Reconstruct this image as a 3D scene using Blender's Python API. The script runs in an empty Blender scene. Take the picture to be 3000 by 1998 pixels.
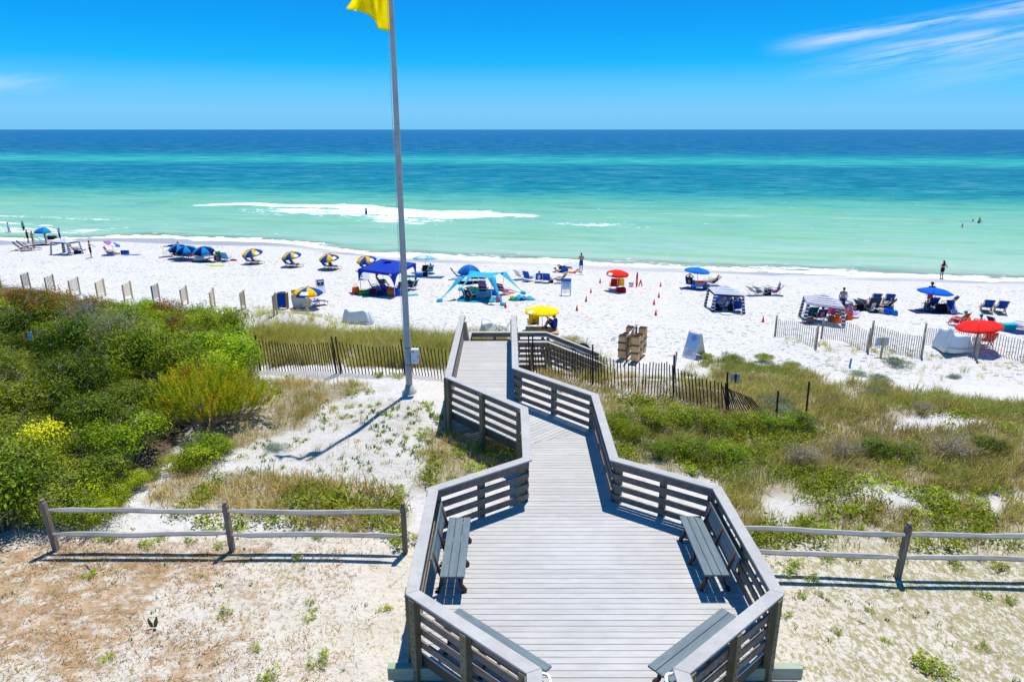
import bpy, bmesh, math, random
import numpy as np
from mathutils import Vector, Matrix, Euler
random.seed(7); RNG = np.random.default_rng(11)
sc = bpy.context.scene
COL = sc.collection
R = math.radians

# ---------------------------------------------------------------- camera
CAMZ = 13.5; PITCH = R(17.2); F = 2000.0
cam = bpy.data.cameras.new('camera'); camo = bpy.data.objects.new('camera', cam); COL.objects.link(camo)
camo.location = (0, 0, CAMZ); camo.rotation_euler = (R(90) - PITCH, 0, 0)
cam.sensor_width = 36; cam.lens = 24; cam.clip_start = 0.1; cam.clip_end = 100000
sc.camera = camo
sc.view_settings.view_transform = 'Standard'; sc.view_settings.look = 'None'
sc.view_settings.exposure = 0.57; sc.view_settings.gamma = 1

CP, SP = math.cos(PITCH), math.sin(PITCH)
def ray(px, py):
    u = (px - 1500) / F; v = (999 - py) / F
    return (u, CP + v * SP, -SP + v * CP)
def onz(px, py, z):
    d = ray(px, py); t = (z - CAMZ) / d[2]
    return Vector((d[0]*t, d[1]*t, z))
def aty(px, py, Y):
    d = ray(px, py); t = Y / d[1]
    return Vector((d[0]*t, Y, CAMZ + d[2]*t))
def proj(x, y, z):
    f = y*CP - (z-CAMZ)*SP; up = y*SP + (z-CAMZ)*CP
    return 1500 + F*x/f, 999 - F*up/f

# ---------------------------------------------------------------- terrain
_h = np.random.default_rng(3).random((64, 64))
def vnoise(x, y):
    x = np.asarray(x, float); y = np.asarray(y, float)
    xi = np.floor(x).astype(int); yi = np.floor(y).astype(int); fx = x-xi; fy = y-yi
    fx = fx*fx*(3-2*fx); fy = fy*fy*(3-2*fy)
    a = _h[xi % 64, yi % 64]; b = _h[(xi+1) % 64, yi % 64]; c = _h[xi % 64, (yi+1) % 64]; d = _h[(xi+1) % 64, (yi+1) % 64]
    return (a*(1-fx)+b*fx)*(1-fy) + (c*(1-fx)+d*fx)*fy - 0.5
SK = 0.22
def sst(a, b, x):
    t = np.clip((np.asarray(x, float)-a)/(b-a), 0, 1); return t*t*(3-2*t)
def shore(x, y):
    """metres seaward of the waterline; the beach bulges out a little on the left"""
    x = np.asarray(x, float); s = np.asarray(y, float) + SK*x - 73
    return s - 6.0*sst(-14, -30, x)*(1-sst(-48, -64, x))*sst(-20, -2, s)
_bs = [-38, -33, -20, -8, 0, 6, 20, 60, 400]; _bz = [2.32, 2.15, 1.25, .45, 0, -.35, -1.0, -2.2, -6]
def terr(x, y):
    x = np.asarray(x, float); y = np.asarray(y, float)
    s = shore(x, y)
    L = np.interp(s, [-400, -58, -50, -44.3, -41.5, -39]+_bs[1:], [4.8, 4.8, 4.7, 4.05, 2.9, 2.4]+_bz[1:])
    M = np.interp(s, [-400, -58, -48.0, -45.8, -43.6, -41]+_bs, [4.8, 4.8, 4.62, 3.45, 2.7, 2.42]+_bz)
    Rr = np.interp(s, [-400, -58, -52, -47, -43, -40.5]+_bs, [4.8, 4.8, 4.5, 3.95, 3.3, 2.6]+_bz)
    wl = 1 - sst(-3.5, -.8, x); wr = sst(5.5, 9.5, x)
    z = L*wl + Rr*wr + M*(1-wl-wr)
    dune = (1 - sst(-43, -39, s)) * sst(13.0, 15.5, y)
    z = z + dune*(0.55*vnoise(x*.33+5, y*.33+9) + .22*vnoise(x*.9, y*.9)) * (1 - .75*np.exp(-((x-.6)/2.6)**2))
    z = z + .10*vnoise(x*.45+3, y*.45) * (1-sst(-3, 1, s))
    # wind-blown sand mound by the beach on the left, ridges by the slat fences on the right
    z = z + .85*np.exp(-((x+13.2)/3.6)**2 - ((s+37.3)/1.9)**2)
    z = z + .35*np.exp(-((s+33.4)/1.3)**2)*sst(13, 16, x)*(1+1.2*vnoise(x*.3, y*.3))
    # beach micro relief
    bm = sst(-40, -36, s)*(1-sst(-9, -5, s))
    z = z + bm*(.10*vnoise(x*.7, y*.7+4) + .05*vnoise(x*1.9, y*1.9))
    # berm at the wet sand edge
    return z
def T(x, y): return float(terr(x, y))
def G(px, py):
    d = ray(px, py); t = 5.0; step = .5
    while t < 400:
        if CAMZ + d[2]*t < T(d[0]*t, d[1]*t): break
        t += step
    lo, hi = t-step, t
    for _ in range(14):
        m = (lo+hi)/2
        if CAMZ + d[2]*m < T(d[0]*m, d[1]*m): hi = m
        else: lo = m
    return Vector((d[0]*hi, d[1]*hi, T(d[0]*hi, d[1]*hi)))

# ---------------------------------------------------------------- shader helpers
class NT:
    def __init__(s, tree): s.t = tree
    def n(s, typ, ins=None, **kw):
        nd = s.t.nodes.new(typ)
        for k, v in kw.items(): setattr(nd, k, v)
        for k, v in (ins or {}).items():
            sock = nd.inputs[k]
            if isinstance(v, bpy.types.NodeSocket): s.t.links.new(v, sock)
            elif isinstance(v, bpy.types.Node): s.t.links.new(v.outputs[0], sock)
            else: sock.default_value = v
        return nd
    def math(s, op, a, b=0.0, c=None, clamp=False):
        nd = s.n('ShaderNodeMath', {0: a, 1: b}, operation=op, use_clamp=clamp)
        if c is not None:
            if isinstance(c, (bpy.types.NodeSocket,)): s.t.links.new(c, nd.inputs[2])
            else: nd.inputs[2].default_value = c
        return nd.outputs[0]
    def mix(s, f, a, b):
        nd = s.t.nodes.new('ShaderNodeMix'); nd.data_type = 'RGBA'
        for idx, v in ((0, f), (6, a), (7, b)):
            if isinstance(v, bpy.types.NodeSocket): s.t.links.new(v, nd.inputs[idx])
            elif idx == 0: nd.inputs[0].default_value = v
            else: nd.inputs[idx].default_value = (*v[:3], 1)
        return nd.outputs[2]
    def noise(s, vec, scale, detail=3, rough=.55, dist=0, out=0):
        nd = s.n('ShaderNodeTexNoise', {'Vector': vec, 'Scale': scale, 'Detail': detail, 'Roughness': rough, 'Distortion': dist})
        return nd.outputs[out]
    def ramp(s, f, stops, interp='LINEAR'):
        nd = s.n('ShaderNodeValToRGB', {'Fac': f}); cr = nd.color_ramp; cr.interpolation = interp
        while len(cr.elements) < len(stops): cr.elements.new(.5)
        for e, (p, c) in zip(cr.elements, stops):
            e.position = p; e.color = (*c, 1) if len(c) == 3 else c
        return nd.outputs[0]
    def rng(s, v, a, b, c=0.0, d=1.0, smooth=True):
        nd = s.n('ShaderNodeMapRange', {0: v, 1: a, 2: b, 3: c, 4: d}); nd.clamp = True
        if smooth: nd.interpolation_type = 'SMOOTHSTEP'
        return nd.outputs[0]
    def mapv(s, vec, scale=(1, 1, 1), rot=(0, 0, 0), loc=(0, 0, 0)):
        return s.n('ShaderNodeMapping', {'Vector': vec, 'Scale': scale, 'Rotation': rot, 'Location': loc}).outputs[0]

def newmat(name):
    m = bpy.data.materials.new(name); m.use_nodes = True
    t = m.node_tree; t.nodes.clear(); nt = NT(t)
    out = t.nodes.new('ShaderNodeOutputMaterial')
    b = nt.n('ShaderNodeBsdfPrincipled'); t.links.new(b.outputs[0], out.inputs[0])
    return m, nt, b, out
def lin(r, g, b):
    f = lambda c: c/12.92 if c <= .04045 else ((c+.055)/1.055)**2.4
    return (f(r/255), f(g/255), f(b/255))
_mc = {}
def mat(name, col, rough=.6, var=.18, scale=6.0, bump=0.0, bscale=60.0, spec=.3, metal=0.0, stretch=(1, 1, 1), transl=0.0):
    if name in _mc: return _mc[name]
    m, nt, b, out = newmat(name)
    co = nt.n('ShaderNodeTexCoord').outputs['Object']
    v = nt.mapv(co, stretch)
    f = nt.noise(v, scale, 4)
    f2 = nt.noise(v, scale*9, 2)
    ff = nt.math('ADD', nt.math('MULTIPLY', f, .7), nt.math('MULTIPLY', f2, .3))
    ff = nt.rng(ff, .3, .7, 0, 1, False)
    c = nt.mix(ff, tuple(x*(1-var) for x in col), tuple(min(1, x*(1+var)) for x in col))
    nt.t.links.new(c, b.inputs['Base Color'])
    b.inputs['Roughness'].default_value = rough; b.inputs['Specular IOR Level'].default_value = spec; b.inputs['Metallic'].default_value = metal
    if bump:
        bn = nt.n('ShaderNodeBump', {'Height': nt.noise(v, bscale, 3), 'Strength': bump, 'Distance': .02})
        nt.t.links.new(bn.outputs[0], b.inputs['Normal'])
    if transl:
        tr = nt.n('ShaderNodeBsdfTranslucent', {'Color': c})
        mx = nt.n('ShaderNodeMixShader', {0: transl, 1: b.outputs[0], 2: tr.outputs[0]})
        nt.t.links.new(mx.outputs[0], out.inputs[0])
    _mc[name] = m
    return m
def fabric(name, col, transl=.25): return mat(name, col, rough=.8, var=.08, scale=5, bump=.15, bscale=30, spec=.15, transl=transl)
def vmat(name, rough=.55, transl=.3, spec=.25, vary=0):
    m, nt, b, out = newmat(name)
    c = nt.n('ShaderNodeAttribute', attribute_name='tint').outputs['Color']
    if vary:
        r_ = nt.n('ShaderNodeObjectInfo').outputs['Random']
        hv = nt.n('ShaderNodeHueSaturation', {'Hue': nt.rng(r_, 0, 1, .485, .512, False), 'Saturation': 1.0, 'Value': nt.rng(nt.math('FRACT', nt.math('MULTIPLY', r_, 7.31)), 0, 1, 1-vary, 1+vary, False), 'Color': c}); c = hv.outputs[0]
    nt.t.links.new(c, b.inputs['Base Color']); b.inputs['Roughness'].default_value = rough
    b.inputs['Specular IOR Level'].default_value = spec
    if transl:
        tr = nt.n('ShaderNodeBsdfTranslucent', {'Color': c})
        mx = nt.n('ShaderNodeMixShader', {0: transl, 1: b.outputs[0], 2: tr.outputs[0]})
        nt.t.links.new(mx.outputs[0], out.inputs[0])
    return m
def stripes(name, cols, n, axis=0, rough=.8, transl=.2):
    """repeating cloth stripes along an object axis, n stripes per metre"""
    m, nt, b, out = newmat(name)
    co = nt.n('ShaderNodeTexCoord').outputs['Object']
    x = nt.n('ShaderNodeSeparateXYZ', {0: co}).outputs[axis]
    f = nt.math('FRACT', nt.math('MULTIPLY', x, n/len(cols)))
    k = len(cols)
    c = nt.ramp(f, [(i/k, cc) for i, cc in enumerate(cols)], 'CONSTANT')
    nt.t.links.new(c, b.inputs['Base Color']); b.inputs['Roughness'].default_value = rough; b.inputs['Specular IOR Level'].default_value = .15
    if transl:
        tr = nt.n('ShaderNodeBsdfTranslucent', {'Color': c})
        mx = nt.n('ShaderNodeMixShader', {0: transl, 1: b.outputs[0], 2: tr.outputs[0]})
        nt.t.links.new(mx.outputs[0], out.inputs[0])
    return m

# ---------------------------------------------------------------- mesh builder
def frame(d, up=(0, 0, 1)):
    d = Vector(d).normalized(); up = Vector(up)
    if abs(d.dot(up)) > .999: up = Vector((0, 1, 0))
    s = d.cross(up).normalized(); u = s.cross(d).normalized()
    return d, s, u
class MB:
    def __init__(s): s.v = []; s.f = []; s.m = []
    def add(s, vs, fs, mi=0):
        o = len(s.v); s.v += [tuple(v) for v in vs]; s.f += [tuple(i+o for i in f) for f in fs]; s.m += [mi]*len(fs); return s
    def hexa(s, p, mi=0):
        return s.add(p, [(0, 3, 2, 1), (4, 5, 6, 7), (0, 1, 5, 4), (1, 2, 6, 5), (2, 3, 7, 6), (3, 0, 4, 7)], mi)
    def box(s, c, d, M=None, mi=0):
        x, y, z = d[0]/2, d[1]/2, d[2]/2; c = Vector(c)
        ps = [Vector(q) for q in ((-x, -y, -z), (x, -y, -z), (x, y, -z), (-x, y, -z), (-x, -y, z), (x, -y, z), (x, y, z), (-x, y, z))]
        if M is not None: ps = [M @ q for q in ps]
        return s.hexa([c+q for q in ps], mi)
    def beam(s, a, b, w, h, up=(0, 0, 1), mi=0):
        a, b = Vector(a), Vector(b); d, sd, u = frame(b-a, up); sd = sd*w/2; u = u*h/2
        return s.hexa([a-sd-u, a+sd-u, b+sd-u, b-sd-u, a-sd+u, a+sd+u, b+sd+u, b-sd+u], mi)
    def tube(s, pts, r, n=8, mi=0, caps=True):
        pts = [Vector(p) for p in pts]; rs = r if isinstance(r, (list, tuple)) else [r]*len(pts)
        vs = []; fs = []
        for i, p in enumerate(pts):
            d = pts[min(i+1, len(pts)-1)] - pts[max(i-1, 0)]
            _, sd, u = frame(d, (0, 0, 1) if abs(d.normalized().z) < .9 else (0, 1, 0))
            for k in range(n):
                a = 2*math.pi*k/n; vs.append(p + sd*math.cos(a)*rs[i] + u*math.sin(a)*rs[i])
        for i in range(len(pts)-1):
            for k in range(n):
                k2 = (k+1) % n; fs.append((i*n+k, i*n+k2, (i+1)*n+k2, (i+1)*n+k))
        if caps:
            fs.append(tuple(range(n-1, -1, -1))); fs.append(tuple((len(pts)-1)*n+k for k in range(n)))
        return s.add(vs, fs, mi)
    def lathe(s, prof, c=(0, 0, 0), n=20, mi=0, M=None):
        c = Vector(c); vs = []; fs = []
        for r, z in prof:
            for k in range(n):
                a = 2*math.pi*k/n; q = Vector((r*math.cos(a), r*math.sin(a), z))
                vs.append(c + (M @ q if M is not None else q))
        for i in range(len(prof)-1):
            for k in range(n):
                k2 = (k+1) % n; fs.append((i*n+k, i*n+k2, (i+1)*n+k2, (i+1)*n+k))
        fs.append(tuple(range(n-1, -1, -1))); fs.append(tuple((len(prof)-1)*n+k for k in range(n)))
        return s.add(vs, fs, mi)
    def caps(s, a, b, r0, r1, n=10, mi=0, flat=None):
        """tapered capsule a->b"""
        a, b = Vector(a), Vector(b); d, sd, u = frame((b-a) if (b-a).length > 1e-6 else (0, 0, 1), (0, 1, 0))
        if flat: fx, fu, up = flat; _, sd, u = frame(d, up)
        else: fx = fu = 1
        vs = []; fs = []; m = 8
        for i in range(m+1):
            th = math.pi*i/m; z = -math.cos(th); rr = math.sin(th)
            for k in range(n):
                ph = 2*math.pi*k/n; base, r = (a, r0) if i <= m//2 and not (i == m//2 and False) else (b, r1)
                vs.append(base + d*z*r + sd*math.cos(ph)*rr*r*fx + u*math.sin(ph)*rr*r*fu)
            if i == m//2:
                for k in range(n):
                    ph = 2*math.pi*k/n; vs.append(b + sd*math.cos(ph)*r1*fx + u*math.sin(ph)*r1*fu)
        rows = m+2
        for i in range(rows-1):
            for k in range(n):
                k2 = (k+1) % n; fs.append((i*n+k, i*n+k2, (i+1)*n+k2, (i+1)*n+k))
        return s.add(vs, fs, mi)
    def ell(s, c, r, M=None, n=12, mi=0):
        vs = []; fs = []; m = n//2; c = Vector(c)
        for i in range(m+1):
            th = math.pi*i/m
            for k in range(n):
                ph = 2*math.pi*k/n
                q = Vector((r[0]*math.sin(th)*math.cos(ph), r[1]*math.sin(th)*math.sin(ph), -r[2]*math.cos(th)))
                vs.append(c + (M @ q if M is not None else q))
        for i in range(m):
            for k in range(n):
                k2 = (k+1) % n; fs.append((i*n+k, i*n+k2, (i+1)*n+k2, (i+1)*n+k))
        return s.add(vs, fs, mi)
    def prism(s, poly, z0, z1, mi=0):
        n = len(poly); vs = [(x, y, z0) for x, y in poly] + [(x, y, z1) for x, y in poly]
        fs = [tuple(range(n-1, -1, -1)), tuple(range(n, 2*n))] + [(i, (i+1) % n, (i+1) % n+n, i+n) for i in range(n)]
        return s.add(vs, fs, mi)
    def sheet(s, rows, th=.004, mi=0):
        """cloth: grid rows of points, given real thickness"""
        nr, nc = len(rows), len(rows[0]); P = [Vector(p) for r in rows for p in r]
        nrm = [Vector((0, 0, 0)) for _ in P]; q = []
        for i in range(nr-1):
            for j in range(nc-1):
                f = (i*nc+j, i*nc+j+1, (i+1)*nc+j+1, (i+1)*nc+j); q.append(f)
                n = (P[f[2]]-P[f[0]]).cross(P[f[3]]-P[f[1]])
                for k in f: nrm[k] += n
        N = len(P); off = [n.normalized()*th/2 if n.length > 0 else n for n in nrm]
        vs = [p+o for p, o in zip(P, off)] + [p-o for p, o in zip(P, off)]
        fs = q + [tuple(N+k for k in reversed(f)) for f in q]
        edge = [i for i in range(nc)] + [i*nc+nc-1 for i in range(1, nr)] + [(nr-1)*nc+j for j in range(nc-2, -1, -1)] + [i*nc for i in range(nr-2, 0, -1)]
        for a, b in zip(edge, edge[1:]+edge[:1]): fs.append((b, a, a+N, b+N))
        return s.add(vs, fs, mi)
    def build(s, name, mats, parent=None, smooth=False, bevel=0, loc=None, org=None, label=None):
        if org is not None:
            o = Vector(org); s.v = [tuple(Vector(v)-o) for v in s.v]
        me = bpy.data.meshes.new(name); me.from_pydata(s.v, [], s.f); 
        for m in (mats if isinstance(mats, (list, tuple)) else [mats]): me.materials.append(m)
        if len(me.materials) > 1: me.polygons.foreach_set('material_index', s.m)
        if smooth: me.polygons.foreach_set('use_smooth', [True]*len(me.polygons))
        me.update(); ob = bpy.data.objects.new(name, me); COL.objects.link(ob)
        if bevel:
            b = ob.modifiers.new('bevel', 'BEVEL'); b.width = bevel; b.segments = 1; b.limit_method = 'ANGLE'
        if parent is not None: ob.parent = parent
        if loc is not None: ob.location = loc
        if label: ob['label'] = label
        return ob
def tag(o, label, cat, group=None, kind=None):
    o['label'] = label; o['category'] = cat
    if group: o['group'] = group
    if kind: o['kind'] = kind
    return o
def thing(name, label, cat, loc=(0, 0, 0), rz=0, group=None):
    o = bpy.data.objects.new(name, None); COL.objects.link(o); o.empty_display_size = .2
    o.location = loc; o.rotation_euler = (0, 0, rz)
    return tag(o, label, cat, group)
def dup(root, loc=None, rz=None, label=None, group=None, scale=None):
    def cp(o, par):
        c = o.copy(); COL.objects.link(c); c.parent = par
        for ch in list(o.children): cp(ch, c)
        return c
    r = cp(root, None)
    if loc is not None: r.location = loc
    if rz is not None: r.rotation_euler = (r.rotation_euler[0], r.rotation_euler[1], rz)
    if label: r['label'] = label
    if group: r['group'] = group
    if scale is not None: r.scale = scale
    return r
def mesh_np(name, V, faces_sizes, loops, tint, mats, parent=None, smooth=False):
    """fast mesh from arrays; tint = per-vertex colour (natural leaf colour variation)"""
    me = bpy.data.meshes.new(name); me.vertices.add(len(V)); me.vertices.foreach_set('co', np.asarray(V, np.float32).ravel())
    me.loops.add(len(loops)); me.loops.foreach_set('vertex_index', np.asarray(loops, np.int32))
    fs = np.asarray(faces_sizes, np.int32); st = np.concatenate([[0], np.cumsum(fs)[:-1]]).astype(np.int32)
    me.polygons.add(len(fs)); me.polygons.foreach_set('loop_start', st)
    me.update(calc_edges=True)
    if tint is not None:
        a = me.attributes.new('tint', 'FLOAT_COLOR', 'POINT'); c = np.ones((len(V), 4), np.float32); c[:, :3] = tint
        a.data.foreach_set('color', c.ravel())
    if smooth: me.polygons.foreach_set('use_smooth', np.ones(len(fs), bool))
    for m in (mats if isinstance(mats, (list, tuple)) else [mats]): me.materials.append(m)
    me.validate(); ob = bpy.data.objects.new(name, me); COL.objects.link(ob)
    if parent is not None: ob.parent = parent
    return ob
# ---------------------------------------------------------------- where plants cover the dune (ground regions)
def inpoly(px, py, poly):
    px = np.asarray(px, float); py = np.asarray(py, float); r = np.zeros(px.shape, bool); n = len(poly)
    for i in range(n):
        x0, y0 = poly[i]; x1, y1 = poly[(i+1) % n]
        if y0 == y1: continue
        c = (py < y0) != (py < y1); r ^= c & (px < (x1-x0)*(py-y0)/(y1-y0)+x0)
    return r
def gpx(x, y):
    z = terr(x, y); f = y*CP - (z-CAMZ)*SP; f = np.where(f < .5, .5, f); up = y*SP + (z-CAMZ)*CP
    return 1500 + F*x/f, 999 - F*up/f
THICKET = [(-900, 760), (-300, 790), (0, 830), (200, 868), (380, 905), (560, 915), (690, 945), (752, 1000), (752, 1090), (690, 1120), (600, 1190), (560, 1250), (520, 1330), (420, 1400), (345, 1470), (290, 1530), (130, 1520), (-100, 1560), (-900, 1620)]
#          poly, tufts per m2, blade height, palette
GRASS = [
 ([(1745, 1168), (1850, 1175), (1985, 1180), (2000, 1085), (2070, 1052), (2200, 1062), (2330, 1080), (2420, 1115), (2560, 1122), (2700, 1150), (2850, 1165), (3200, 1215), (3600, 1240), (3600, 1600), (3100, 1600), (2165, 1610), (2110, 1420), (1800, 1352)], 15, .44, 'dune'),
 ([(2120, 1420), (2300, 1410), (3600, 1420), (3600, 1620), (2170, 1620)], 10, .34, 'dry'),
 ([(740, 985), (850, 965), (1000, 985), (1180, 990), (1325, 1000), (1330, 1085), (1200, 1078), (900, 1072), (740, 1070), (700, 1030)], 17, .78, 'oat'),
 ([(1320, 1000), (1395, 985), (1480, 985), (1480, 1025), (1330, 1030)], 26, .9, 'oat'),
 ([(1630, 1000), (1690, 990), (1745, 1060), (1800, 1110), (1760, 1125), (1640, 1095)], 15, .62, 'oat'),
 ([(1560, 1080), (1760, 1100), (1985, 1120), (1985, 1190), (1760, 1175), (1600, 1140)], 8, .42, 'dry'),
 ([(690, 1120), (900, 1115), (1070, 1125), (1085, 1150), (960, 1175), (890, 1250), (770, 1285), (660, 1330), (570, 1400), (470, 1430), (540, 1330), (600, 1200)], 14, .38, 'dry'),
 ([(430, 1430), (540, 1385), (640, 1372), (860, 1395), (1110, 1430), (1180, 1490), (1170, 1550), (980, 1560), (700, 1520), (480, 1510)], 15, .42, 'dry'),
 ([(1235, 1290), (1310, 1235), (1420, 1290), (1545, 1345), (1500, 1372), (1290, 1440), (1210, 1430), (1235, 1370)], 13, .34, 'drygreen'),
 ([(880, 1150), (1250, 1180), (1260, 1300), (1230, 1430), (700, 1400), (700, 1320)], 3.2, .17, 'dry'),
 ([(720, 915), (1000, 935), (1100, 975), (740, 990)], 2.0, .45, 'pale'),
 ([(2280, 985), (2560, 1020), (3300, 1085), (3300, 1150), (2560, 1110), (2420, 1100)], .8, .40, 'pale'),
 ([(2280, 990), (2900, 1050), (3300, 1075), (3300, 1090), (2700, 1056), (2280, 1012)], 1.6, .42, 'pale'),
 ([(700, 895), (830, 905), (930, 925), (1000, 945), (960, 950), (800, 925), (700, 915)], 3.0, .36, 'pale'),
]
BARE = [(2745, 1240, 150, 26, .97), (2700, 1455, 190, 24, .88), (2930, 1468, 120, 24, .9), (2560, 1432, 60, 18, .8), (2330, 1468, 80, 26, .55), (2050, 1092, 50, 24, .9), (2290, 1500, 60, 45, .6), (2480, 1155, 35, 14, .9), (2440, 1115, 60, 14, .8), (560, 1500, 110, 30, .8), (840, 1520, 80, 20, .6), (2600, 1600, 420, 34, .7), (900, 1040, 40, 25, .6), (985, 1080, 40, 20, .9), (1990, 1560, 200, 30, .3)]
def vegcover(x, y):
    """(per region) plant density 0..1 on the ground"""
    px, py = gpx(x, y); ok = (y > 4) & (y < 60)
    jx = 26*vnoise(x*1.7, y*1.7) + 14*vnoise(x*5, y*5); jy = 22*vnoise(x*1.7+9, y*1.7) + 12*vnoise(x*5, y*5+8)
    bare = np.ones_like(px)
    for cx, cy, rx, ry, k in BARE: bare = bare*(1 - k*np.clip(1.6-((px+jx-cx)/rx)**2 - ((py+jy-cy)/ry)**2, 0, 1))
    res = [np.where(ok & inpoly(px+jx, py+jy*.6, g[0]), bare, 0.0) for g in GRASS]
    th = np.where(ok & inpoly(px+jx*.5, py+jy*.5, THICKET), 1.0, 0.0)
    return res, th
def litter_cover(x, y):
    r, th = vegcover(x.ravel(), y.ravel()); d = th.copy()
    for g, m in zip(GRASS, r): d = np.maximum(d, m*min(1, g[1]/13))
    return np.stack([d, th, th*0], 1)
# ---------------------------------------------------------------- sky and sun
SUN = Vector((.147, .335, .93)).normalized()
el = math.asin(SUN.z); az = math.atan2(SUN.x, SUN.y)
w = bpy.data.worlds.new('World'); sc.world = w; w.use_nodes = True
t = w.node_tree; t.nodes.clear(); nt = NT(t)
sky = nt.n('ShaderNodeTexSky'); sky.sky_type = 'NISHITA'; sky.sun_disc = False
sky.sun_elevation = el; sky.sun_rotation = az; sky.air_density = 1.0; sky.dust_density = .3; sky.ozone_density = 4.0; sky.altitude = 0
dirv = nt.n('ShaderNodeTexCoord').outputs['Generated']
xyz = nt.n('ShaderNodeSeparateXYZ', {0: dirv})
# the photograph's deep saturated blue: the sky model's light, tinted by height above the horizon
bw_ = nt.n('ShaderNodeRGBToBW', {0: sky.outputs[0]})
tint = nt.ramp(nt.math('MAXIMUM', xyz.outputs[2], 0.0), [(0, (1.2, 3.75, 6.2)), (.024, (1.35, 4.05, 6.6)), (.055, (.70, 3.9, 6.9)), (.085, (.05, 3.2, 6.9)), (.12, (.0, 2.62, 6.6)), (.165, (.0, 2.05, 6.15)), (.30, (.0, 1.55, 5.3)), (.6, (.05, 1.35, 4.3)), (1, (.10, 1.2, 3.6))])
gm = nt.n('ShaderNodeMix'); gm.data_type = 'RGBA'; gm.inputs[0].default_value = .985
t.links.new(sky.outputs[0], gm.inputs[6]); t.links.new(tint, gm.inputs[7])
class _O: pass
_o = _O(); _o.outputs = [gm.outputs[2]]; gm = _o
# thin cirrus streaks (in sky direction space)
zc = nt.math('MAXIMUM', xyz.outputs[2], .02)
ux = nt.math('DIVIDE', xyz.outputs[0], xyz.outputs[1]); uz = nt.math('DIVIDE', xyz.outputs[2], xyz.outputs[1])
uv = nt.n('ShaderNodeCombineXYZ', {0: ux, 1: uz, 2: 0.0}).outputs[0]
uvr = nt.mapv(uv, (1, 1, 1), (0, 0, R(-9.3)))
st = nt.mapv(uvr, (2.6, 42.0, 1))
n1 = nt.noise(st, 1.6, 6, .62, .6)
n2 = nt.noise(nt.mapv(uvr, (9, 120, 1)), 1.5, 5, .65)
sx = nt.n('ShaderNodeSeparateXYZ', {0: uvr})
def band(c, wd, x0, x1):
    d = nt.math('ABSOLUTE', nt.math('SUBTRACT', sx.outputs[1], c))
    return nt.math('MULTIPLY', nt.rng(d, 0, wd, 1, 0), nt.rng(sx.outputs[0], x0, x1))
b1 = band(.0455, .017, .34, .46); b2 = band(.0125, .026, .36, .58)
b3 = nt.math('MULTIPLY', band(-.022, .035, .42, .70), .45)
left = nt.math('MULTIPLY', nt.math('MULTIPLY', nt.rng(nt.math('ABSOLUTE', nt.math('SUBTRACT', uz, .062)), 0, .022, 1, 0), nt.rng(ux, -.58, -.74)), .6)
msk = nt.math('ADD', nt.math('ADD', b1, b2), nt.math('ADD', b3, left))
cl = nt.math('MULTIPLY', msk, nt.rng(nt.math('ADD', nt.math('MULTIPLY', n1, .7), nt.math('MULTIPLY', n2, .3)), .34, .62))
cl = nt.math('MULTIPLY', cl, .72, clamp=True)
skyc = nt.mix(cl, gm.outputs[0], (4.6, 5.6, 7.0))
bg = nt.n('ShaderNodeBackground', {0: skyc, 1: .10})
wo = nt.n('ShaderNodeOutputWorld', {0: bg.outputs[0]})

sl = bpy.data.lights.new('sun', 'SUN'); sl.energy = 4.1; sl.angle = R(.53); sl.color = (1, .955, .87)
so = bpy.data.objects.new('sun', sl); COL.objects.link(so); so.location = (10, 20, 60)
so.rotation_euler = (-SUN).to_track_quat('-Z', 'Y').to_euler()

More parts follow.
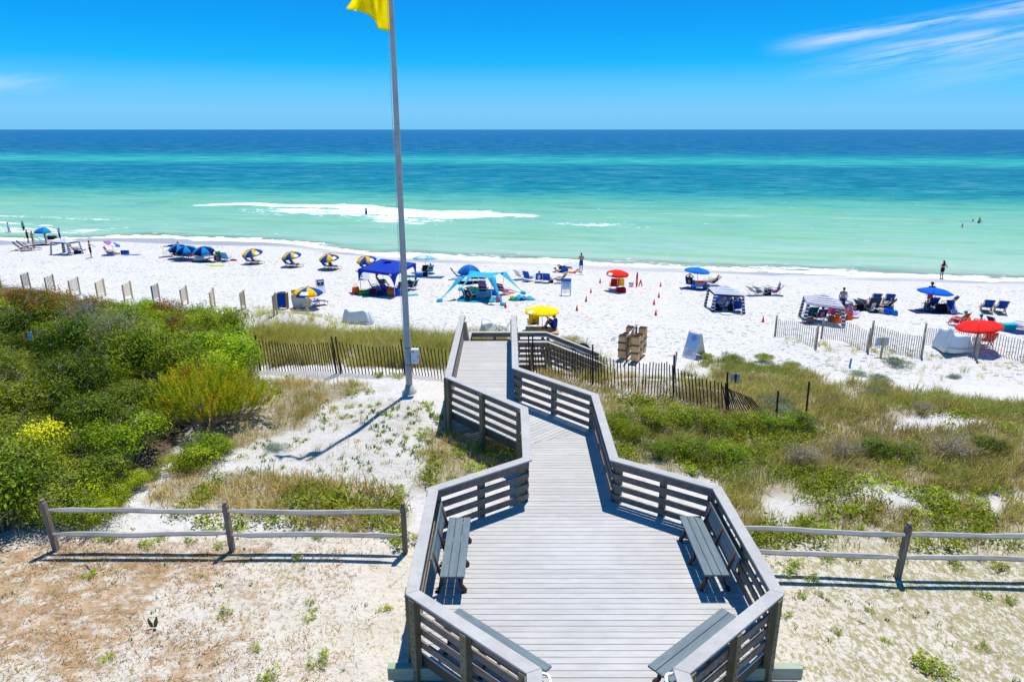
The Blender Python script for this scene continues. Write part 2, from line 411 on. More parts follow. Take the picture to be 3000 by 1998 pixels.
# ---------------------------------------------------------------- sand
def shore_node(nt, x, y):
    s = nt.math('SUBTRACT', nt.math('ADD', y, nt.math('MULTIPLY', x, SK)), 73.0)
    off = nt.math('MULTIPLY', nt.math('MULTIPLY', nt.rng(x, -14, -30, 0, 6), nt.rng(x, -48, -64, 1, 0)), nt.rng(s, -20, -2))
    return nt.math('SUBTRACT', s, off)
def sand_material():
    m, nt, b, out = newmat('sand')
    pos = nt.n('ShaderNodeNewGeometry').outputs['Position']
    X = nt.n('ShaderNodeSeparateXYZ', {0: pos}); x, y = X.outputs[0], X.outputs[1]
    s = shore_node(nt, x, y)
    big = nt.noise(pos, .25, 4); mid = nt.noise(pos, 1.3, 5, .62); fine = nt.noise(pos, 9, 4, .6); grain = nt.noise(pos, 60, 3, .7)
    c = nt.mix(nt.rng(fine, .3, .7), (.50, .487, .465), (.575, .56, .54))
    c = nt.mix(nt.math('MULTIPLY', nt.rng(grain, .52, .75), .25), c, (.36, .32, .26))
    # inland: plant litter and roots in the dune sand
    inland = nt.rng(s, -40, -47)
    lit = nt.math('MULTIPLY', nt.rng(nt.math('ADD', nt.math('MULTIPLY', mid, .6), nt.math('MULTIPLY', fine, .4)), .50, .66), nt.math('MULTIPLY', inland, .5))
    c = nt.mix(lit, c, (.28, .24, .17))
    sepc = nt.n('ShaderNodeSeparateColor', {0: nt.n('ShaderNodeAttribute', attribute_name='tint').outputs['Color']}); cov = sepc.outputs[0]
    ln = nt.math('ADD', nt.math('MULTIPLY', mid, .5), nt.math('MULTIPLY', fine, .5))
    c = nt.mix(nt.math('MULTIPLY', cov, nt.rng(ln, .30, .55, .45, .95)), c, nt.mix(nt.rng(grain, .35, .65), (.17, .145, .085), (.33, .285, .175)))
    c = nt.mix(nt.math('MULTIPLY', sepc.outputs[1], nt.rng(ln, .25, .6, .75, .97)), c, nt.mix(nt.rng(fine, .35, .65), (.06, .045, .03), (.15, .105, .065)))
    # near lawn sand: warmer, with dry grass stubble in small ticks
    near = nt.rng(y, 14.2, 12.4)
    c = nt.mix(nt.math('MULTIPLY', near, .75), c, nt.mix(nt.rng(mid, .3, .7), (.47, .415, .325), (.56, .51, .425)))
    tick = nt.n('ShaderNodeTexNoise', {'Vector': nt.mapv(pos, (5.5, 3.0, 3)), 'Scale': 2.4, 'Detail': 7, 'Roughness': .74}).outputs[0]
    patch = nt.math('MULTIPLY', nt.math('SUBTRACT', nt.noise(pos, .7, 4, .6), .5), .22)
    zone = nt.math('ADD', nt.math('ADD', nt.math('MULTIPLY', nt.rng(x, -1.0, -6.0), .045), nt.math('MULTIPLY', nt.rng(x, 3.0, 7.5), .125)), patch)
    th = nt.math('SUBTRACT', .572, zone)
    tk = nt.math('MULTIPLY', nt.rng(nt.math('SUBTRACT', tick, th), 0, .07), nt.math('MULTIPLY', near, .8))
    c = nt.mix(tk, c, nt.mix(nt.rng(fine, .4, .6), (.27, .215, .095), (.23, .225, .075)))
    # fallen pine straw, lower left: ragged patches thinning toward the deck
    pn = nt.math('ADD', nt.math('MULTIPLY', nt.noise(pos, .55, 3, .5), .50), nt.math('MULTIPLY', nt.noise(nt.mapv(pos, (1, 1.6, 1)), 2.6, 9, .80), .52))
    ps = nt.math('ADD', nt.rng(x, -2.2, -8.8, -.085, .115, False), pn)
    straw = nt.mix(nt.noise(nt.mapv(pos, (14, 30, 20), (0, 0, .6)), 2, 5, .75), (.17, .09, .04), (.60, .41, .235))
    straw = nt.mix(nt.rng(nt.noise(nt.mapv(pos, (1, 1.8, 1)), 2.2, 6, .75), .40, .60), (.26, .16, .066), straw)
    pm = nt.math('MULTIPLY', nt.math('MULTIPLY', nt.rng(ps, .50, .585), nt.rng(y, 13.4, 12.6)), nt.rng(x, -1.8, -3.6))
    pm = nt.math('MULTIPLY', pm, nt.rng(nt.noise(nt.mapv(pos, (1, 1.5, 1), loc=(5, 2, 0)), 1.9, 9, .82), .42, .52, .12, 1.0))
    c = nt.mix(nt.math('MULTIPLY', pm, .88), c, straw)
    # wet sand along the waterline
    wn = nt.math('MULTIPLY', nt.math('SUBTRACT', nt.noise(nt.mapv(pos, (.35, 1, 1), (0, 0, -.215)), .16, 3), .5), 9)
    lft = nt.rng(x, -20, -34, 0, 1.5)
    wet = nt.rng(nt.math('ADD', nt.math('ADD', s, lft), wn), -5.0, -3.2)
    shade = nt.math('MAXIMUM', nt.rng(nt.noise(nt.mapv(pos, (.15, 1.2, 1), (0, 0, -.215)), .35, 3), .38, .62, .30, 1.0), nt.rng(x, -16, -30))
    wv = nt.math('MULTIPLY', wet, shade)
    c = nt.mix(wv, c, (.29, .295, .315))
    # breaking-wave wash left on the sand
    nt.t.links.new(c, b.inputs['Base Color'])
    nt.t.links.new(nt.math('SUBTRACT', .95, nt.math('MULTIPLY', wv, .45)), b.inputs['Roughness'])
    b.inputs['Specular IOR Level'].default_value = .15
    # relief: footprints on the beach, lumps inland
    fp = nt.n('ShaderNodeTexVoronoi', {'Vector': nt.mapv(pos, (1.0, 1.5, 1)), 'Scale': 1.9, 'Randomness': 1.0})
    fpm = nt.noise(pos, .35, 3)
    pit = nt.math('MULTIPLY', nt.rng(fp.outputs['Distance'], .30, .08), nt.rng(fpm, .40, .60))
    fp2 = nt.n('ShaderNodeTexVoronoi', {'Vector': nt.mapv(pos, (1.0, 1.4, 1), loc=(3.3, 1.7, 0)), 'Scale': 3.4, 'Randomness': 1.0})
    pit2 = nt.rng(fp2.outputs['Distance'], .30, .08)
    dry = nt.math('MULTIPLY', nt.rng(s, -41, -37), nt.math('SUBTRACT', 1.0, wet))
    hgt = nt.math('MULTIPLY', nt.math('ADD', nt.math('MULTIPLY', pit, -1.0), nt.math('MULTIPLY', pit2, -.5)), dry)
    hgt = nt.math('ADD', hgt, nt.math('MULTIPLY', nt.math('MULTIPLY', mid, nt.math('SUBTRACT', 1.0, wet)), 1.1))
    hgt = nt.math('ADD', hgt, nt.math('MULTIPLY', nt.math('MULTIPLY', fine, .28), nt.math('SUBTRACT', 1.0, nt.math('MULTIPLY', wet, .9))))
    bn = nt.n('ShaderNodeBump', {'Height': hgt, 'Strength': 1.0, 'Distance': .18})
    nt.t.links.new(bn.outputs[0], b.inputs['Normal'])
    return m
M_SAND = sand_material()
def grid_mesh(name, xs, ys, zf, material, attr=None):
    XX, YY = np.meshgrid(xs, ys); ZZ = zf(XX, YY); V = np.stack([XX.ravel(), YY.ravel(), ZZ.ravel()], 1)
    nx, ny = len(xs), len(ys); i = np.arange(nx-1); j = np.arange(ny-1); I, J = np.meshgrid(i, j); a = (J*nx+I).ravel()
    q = np.stack([a, a+1, a+nx+1, a+nx], 1)
    return mesh_np(name, V, np.full(len(q), 4), q.ravel(), None if attr is None else attr(XX, YY), material, smooth=True)
xs = np.concatenate([-np.geomspace(1600, 42, 46), np.arange(-41.5, 41.6, .33), np.geomspace(42, 1600, 46)])
ys = np.concatenate([np.linspace(-160, 2, 22), np.arange(3, 46, .30), np.arange(46, 100, .8), np.geomspace(101, 420, 22)])
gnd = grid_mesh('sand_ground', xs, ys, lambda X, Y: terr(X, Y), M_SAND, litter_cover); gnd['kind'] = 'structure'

# ---------------------------------------------------------------- sea
def wave_height(x, y):
    s = shore(x, y)
    z = np.zeros_like(s)
    wig = 3.2*vnoise(x*.035, s*.01+7)
    for c, a, wd, ph in ((11, .10, 2.0, 1.0), (19, .12, 2.4, 4.0), (29, .14, 2.6, 9.0), (47, .42, 2.0, 13.0), (60, .20, 3.2, 22.0), (76, .18, 3.6, 31.0)):
        amp = a*np.clip(.55+1.3*vnoise(x*.028+ph, s*0+ph), 0.05, 1.4)
        q = s - c - wig*(1+c*.006)
        z += amp*np.exp(-(q/np.where(q < 0, wd*.7, wd*1.5))**2)
    return z * sst(1.0, 9, s)
def water_material():
    m, nt, b, out = newmat('sea_water')
    pos = nt.n('ShaderNodeNewGeometry').outputs['Position']
    X = nt.n('ShaderNodeSeparateXYZ', {0: pos}); x, y = X.outputs[0], X.outputs[1]
    dm = nt.math('ADD', nt.math('MULTIPLY', y, .004), 1.0)       # bands lie less oblique farther out
    kx = nt.math('DIVIDE', SK*1.15, dm)
    s = nt.math('SUBTRACT', nt.math('ADD', y, nt.math('MULTIPLY', x, kx)), 73.0)
    s0 = shore_node(nt, x, y)
    rot = nt.mapv(pos, (1, 1, 1), (0, 0, math.atan(SK)))
    n_big = nt.noise(nt.mapv(rot, (.006, .035, 1)), 1.0, 4)
    n_mid = nt.noise(nt.mapv(rot, (.05, .28, 1)), 1.0, 4, .6)
    sw = nt.math('ADD', s, nt.math('MULTIPLY', nt.math('SUBTRACT', n_mid, .5), nt.math('ADD', 10.0, nt.math('MULTIPLY', s, .10))))
    lg = nt.math('DIVIDE', nt.math('LOGARITHM', nt.math('ADD', nt.math('MAXIMUM', sw, 0.0), 20.0), 10.0), 5.0)
    def L(d): return math.log10(d+20)/5
    c = nt.ramp(lg, [(L(0), (.31, .44, .36)), (L(8), (.255, .42, .335)), (L(24), (.19, .395, .305)), (L(48), (.14, .37, .285)), (L(68), (.075, .325, .265)),
                     (L(86), (.012, .215, .235)), (L(125), (.004, .165, .225)), (L(190), (.003, .15, .225)), (L(212), (.008, .20, .23)), (L(232), (.024, .30, .275)), (L(262), (.026, .31, .28)),
                     (L(292), (.008, .215, .265)), (L(345), (.001, .128, .225)), (L(480), (.0005, .094, .208)), (L(1200), (.0005, .094, .222)), (L(9000), (.0005, .103, .23))])
    # chop painted into the colour: shaded troughs, light-catching facets, metre ripples to long swells
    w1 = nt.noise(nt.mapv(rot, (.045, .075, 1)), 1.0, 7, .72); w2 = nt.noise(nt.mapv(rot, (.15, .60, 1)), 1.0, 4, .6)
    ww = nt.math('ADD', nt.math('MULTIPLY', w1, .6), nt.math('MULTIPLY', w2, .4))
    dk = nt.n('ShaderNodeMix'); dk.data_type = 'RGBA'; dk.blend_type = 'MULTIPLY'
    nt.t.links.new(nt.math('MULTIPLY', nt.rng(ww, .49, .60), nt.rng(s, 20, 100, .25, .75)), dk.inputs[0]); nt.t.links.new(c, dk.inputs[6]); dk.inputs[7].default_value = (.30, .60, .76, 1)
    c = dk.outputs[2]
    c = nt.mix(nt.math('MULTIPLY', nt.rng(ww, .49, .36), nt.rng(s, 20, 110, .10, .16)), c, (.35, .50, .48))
    w3 = nt.noise(nt.mapv(rot, (.16, .30, 1), loc=(3, 8, 0)), 1.0, 3, .55); w4 = nt.noise(nt.mapv(rot, (.055, .11, 1), loc=(6, 1, 0)), 1.0, 3, .55)  # dark and light dashes, more of the painted wave shading
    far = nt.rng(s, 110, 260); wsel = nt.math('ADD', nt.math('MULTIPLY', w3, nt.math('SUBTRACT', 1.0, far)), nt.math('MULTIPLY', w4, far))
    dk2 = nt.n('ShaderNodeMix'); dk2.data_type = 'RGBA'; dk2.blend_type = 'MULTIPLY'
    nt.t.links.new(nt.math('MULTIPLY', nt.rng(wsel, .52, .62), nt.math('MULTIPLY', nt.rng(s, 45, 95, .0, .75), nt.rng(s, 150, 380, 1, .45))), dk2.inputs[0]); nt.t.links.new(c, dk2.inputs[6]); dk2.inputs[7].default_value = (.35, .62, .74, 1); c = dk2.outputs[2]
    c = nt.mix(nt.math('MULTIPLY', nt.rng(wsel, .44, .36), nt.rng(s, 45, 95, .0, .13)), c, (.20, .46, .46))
    gz = nt.math('MULTIPLY', nt.rng(nt.noise(nt.mapv(rot, (.035, .26, 1), loc=(4, 2, 0)), 1.0, 4, .6), .50, .68), nt.rng(s, 90, 55, 0, .7))  # green wave faces: swell shading put into the water colour
    c = nt.mix(gz, c, (.14, .37, .165))
    pz = nt.math('MULTIPLY', nt.rng(nt.noise(nt.mapv(rot, (.04, .30, 1), loc=(14, 7, 0)), 1.0, 5, .65), .54, .72), nt.rng(s, 80, 45, 0, .55))  # pale streaks: sky reflections painted into the near-shore colour
    c = nt.mix(pz, c, (.33, .46, .40))
    # foam: shore wash, the breaker line, scattered whitecaps that double as painted sun sparkle
    f1 = nt.noise(nt.mapv(rot, (.20, .42, 1)), 1.0, 7, .70); f2 = nt.noise(nt.mapv(rot, (.75, 1.2, 1)), 1.0, 5, .7)
    ff = nt.math('ADD', nt.math('MULTIPLY', nt.math('SUBTRACT', nt.math('ADD', nt.math('MULTIPLY', f1, .55), nt.math('MULTIPLY', f2, .45)), .5), 2.6), .5)
    edge = nt.math('ADD', s0, nt.math('MULTIPLY', nt.math('SUBTRACT', nt.noise(nt.mapv(rot, (.10, .3, 1)), 1.0, 4), .5), 6.5))
    wash = nt.math('MULTIPLY', nt.rng(edge, -2.6, -.9), nt.rng(edge, 4.2, .0))
    wash = nt.rng(nt.math('ADD', nt.math('MULTIPLY', wash, .62), ff), .80, 1.05)
    def breaker(c0, half, x0, x1, x2, x3, k):
        q = nt.math('SUBTRACT', nt.math('ADD', s0, nt.math('MULTIPLY', nt.math('SUBTRACT', nt.noise(nt.mapv(rot, (.06, .02, 1)), 1.0, 3), .5), 7.0)), c0)
        band = nt.math('MULTIPLY', nt.rng(q, -half, -half*.25), nt.rng(q, half*.42, half*.15))
        lim = nt.math('MULTIPLY', nt.rng(x, x0, x1), nt.rng(x, x3, x2))
        return nt.math('MULTIPLY', nt.math('MULTIPLY', band, lim), k)
    fo = nt.math('MAXIMUM', breaker(41.5, 4.6, -66, -52, 1, 7, .78), nt.math('MAXIMUM', breaker(41.0, 13.0, -44, -26, -10, 6, .72), breaker(34.0, 13.0, -56, -36, -16, -2, .50)))
    fo = nt.math('MAXIMUM', fo, breaker(31.5, 5.5, 2, 9, 13, 23, .40))
    fo = nt.math('ADD', fo, breaker(21.0, 3.0, -90, -84, -63, -56, .34))
    fo = nt.math('ADD', fo, breaker(9.0, 5.0, -95, -90, -58, -50, .42))
    fo = nt.math('ADD', fo, breaker(14.0, 2.0, -130, -120, -68, -64, .45))
    brk = nt.rng(nt.math('ADD', fo, ff), .84, 1.10)
    wc = nt.math('MULTIPLY', nt.rng(nt.noise(nt.mapv(rot, (.42, 2.2, 1), loc=(9, 4, 0)), 1.0, 3, .5), .715, .755), nt.rng(s, 240, 60))  # whitecap flecks, the tiny ones painted in for sun glints
    foam = nt.math('MAXIMUM', nt.math('MAXIMUM', wash, brk), nt.math('MULTIPLY', wc, .7))
    col = nt.mix(foam, c, (.86, .88, .88))
    # ripples
    h1 = nt.noise(nt.mapv(rot, (.55, 1.5, 1)), 1.0, 6, .66); h2 = nt.noise(nt.mapv(rot, (.10, .30, 1)), 1.0, 4, .55)
    hh = nt.math('ADD', nt.math('MULTIPLY', h1, .42), nt.math('MULTIPLY', h2, 1.1))
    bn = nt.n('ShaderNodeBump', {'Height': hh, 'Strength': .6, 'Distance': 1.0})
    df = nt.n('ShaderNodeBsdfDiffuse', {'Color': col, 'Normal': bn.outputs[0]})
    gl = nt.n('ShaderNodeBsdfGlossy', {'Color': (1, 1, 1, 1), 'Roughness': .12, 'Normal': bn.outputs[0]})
    lw = nt.n('ShaderNodeLayerWeight', {'Blend': .25, 'Normal': bn.outputs[0]})
    gf = nt.math('MULTIPLY', nt.math('ADD', .03, nt.math('MULTIPLY', lw.outputs['Fresnel'], .16)), nt.math('SUBTRACT', 1.0, nt.math('MULTIPLY', foam, .9)))
    b = nt.n('ShaderNodeMixShader', {0: gf, 1: df.outputs[0], 2: gl.outputs[0]})
    # thin sheet of water running out over the sand
    al = nt.math('MAXIMUM', nt.rng(edge, -1.6, 5.0, .0, 1), nt.math('MULTIPLY', wash, .95))
    tr = nt.n('ShaderNodeBsdfTransparent')
    mx = nt.n('ShaderNodeMixShader', {0: al, 1: tr.outputs[0], 2: b.outputs[0]})
    nt.t.links.new(mx.outputs[0], out.inputs[0])
    return m
# shore-aligned strips: near water finely divided, then out past the horizon
us = np.concatenate([-np.geomspace(45000, 170, 40), np.arange(-168, 168, 1.4), np.geomspace(170, 45000, 40)])
vs_ = np.concatenate([np.arange(-5, 95, .55), np.geomspace(96, 60000, 70)])
UU, VV = np.meshgrid(us, vs_)
ca, sa = math.cos(math.atan(SK)), math.sin(math.atan(SK))
SX = UU*ca + VV*sa; SY = 73 + VV*ca - UU*sa
SX = UU; SY = 73 - SK*np.clip(UU, -400, 400) + VV
SZ = .035 + wave_height(SX, SY)
# the run-up hugs the beach
run = sst(3.0, -5.0, shore(SX, SY)) if False else (1 - sst(-5, 3, shore(SX, SY)))
SZ = SZ*(1-run) + np.maximum(SZ, terr(SX, SY)+.02)*run
nx, ny = len(us), len(vs_); I, J = np.meshgrid(np.arange(nx-1), np.arange(ny-1)); a = (J*nx+I).ravel()
q = np.stack([a, a+1, a+nx+1, a+nx], 1)
sea = mesh_np('sea', np.stack([SX.ravel(), SY.ravel(), SZ.ravel()], 1), np.full(len(q), 4), q.ravel(), None, water_material(), smooth=True)
sea['kind'] = 'structure'
def Gh(px, py, h):
    """ground point under something whose top is h above the ground and shows at this pixel"""
    d = ray(px, py); t = 5.0
    while t < 400:
        if CAMZ + d[2]*t < T(d[0]*t, d[1]*t) + h: break
        t += .2
    x, y = d[0]*t, d[1]*t
    return Vector((x, y, T(x, y)))
# ---------------------------------------------------------------- materials
def deckmat(name, a, b_, rough=.75, axis_scale=(1, 6, 6)):
    m, nt, b, out = newmat(name)
    co = nt.n('ShaderNodeTexCoord').outputs['Object']
    g = nt.noise(nt.mapv(co, axis_scale), 2.2, 5, .65); w1 = nt.noise(co, .8, 4, .6); f = nt.noise(nt.mapv(co, tuple(4*x for x in axis_scale)), 6, 3, .7)
    c = nt.mix(nt.rng(g, .3, .7), a, b_)
    c = nt.mix(nt.math('MULTIPLY', nt.rng(w1, .45, .7), .35), c, tuple(min(1, x*1.22) for x in b_))
    c = nt.mix(nt.math('MULTIPLY', nt.rng(f, .5, .75), .3), c, tuple(x*.6 for x in a))
    ri = nt.n('ShaderNodeNewGeometry').outputs['Random Per Island']
    c = nt.mix(nt.math('MULTIPLY', ri, .28), c, tuple(x*.62 for x in a))
    nt.t.links.new(c, b.inputs['Base Color']); b.inputs['Roughness'].default_value = rough; b.inputs['Specular IOR Level'].default_value = .25
    bn = nt.n('ShaderNodeBump', {'Height': f, 'Strength': .25, 'Distance': .01}); nt.t.links.new(bn.outputs[0], b.inputs['Normal'])
    return m
M_PLANK = deckmat('grey_deck_plank', (.395, .388, .374), (.465, .457, .442))
M_CAP = deckmat('grey_cap_rail', (.375, .365, .352), (.46, .449, .434), axis_scale=(2, 2, 2))
M_BOARD = deckmat('weathered_rail_board', (.15, .122, .10), (.28, .24, .205), rough=.85)
M_POST = deckmat('treated_post', (.16, .135, .075), (.27, .235, .145), rough=.85, axis_scale=(6, 6, 1))
M_BEAM = deckmat('green_treated_beam', (.27, .33, .24), (.40, .46, .36), rough=.85)
M_JOIST = mat('dark_joist', (.10, .085, .06), .9)
M_BOLT = mat('zinc_bolt', (.30, .29, .27), .45, metal=.8)
M_PIPE = mat('white_handrail', (.80, .80, .80), .35, var=.04)
M_SLATE = deckmat('slate_plastic_board', (.105, .145, .168), (.155, .205, .232), rough=.55)
M_BROWN = mat('brown_bench_casting', (.085, .045, .032), .5, bump=.2)

DZ = 5.45; CAPZ = DZ + 1.07
org = Vector((1.3, 10.6, DZ - .65))
bw = thing('boardwalk', 'grey plank boardwalk with an eight-sided viewing deck, railings and stairs to the beach', 'boardwalk', org)
LC = [(.30, 5.2), (.30, 7.5), (-1.58, 9.15), (-1.6, 12.4), (.34, 13.72), (.32, 16.6), (-1.9, 19.0), (-1.95, 26.0)]
RC = [(2.29, 5.2), (2.29, 7.5), (4.2, 9.15), (4.19, 12.45), (2.27, 13.72), (2.28, 17.55), (.10, 19.8), (.07, 26.0)]
def clip(poly, nx, ny, c):          # keep nx*x+ny*y <= c
    out = []
    for i in range(len(poly)):
        p, q = poly[i], poly[(i+1) % len(poly)]
        a, b = nx*p[0]+ny*p[1]-c, nx*q[0]+ny*q[1]-c
        if a <= 0: out.append(p)
        if a*b < 0:
            t = a/(a-b); out.append((p[0]+t*(q[0]-p[0]), p[1]+t*(q[1]-p[1])))
    return out
def planks(name, poly, d, z=DZ, pitch=.143, gap=.011, th=.028):
    dx, dy = d; cs = [dx*p[0]+dy*p[1] for p in poly]; m = MB(); c = min(cs)
    while c < max(cs)-.01:
        pl = clip(clip(poly, -dx, -dy, -(c+gap)), dx, dy, c+pitch)
        if len(pl) >= 3:
            j = random.uniform(-.0012, .0012); m.prism(pl, z-th+j, z+j)
        c += pitch
    return m.build(name, M_PLANK, bw, org=org)
octo = [(.30, 7.5), (2.29, 7.5), (4.2, 9.15), (4.19, 12.45), (2.27, 13.72), (.34, 13.72), (-1.6, 12.4), (-1.58, 9.15)]
planks('deck_floor', octo, (0, 1))
planks('walkway_floor', [(.30, 5.2), (2.29, 5.2), (2.29, 7.49), (.30, 7.49)], (0, 1))
planks('walkway_floor', [(.34, 13.725), (2.27, 13.725), (2.28, 17.54), (.32, 16.6)], (0, 1))
dd = Vector((-2.2, 2.3)).normalized()
planks('walkway_floor', [(.32, 16.605), (2.28, 17.555), (.10, 19.79), (-1.9, 18.99)], (dd.x, dd.y))
planks('walkway_floor', [(-1.9, 19.0), (.10, 19.8), (.07, 26.0), (-1.95, 26.0)], (0, 1))
# sub-frame: joists and rim boards under the floor
jm = MB()
for poly in (octo, [(.30, 5.2), (2.29, 5.2), (2.29, 7.5), (.30, 7.5)], [(.34, 13.72), (2.27, 13.72), (2.28, 17.55), (.32, 16.6)], [(.32, 16.6), (2.28, 17.55), (.10, 19.8), (-1.9, 19.0)], [(-1.9, 19.0), (.10, 19.8), (.07, 26.0), (-1.95, 26.0)]):
    cx = sum(p[0] for p in poly)/len(poly); cy = sum(p[1] for p in poly)/len(poly)
    for p, q in zip(poly, poly[1:]+poly[:1]):
        a = Vector((p[0], p[1], 0)); b = Vector((q[0], q[1], 0)); n = Vector((cx, cy, 0)) - (a+b)/2; n.normalize()
        a = a + n*.06; b = b + n*.06
        jm.beam((a.x, a.y, DZ-.16), (b.x, b.y, DZ-.16), .05, .24)
for x in np.arange(-1.2, 4.1, .6):
    jm.beam((x, 9.3, DZ-.152), (x, 12.2, DZ-.152), .05, .22)
jm.build('floor_joists', M_JOIST, bw, org=org)
for y in (9.06, 12.2):
    MB().beam((-2.02 if y < 10 else -1.5, y, DZ-.40), (4.72 if y < 10 else 4.1, y, DZ-.40), .14, .24).build('support_beam', M_BEAM, bw, org=org, bevel=.006)

def miter(pts, i, half):
    p = Vector(pts[i][:2])
    def nrm(a, b): d = (Vector(b[:2])-Vector(a[:2])).normalized(); return Vector((-d.y, d.x))
    if i == 0: n = nrm(pts[0], pts[1]); return p+n*half, p-n*half
    if i == len(pts)-1: n = nrm(pts[-2], pts[-1]); return p+n*half, p-n*half
    n1, n2 = nrm(pts[i-1], pts[i]), nrm(pts[i], pts[i+1]); m = (n1+n2).normalized(); k = half/max(.3, m.dot(n1))
    return p+m*k, p-m*k
def post(x, y, ztop, zbot, par, d, side, hw=.065):
    """square post with pairs of carriage bolts on its outer face"""
    m = MB(); M = Matrix.Rotation(math.atan2(d.y, d.x), 3, 'Z')
    m.box((x, y, (ztop+zbot)/2), (2*hw, 2*hw, ztop-zbot), M)
    n = Vector((-d.y, d.x))*side
    for zz in np.arange(zbot+.28, ztop-.06, .125):
        k = .02 if int(zz*8) % 2 else -.02
        c = Vector((x, y, zz)) + Vector((n.x, n.y, 0))*hw + Vector((d.x, d.y, 0))*k
        m.tube([c, c+Vector((n.x, n.y, 0))*.022], .014, 6, mi=1)
    m.build('post', [M_POST, M_BOLT], par, org=org, bevel=.006)
BH = [(.93, .19), (.655, .14), (.40, .14), (.145, .14)]
def railing(pts, side, zf=lambda k: DZ, zdeck=DZ, skip=()):
    """side: +1 if the outside is to the left of the walking direction"""
    for i in range(len(pts)-1):
        if i in skip: continue
        a, b = Vector(pts[i]), Vector(pts[i+1]); d = (b-a).normalized(); n = Vector((-d.y, d.x))*side; L = (b-a).length
        m = MB()
        for h, t in BH:
            off = -n*.022; e0 = a+off+d*.012; e1 = b+off-d*.012
            m.beam((e0.x, e0.y, zdeck+h), (e1.x, e1.y, zdeck+h), .038, t)
        k = max(1, round(L/1.5))
        for j in range(k+1):
            p = a + d*(.11 + (L-.22)*j/k) - n*.041
            for h, t in BH:
                for q in (-.035, .035): m.tube([(p.x, p.y, zdeck+h+q), (p.x-n.x*.008, p.y-n.y*.008, zdeck+h+q)], .012, 6, mi=1)
        r = m.build('railing', [M_BOARD, M_BOLT], bw, org=org, bevel=.004)
        for j in range(k+1):
            f = j/k; inset = .11
            p = a + d*(inset + (L-2*inset)*f) + n*.065
            post(p.x, p.y, CAPZ-.042, min(T(p.x, p.y)-.1, DZ-.4), r, d, side)
        l0, r0 = miter(pts, i, .105); l1, r1 = miter(pts, i+1, .105)
        e = d*.0015; zc = CAPZ
        P = [(r0+e).to_tuple()+(zc-.04,), (r1-e).to_tuple()+(zc-.04,), (l1-e).to_tuple()+(zc-.04,), (l0+e).to_tuple()+(zc-.04,)]
        P += [(x, y, zc) for x, y, _ in P]
        MB().hexa(P).build('cap_rail', M_CAP, r, org=org, bevel=.006)
railing(LC, +1); railing(RC, -1)

# --- stairs: down to a landing, then right down to the sand
LZ = DZ - 1.9; LY0, LY1 = 28.6, 30.1
def flight(p0, d, width_n, n, rise, run, z0):
    """p0: middle of the top nosing, d: travel, width_n: half width vector"""
    s = None
    for i in range(n):
        z = z0 - rise*(i+1); a = Vector(p0)+Vector(d)*(run*i); c = a + Vector(d)*run/2
        m = MB()
        w0 = Vector((c.x, c.y, z-.02)) - Vector(width_n); w1 = Vector((c.x, c.y, z-.02)) + Vector(width_n)
        m.beam(w0, w1, run+.02, .04)
        if s is None:
            for sg in (-1, 1):
                st = MB(); q0 = Vector(p0) + Vector(width_n)*sg*.97 + Vector((0, 0, z0-.30-p0[2]))
                q1 = q0 + Vector(d)*run*n - Vector((0, 0, rise*n))
                st.beam(q0, q1, .05, .26)
                if s is None: s = st.build('stringer', M_JOIST, bw, org=org)
                else: st.build('stringer', M_JOIST, bw, org=org)
        m.build('tread', M_PLANK, s, org=org, bevel=.005)
    return s
flight(Vector((-.94, 26.02, DZ)), Vector((0, 1, 0)), Vector((.95, 0, 0)), 10, .19*1.0, .26, DZ)
xa = 1.56; 
planks('landing_floor', [(-1.95, LY0), (xa, LY0), (xa, LY1), (-1.95, LY1)], (0, 1), z=LZ)
zg = T(3.6, 29.4); nst = 6; rs = (LZ - zg - .02)/(nst+1)
flight(Vector((xa+.02, (LY0+LY1)/2, LZ)), Vector((1, 0, 0)), Vector((0, .72, 0)), nst, rs, .36, LZ)
for y in (LY0+.04, LY1-.04): MB().beam((-1.93, y, LZ-.16), (xa, y, LZ-.16), .05, .24).build('landing_rim', M_JOIST, bw, org=org)
def slope_rail(a, b, out, za, zb, kposts=2):
    """railing between two plan points whose floor drops from za to zb"""
    A, B = Vector((*a, za)), Vector((*b, zb)); d = (B-A).normalized(); n = Vector((*out, 0)); m = MB(); f2 = Vector((B.x-A.x, B.y-A.y)).normalized()
    for h, t in BH:
        m.beam(A+Vector((0, 0, h))-n*.022, B+Vector((0, 0, h))-n*.022, .038, t)
    r = m.build('railing', M_BOARD, bw, org=org, bevel=.004)
    for j in range(kposts+1):
        p = A.lerp(B, .04+.92*j/kposts) + n*.065
        m2 = MB(); M = Matrix.Rotation(math.atan2(f2.y, f2.x), 3, 'Z'); zt = p.z+1.02; zb_ = min(T(p.x, p.y)-.1, p.z-.3)
        m2.box((p.x, p.y, (zt+zb_)/2), (.13, .13, zt-zb_), M).build('post', M_POST, r, org=org, bevel=.006)
    MB().beam(A+Vector((0, 0, 1.05)), B+Vector((0, 0, 1.05)), .21, .04).build('cap_rail', M_CAP, r, org=org, bevel=.006)
e = .012
slope_rail((-1.95, 26.0+e), (-1.95, LY0-e), (-1, 0), DZ, LZ)
slope_rail((.07, 26.0+e), (.07, LY0-e), (1, 0), DZ, LZ)
slope_rail((-1.95, LY0+e), (-1.95, LY1-.12), (-1, 0), LZ, LZ, 1)
slope_rail((-2.05, LY1), (xa, LY1), (0, 1), LZ, LZ, 3)
slope_rail((.18, LY0), (xa, LY0), (0, -1), LZ, LZ, 2)
xe = xa+.36*nst+.3
slope_rail((xa+.005, LY1), (xe, LY1), (0, 1), LZ, zg+.06, 2)
slope_rail((xa+.005, LY0), (xe, LY0), (0, -1), LZ, zg+.06, 2)
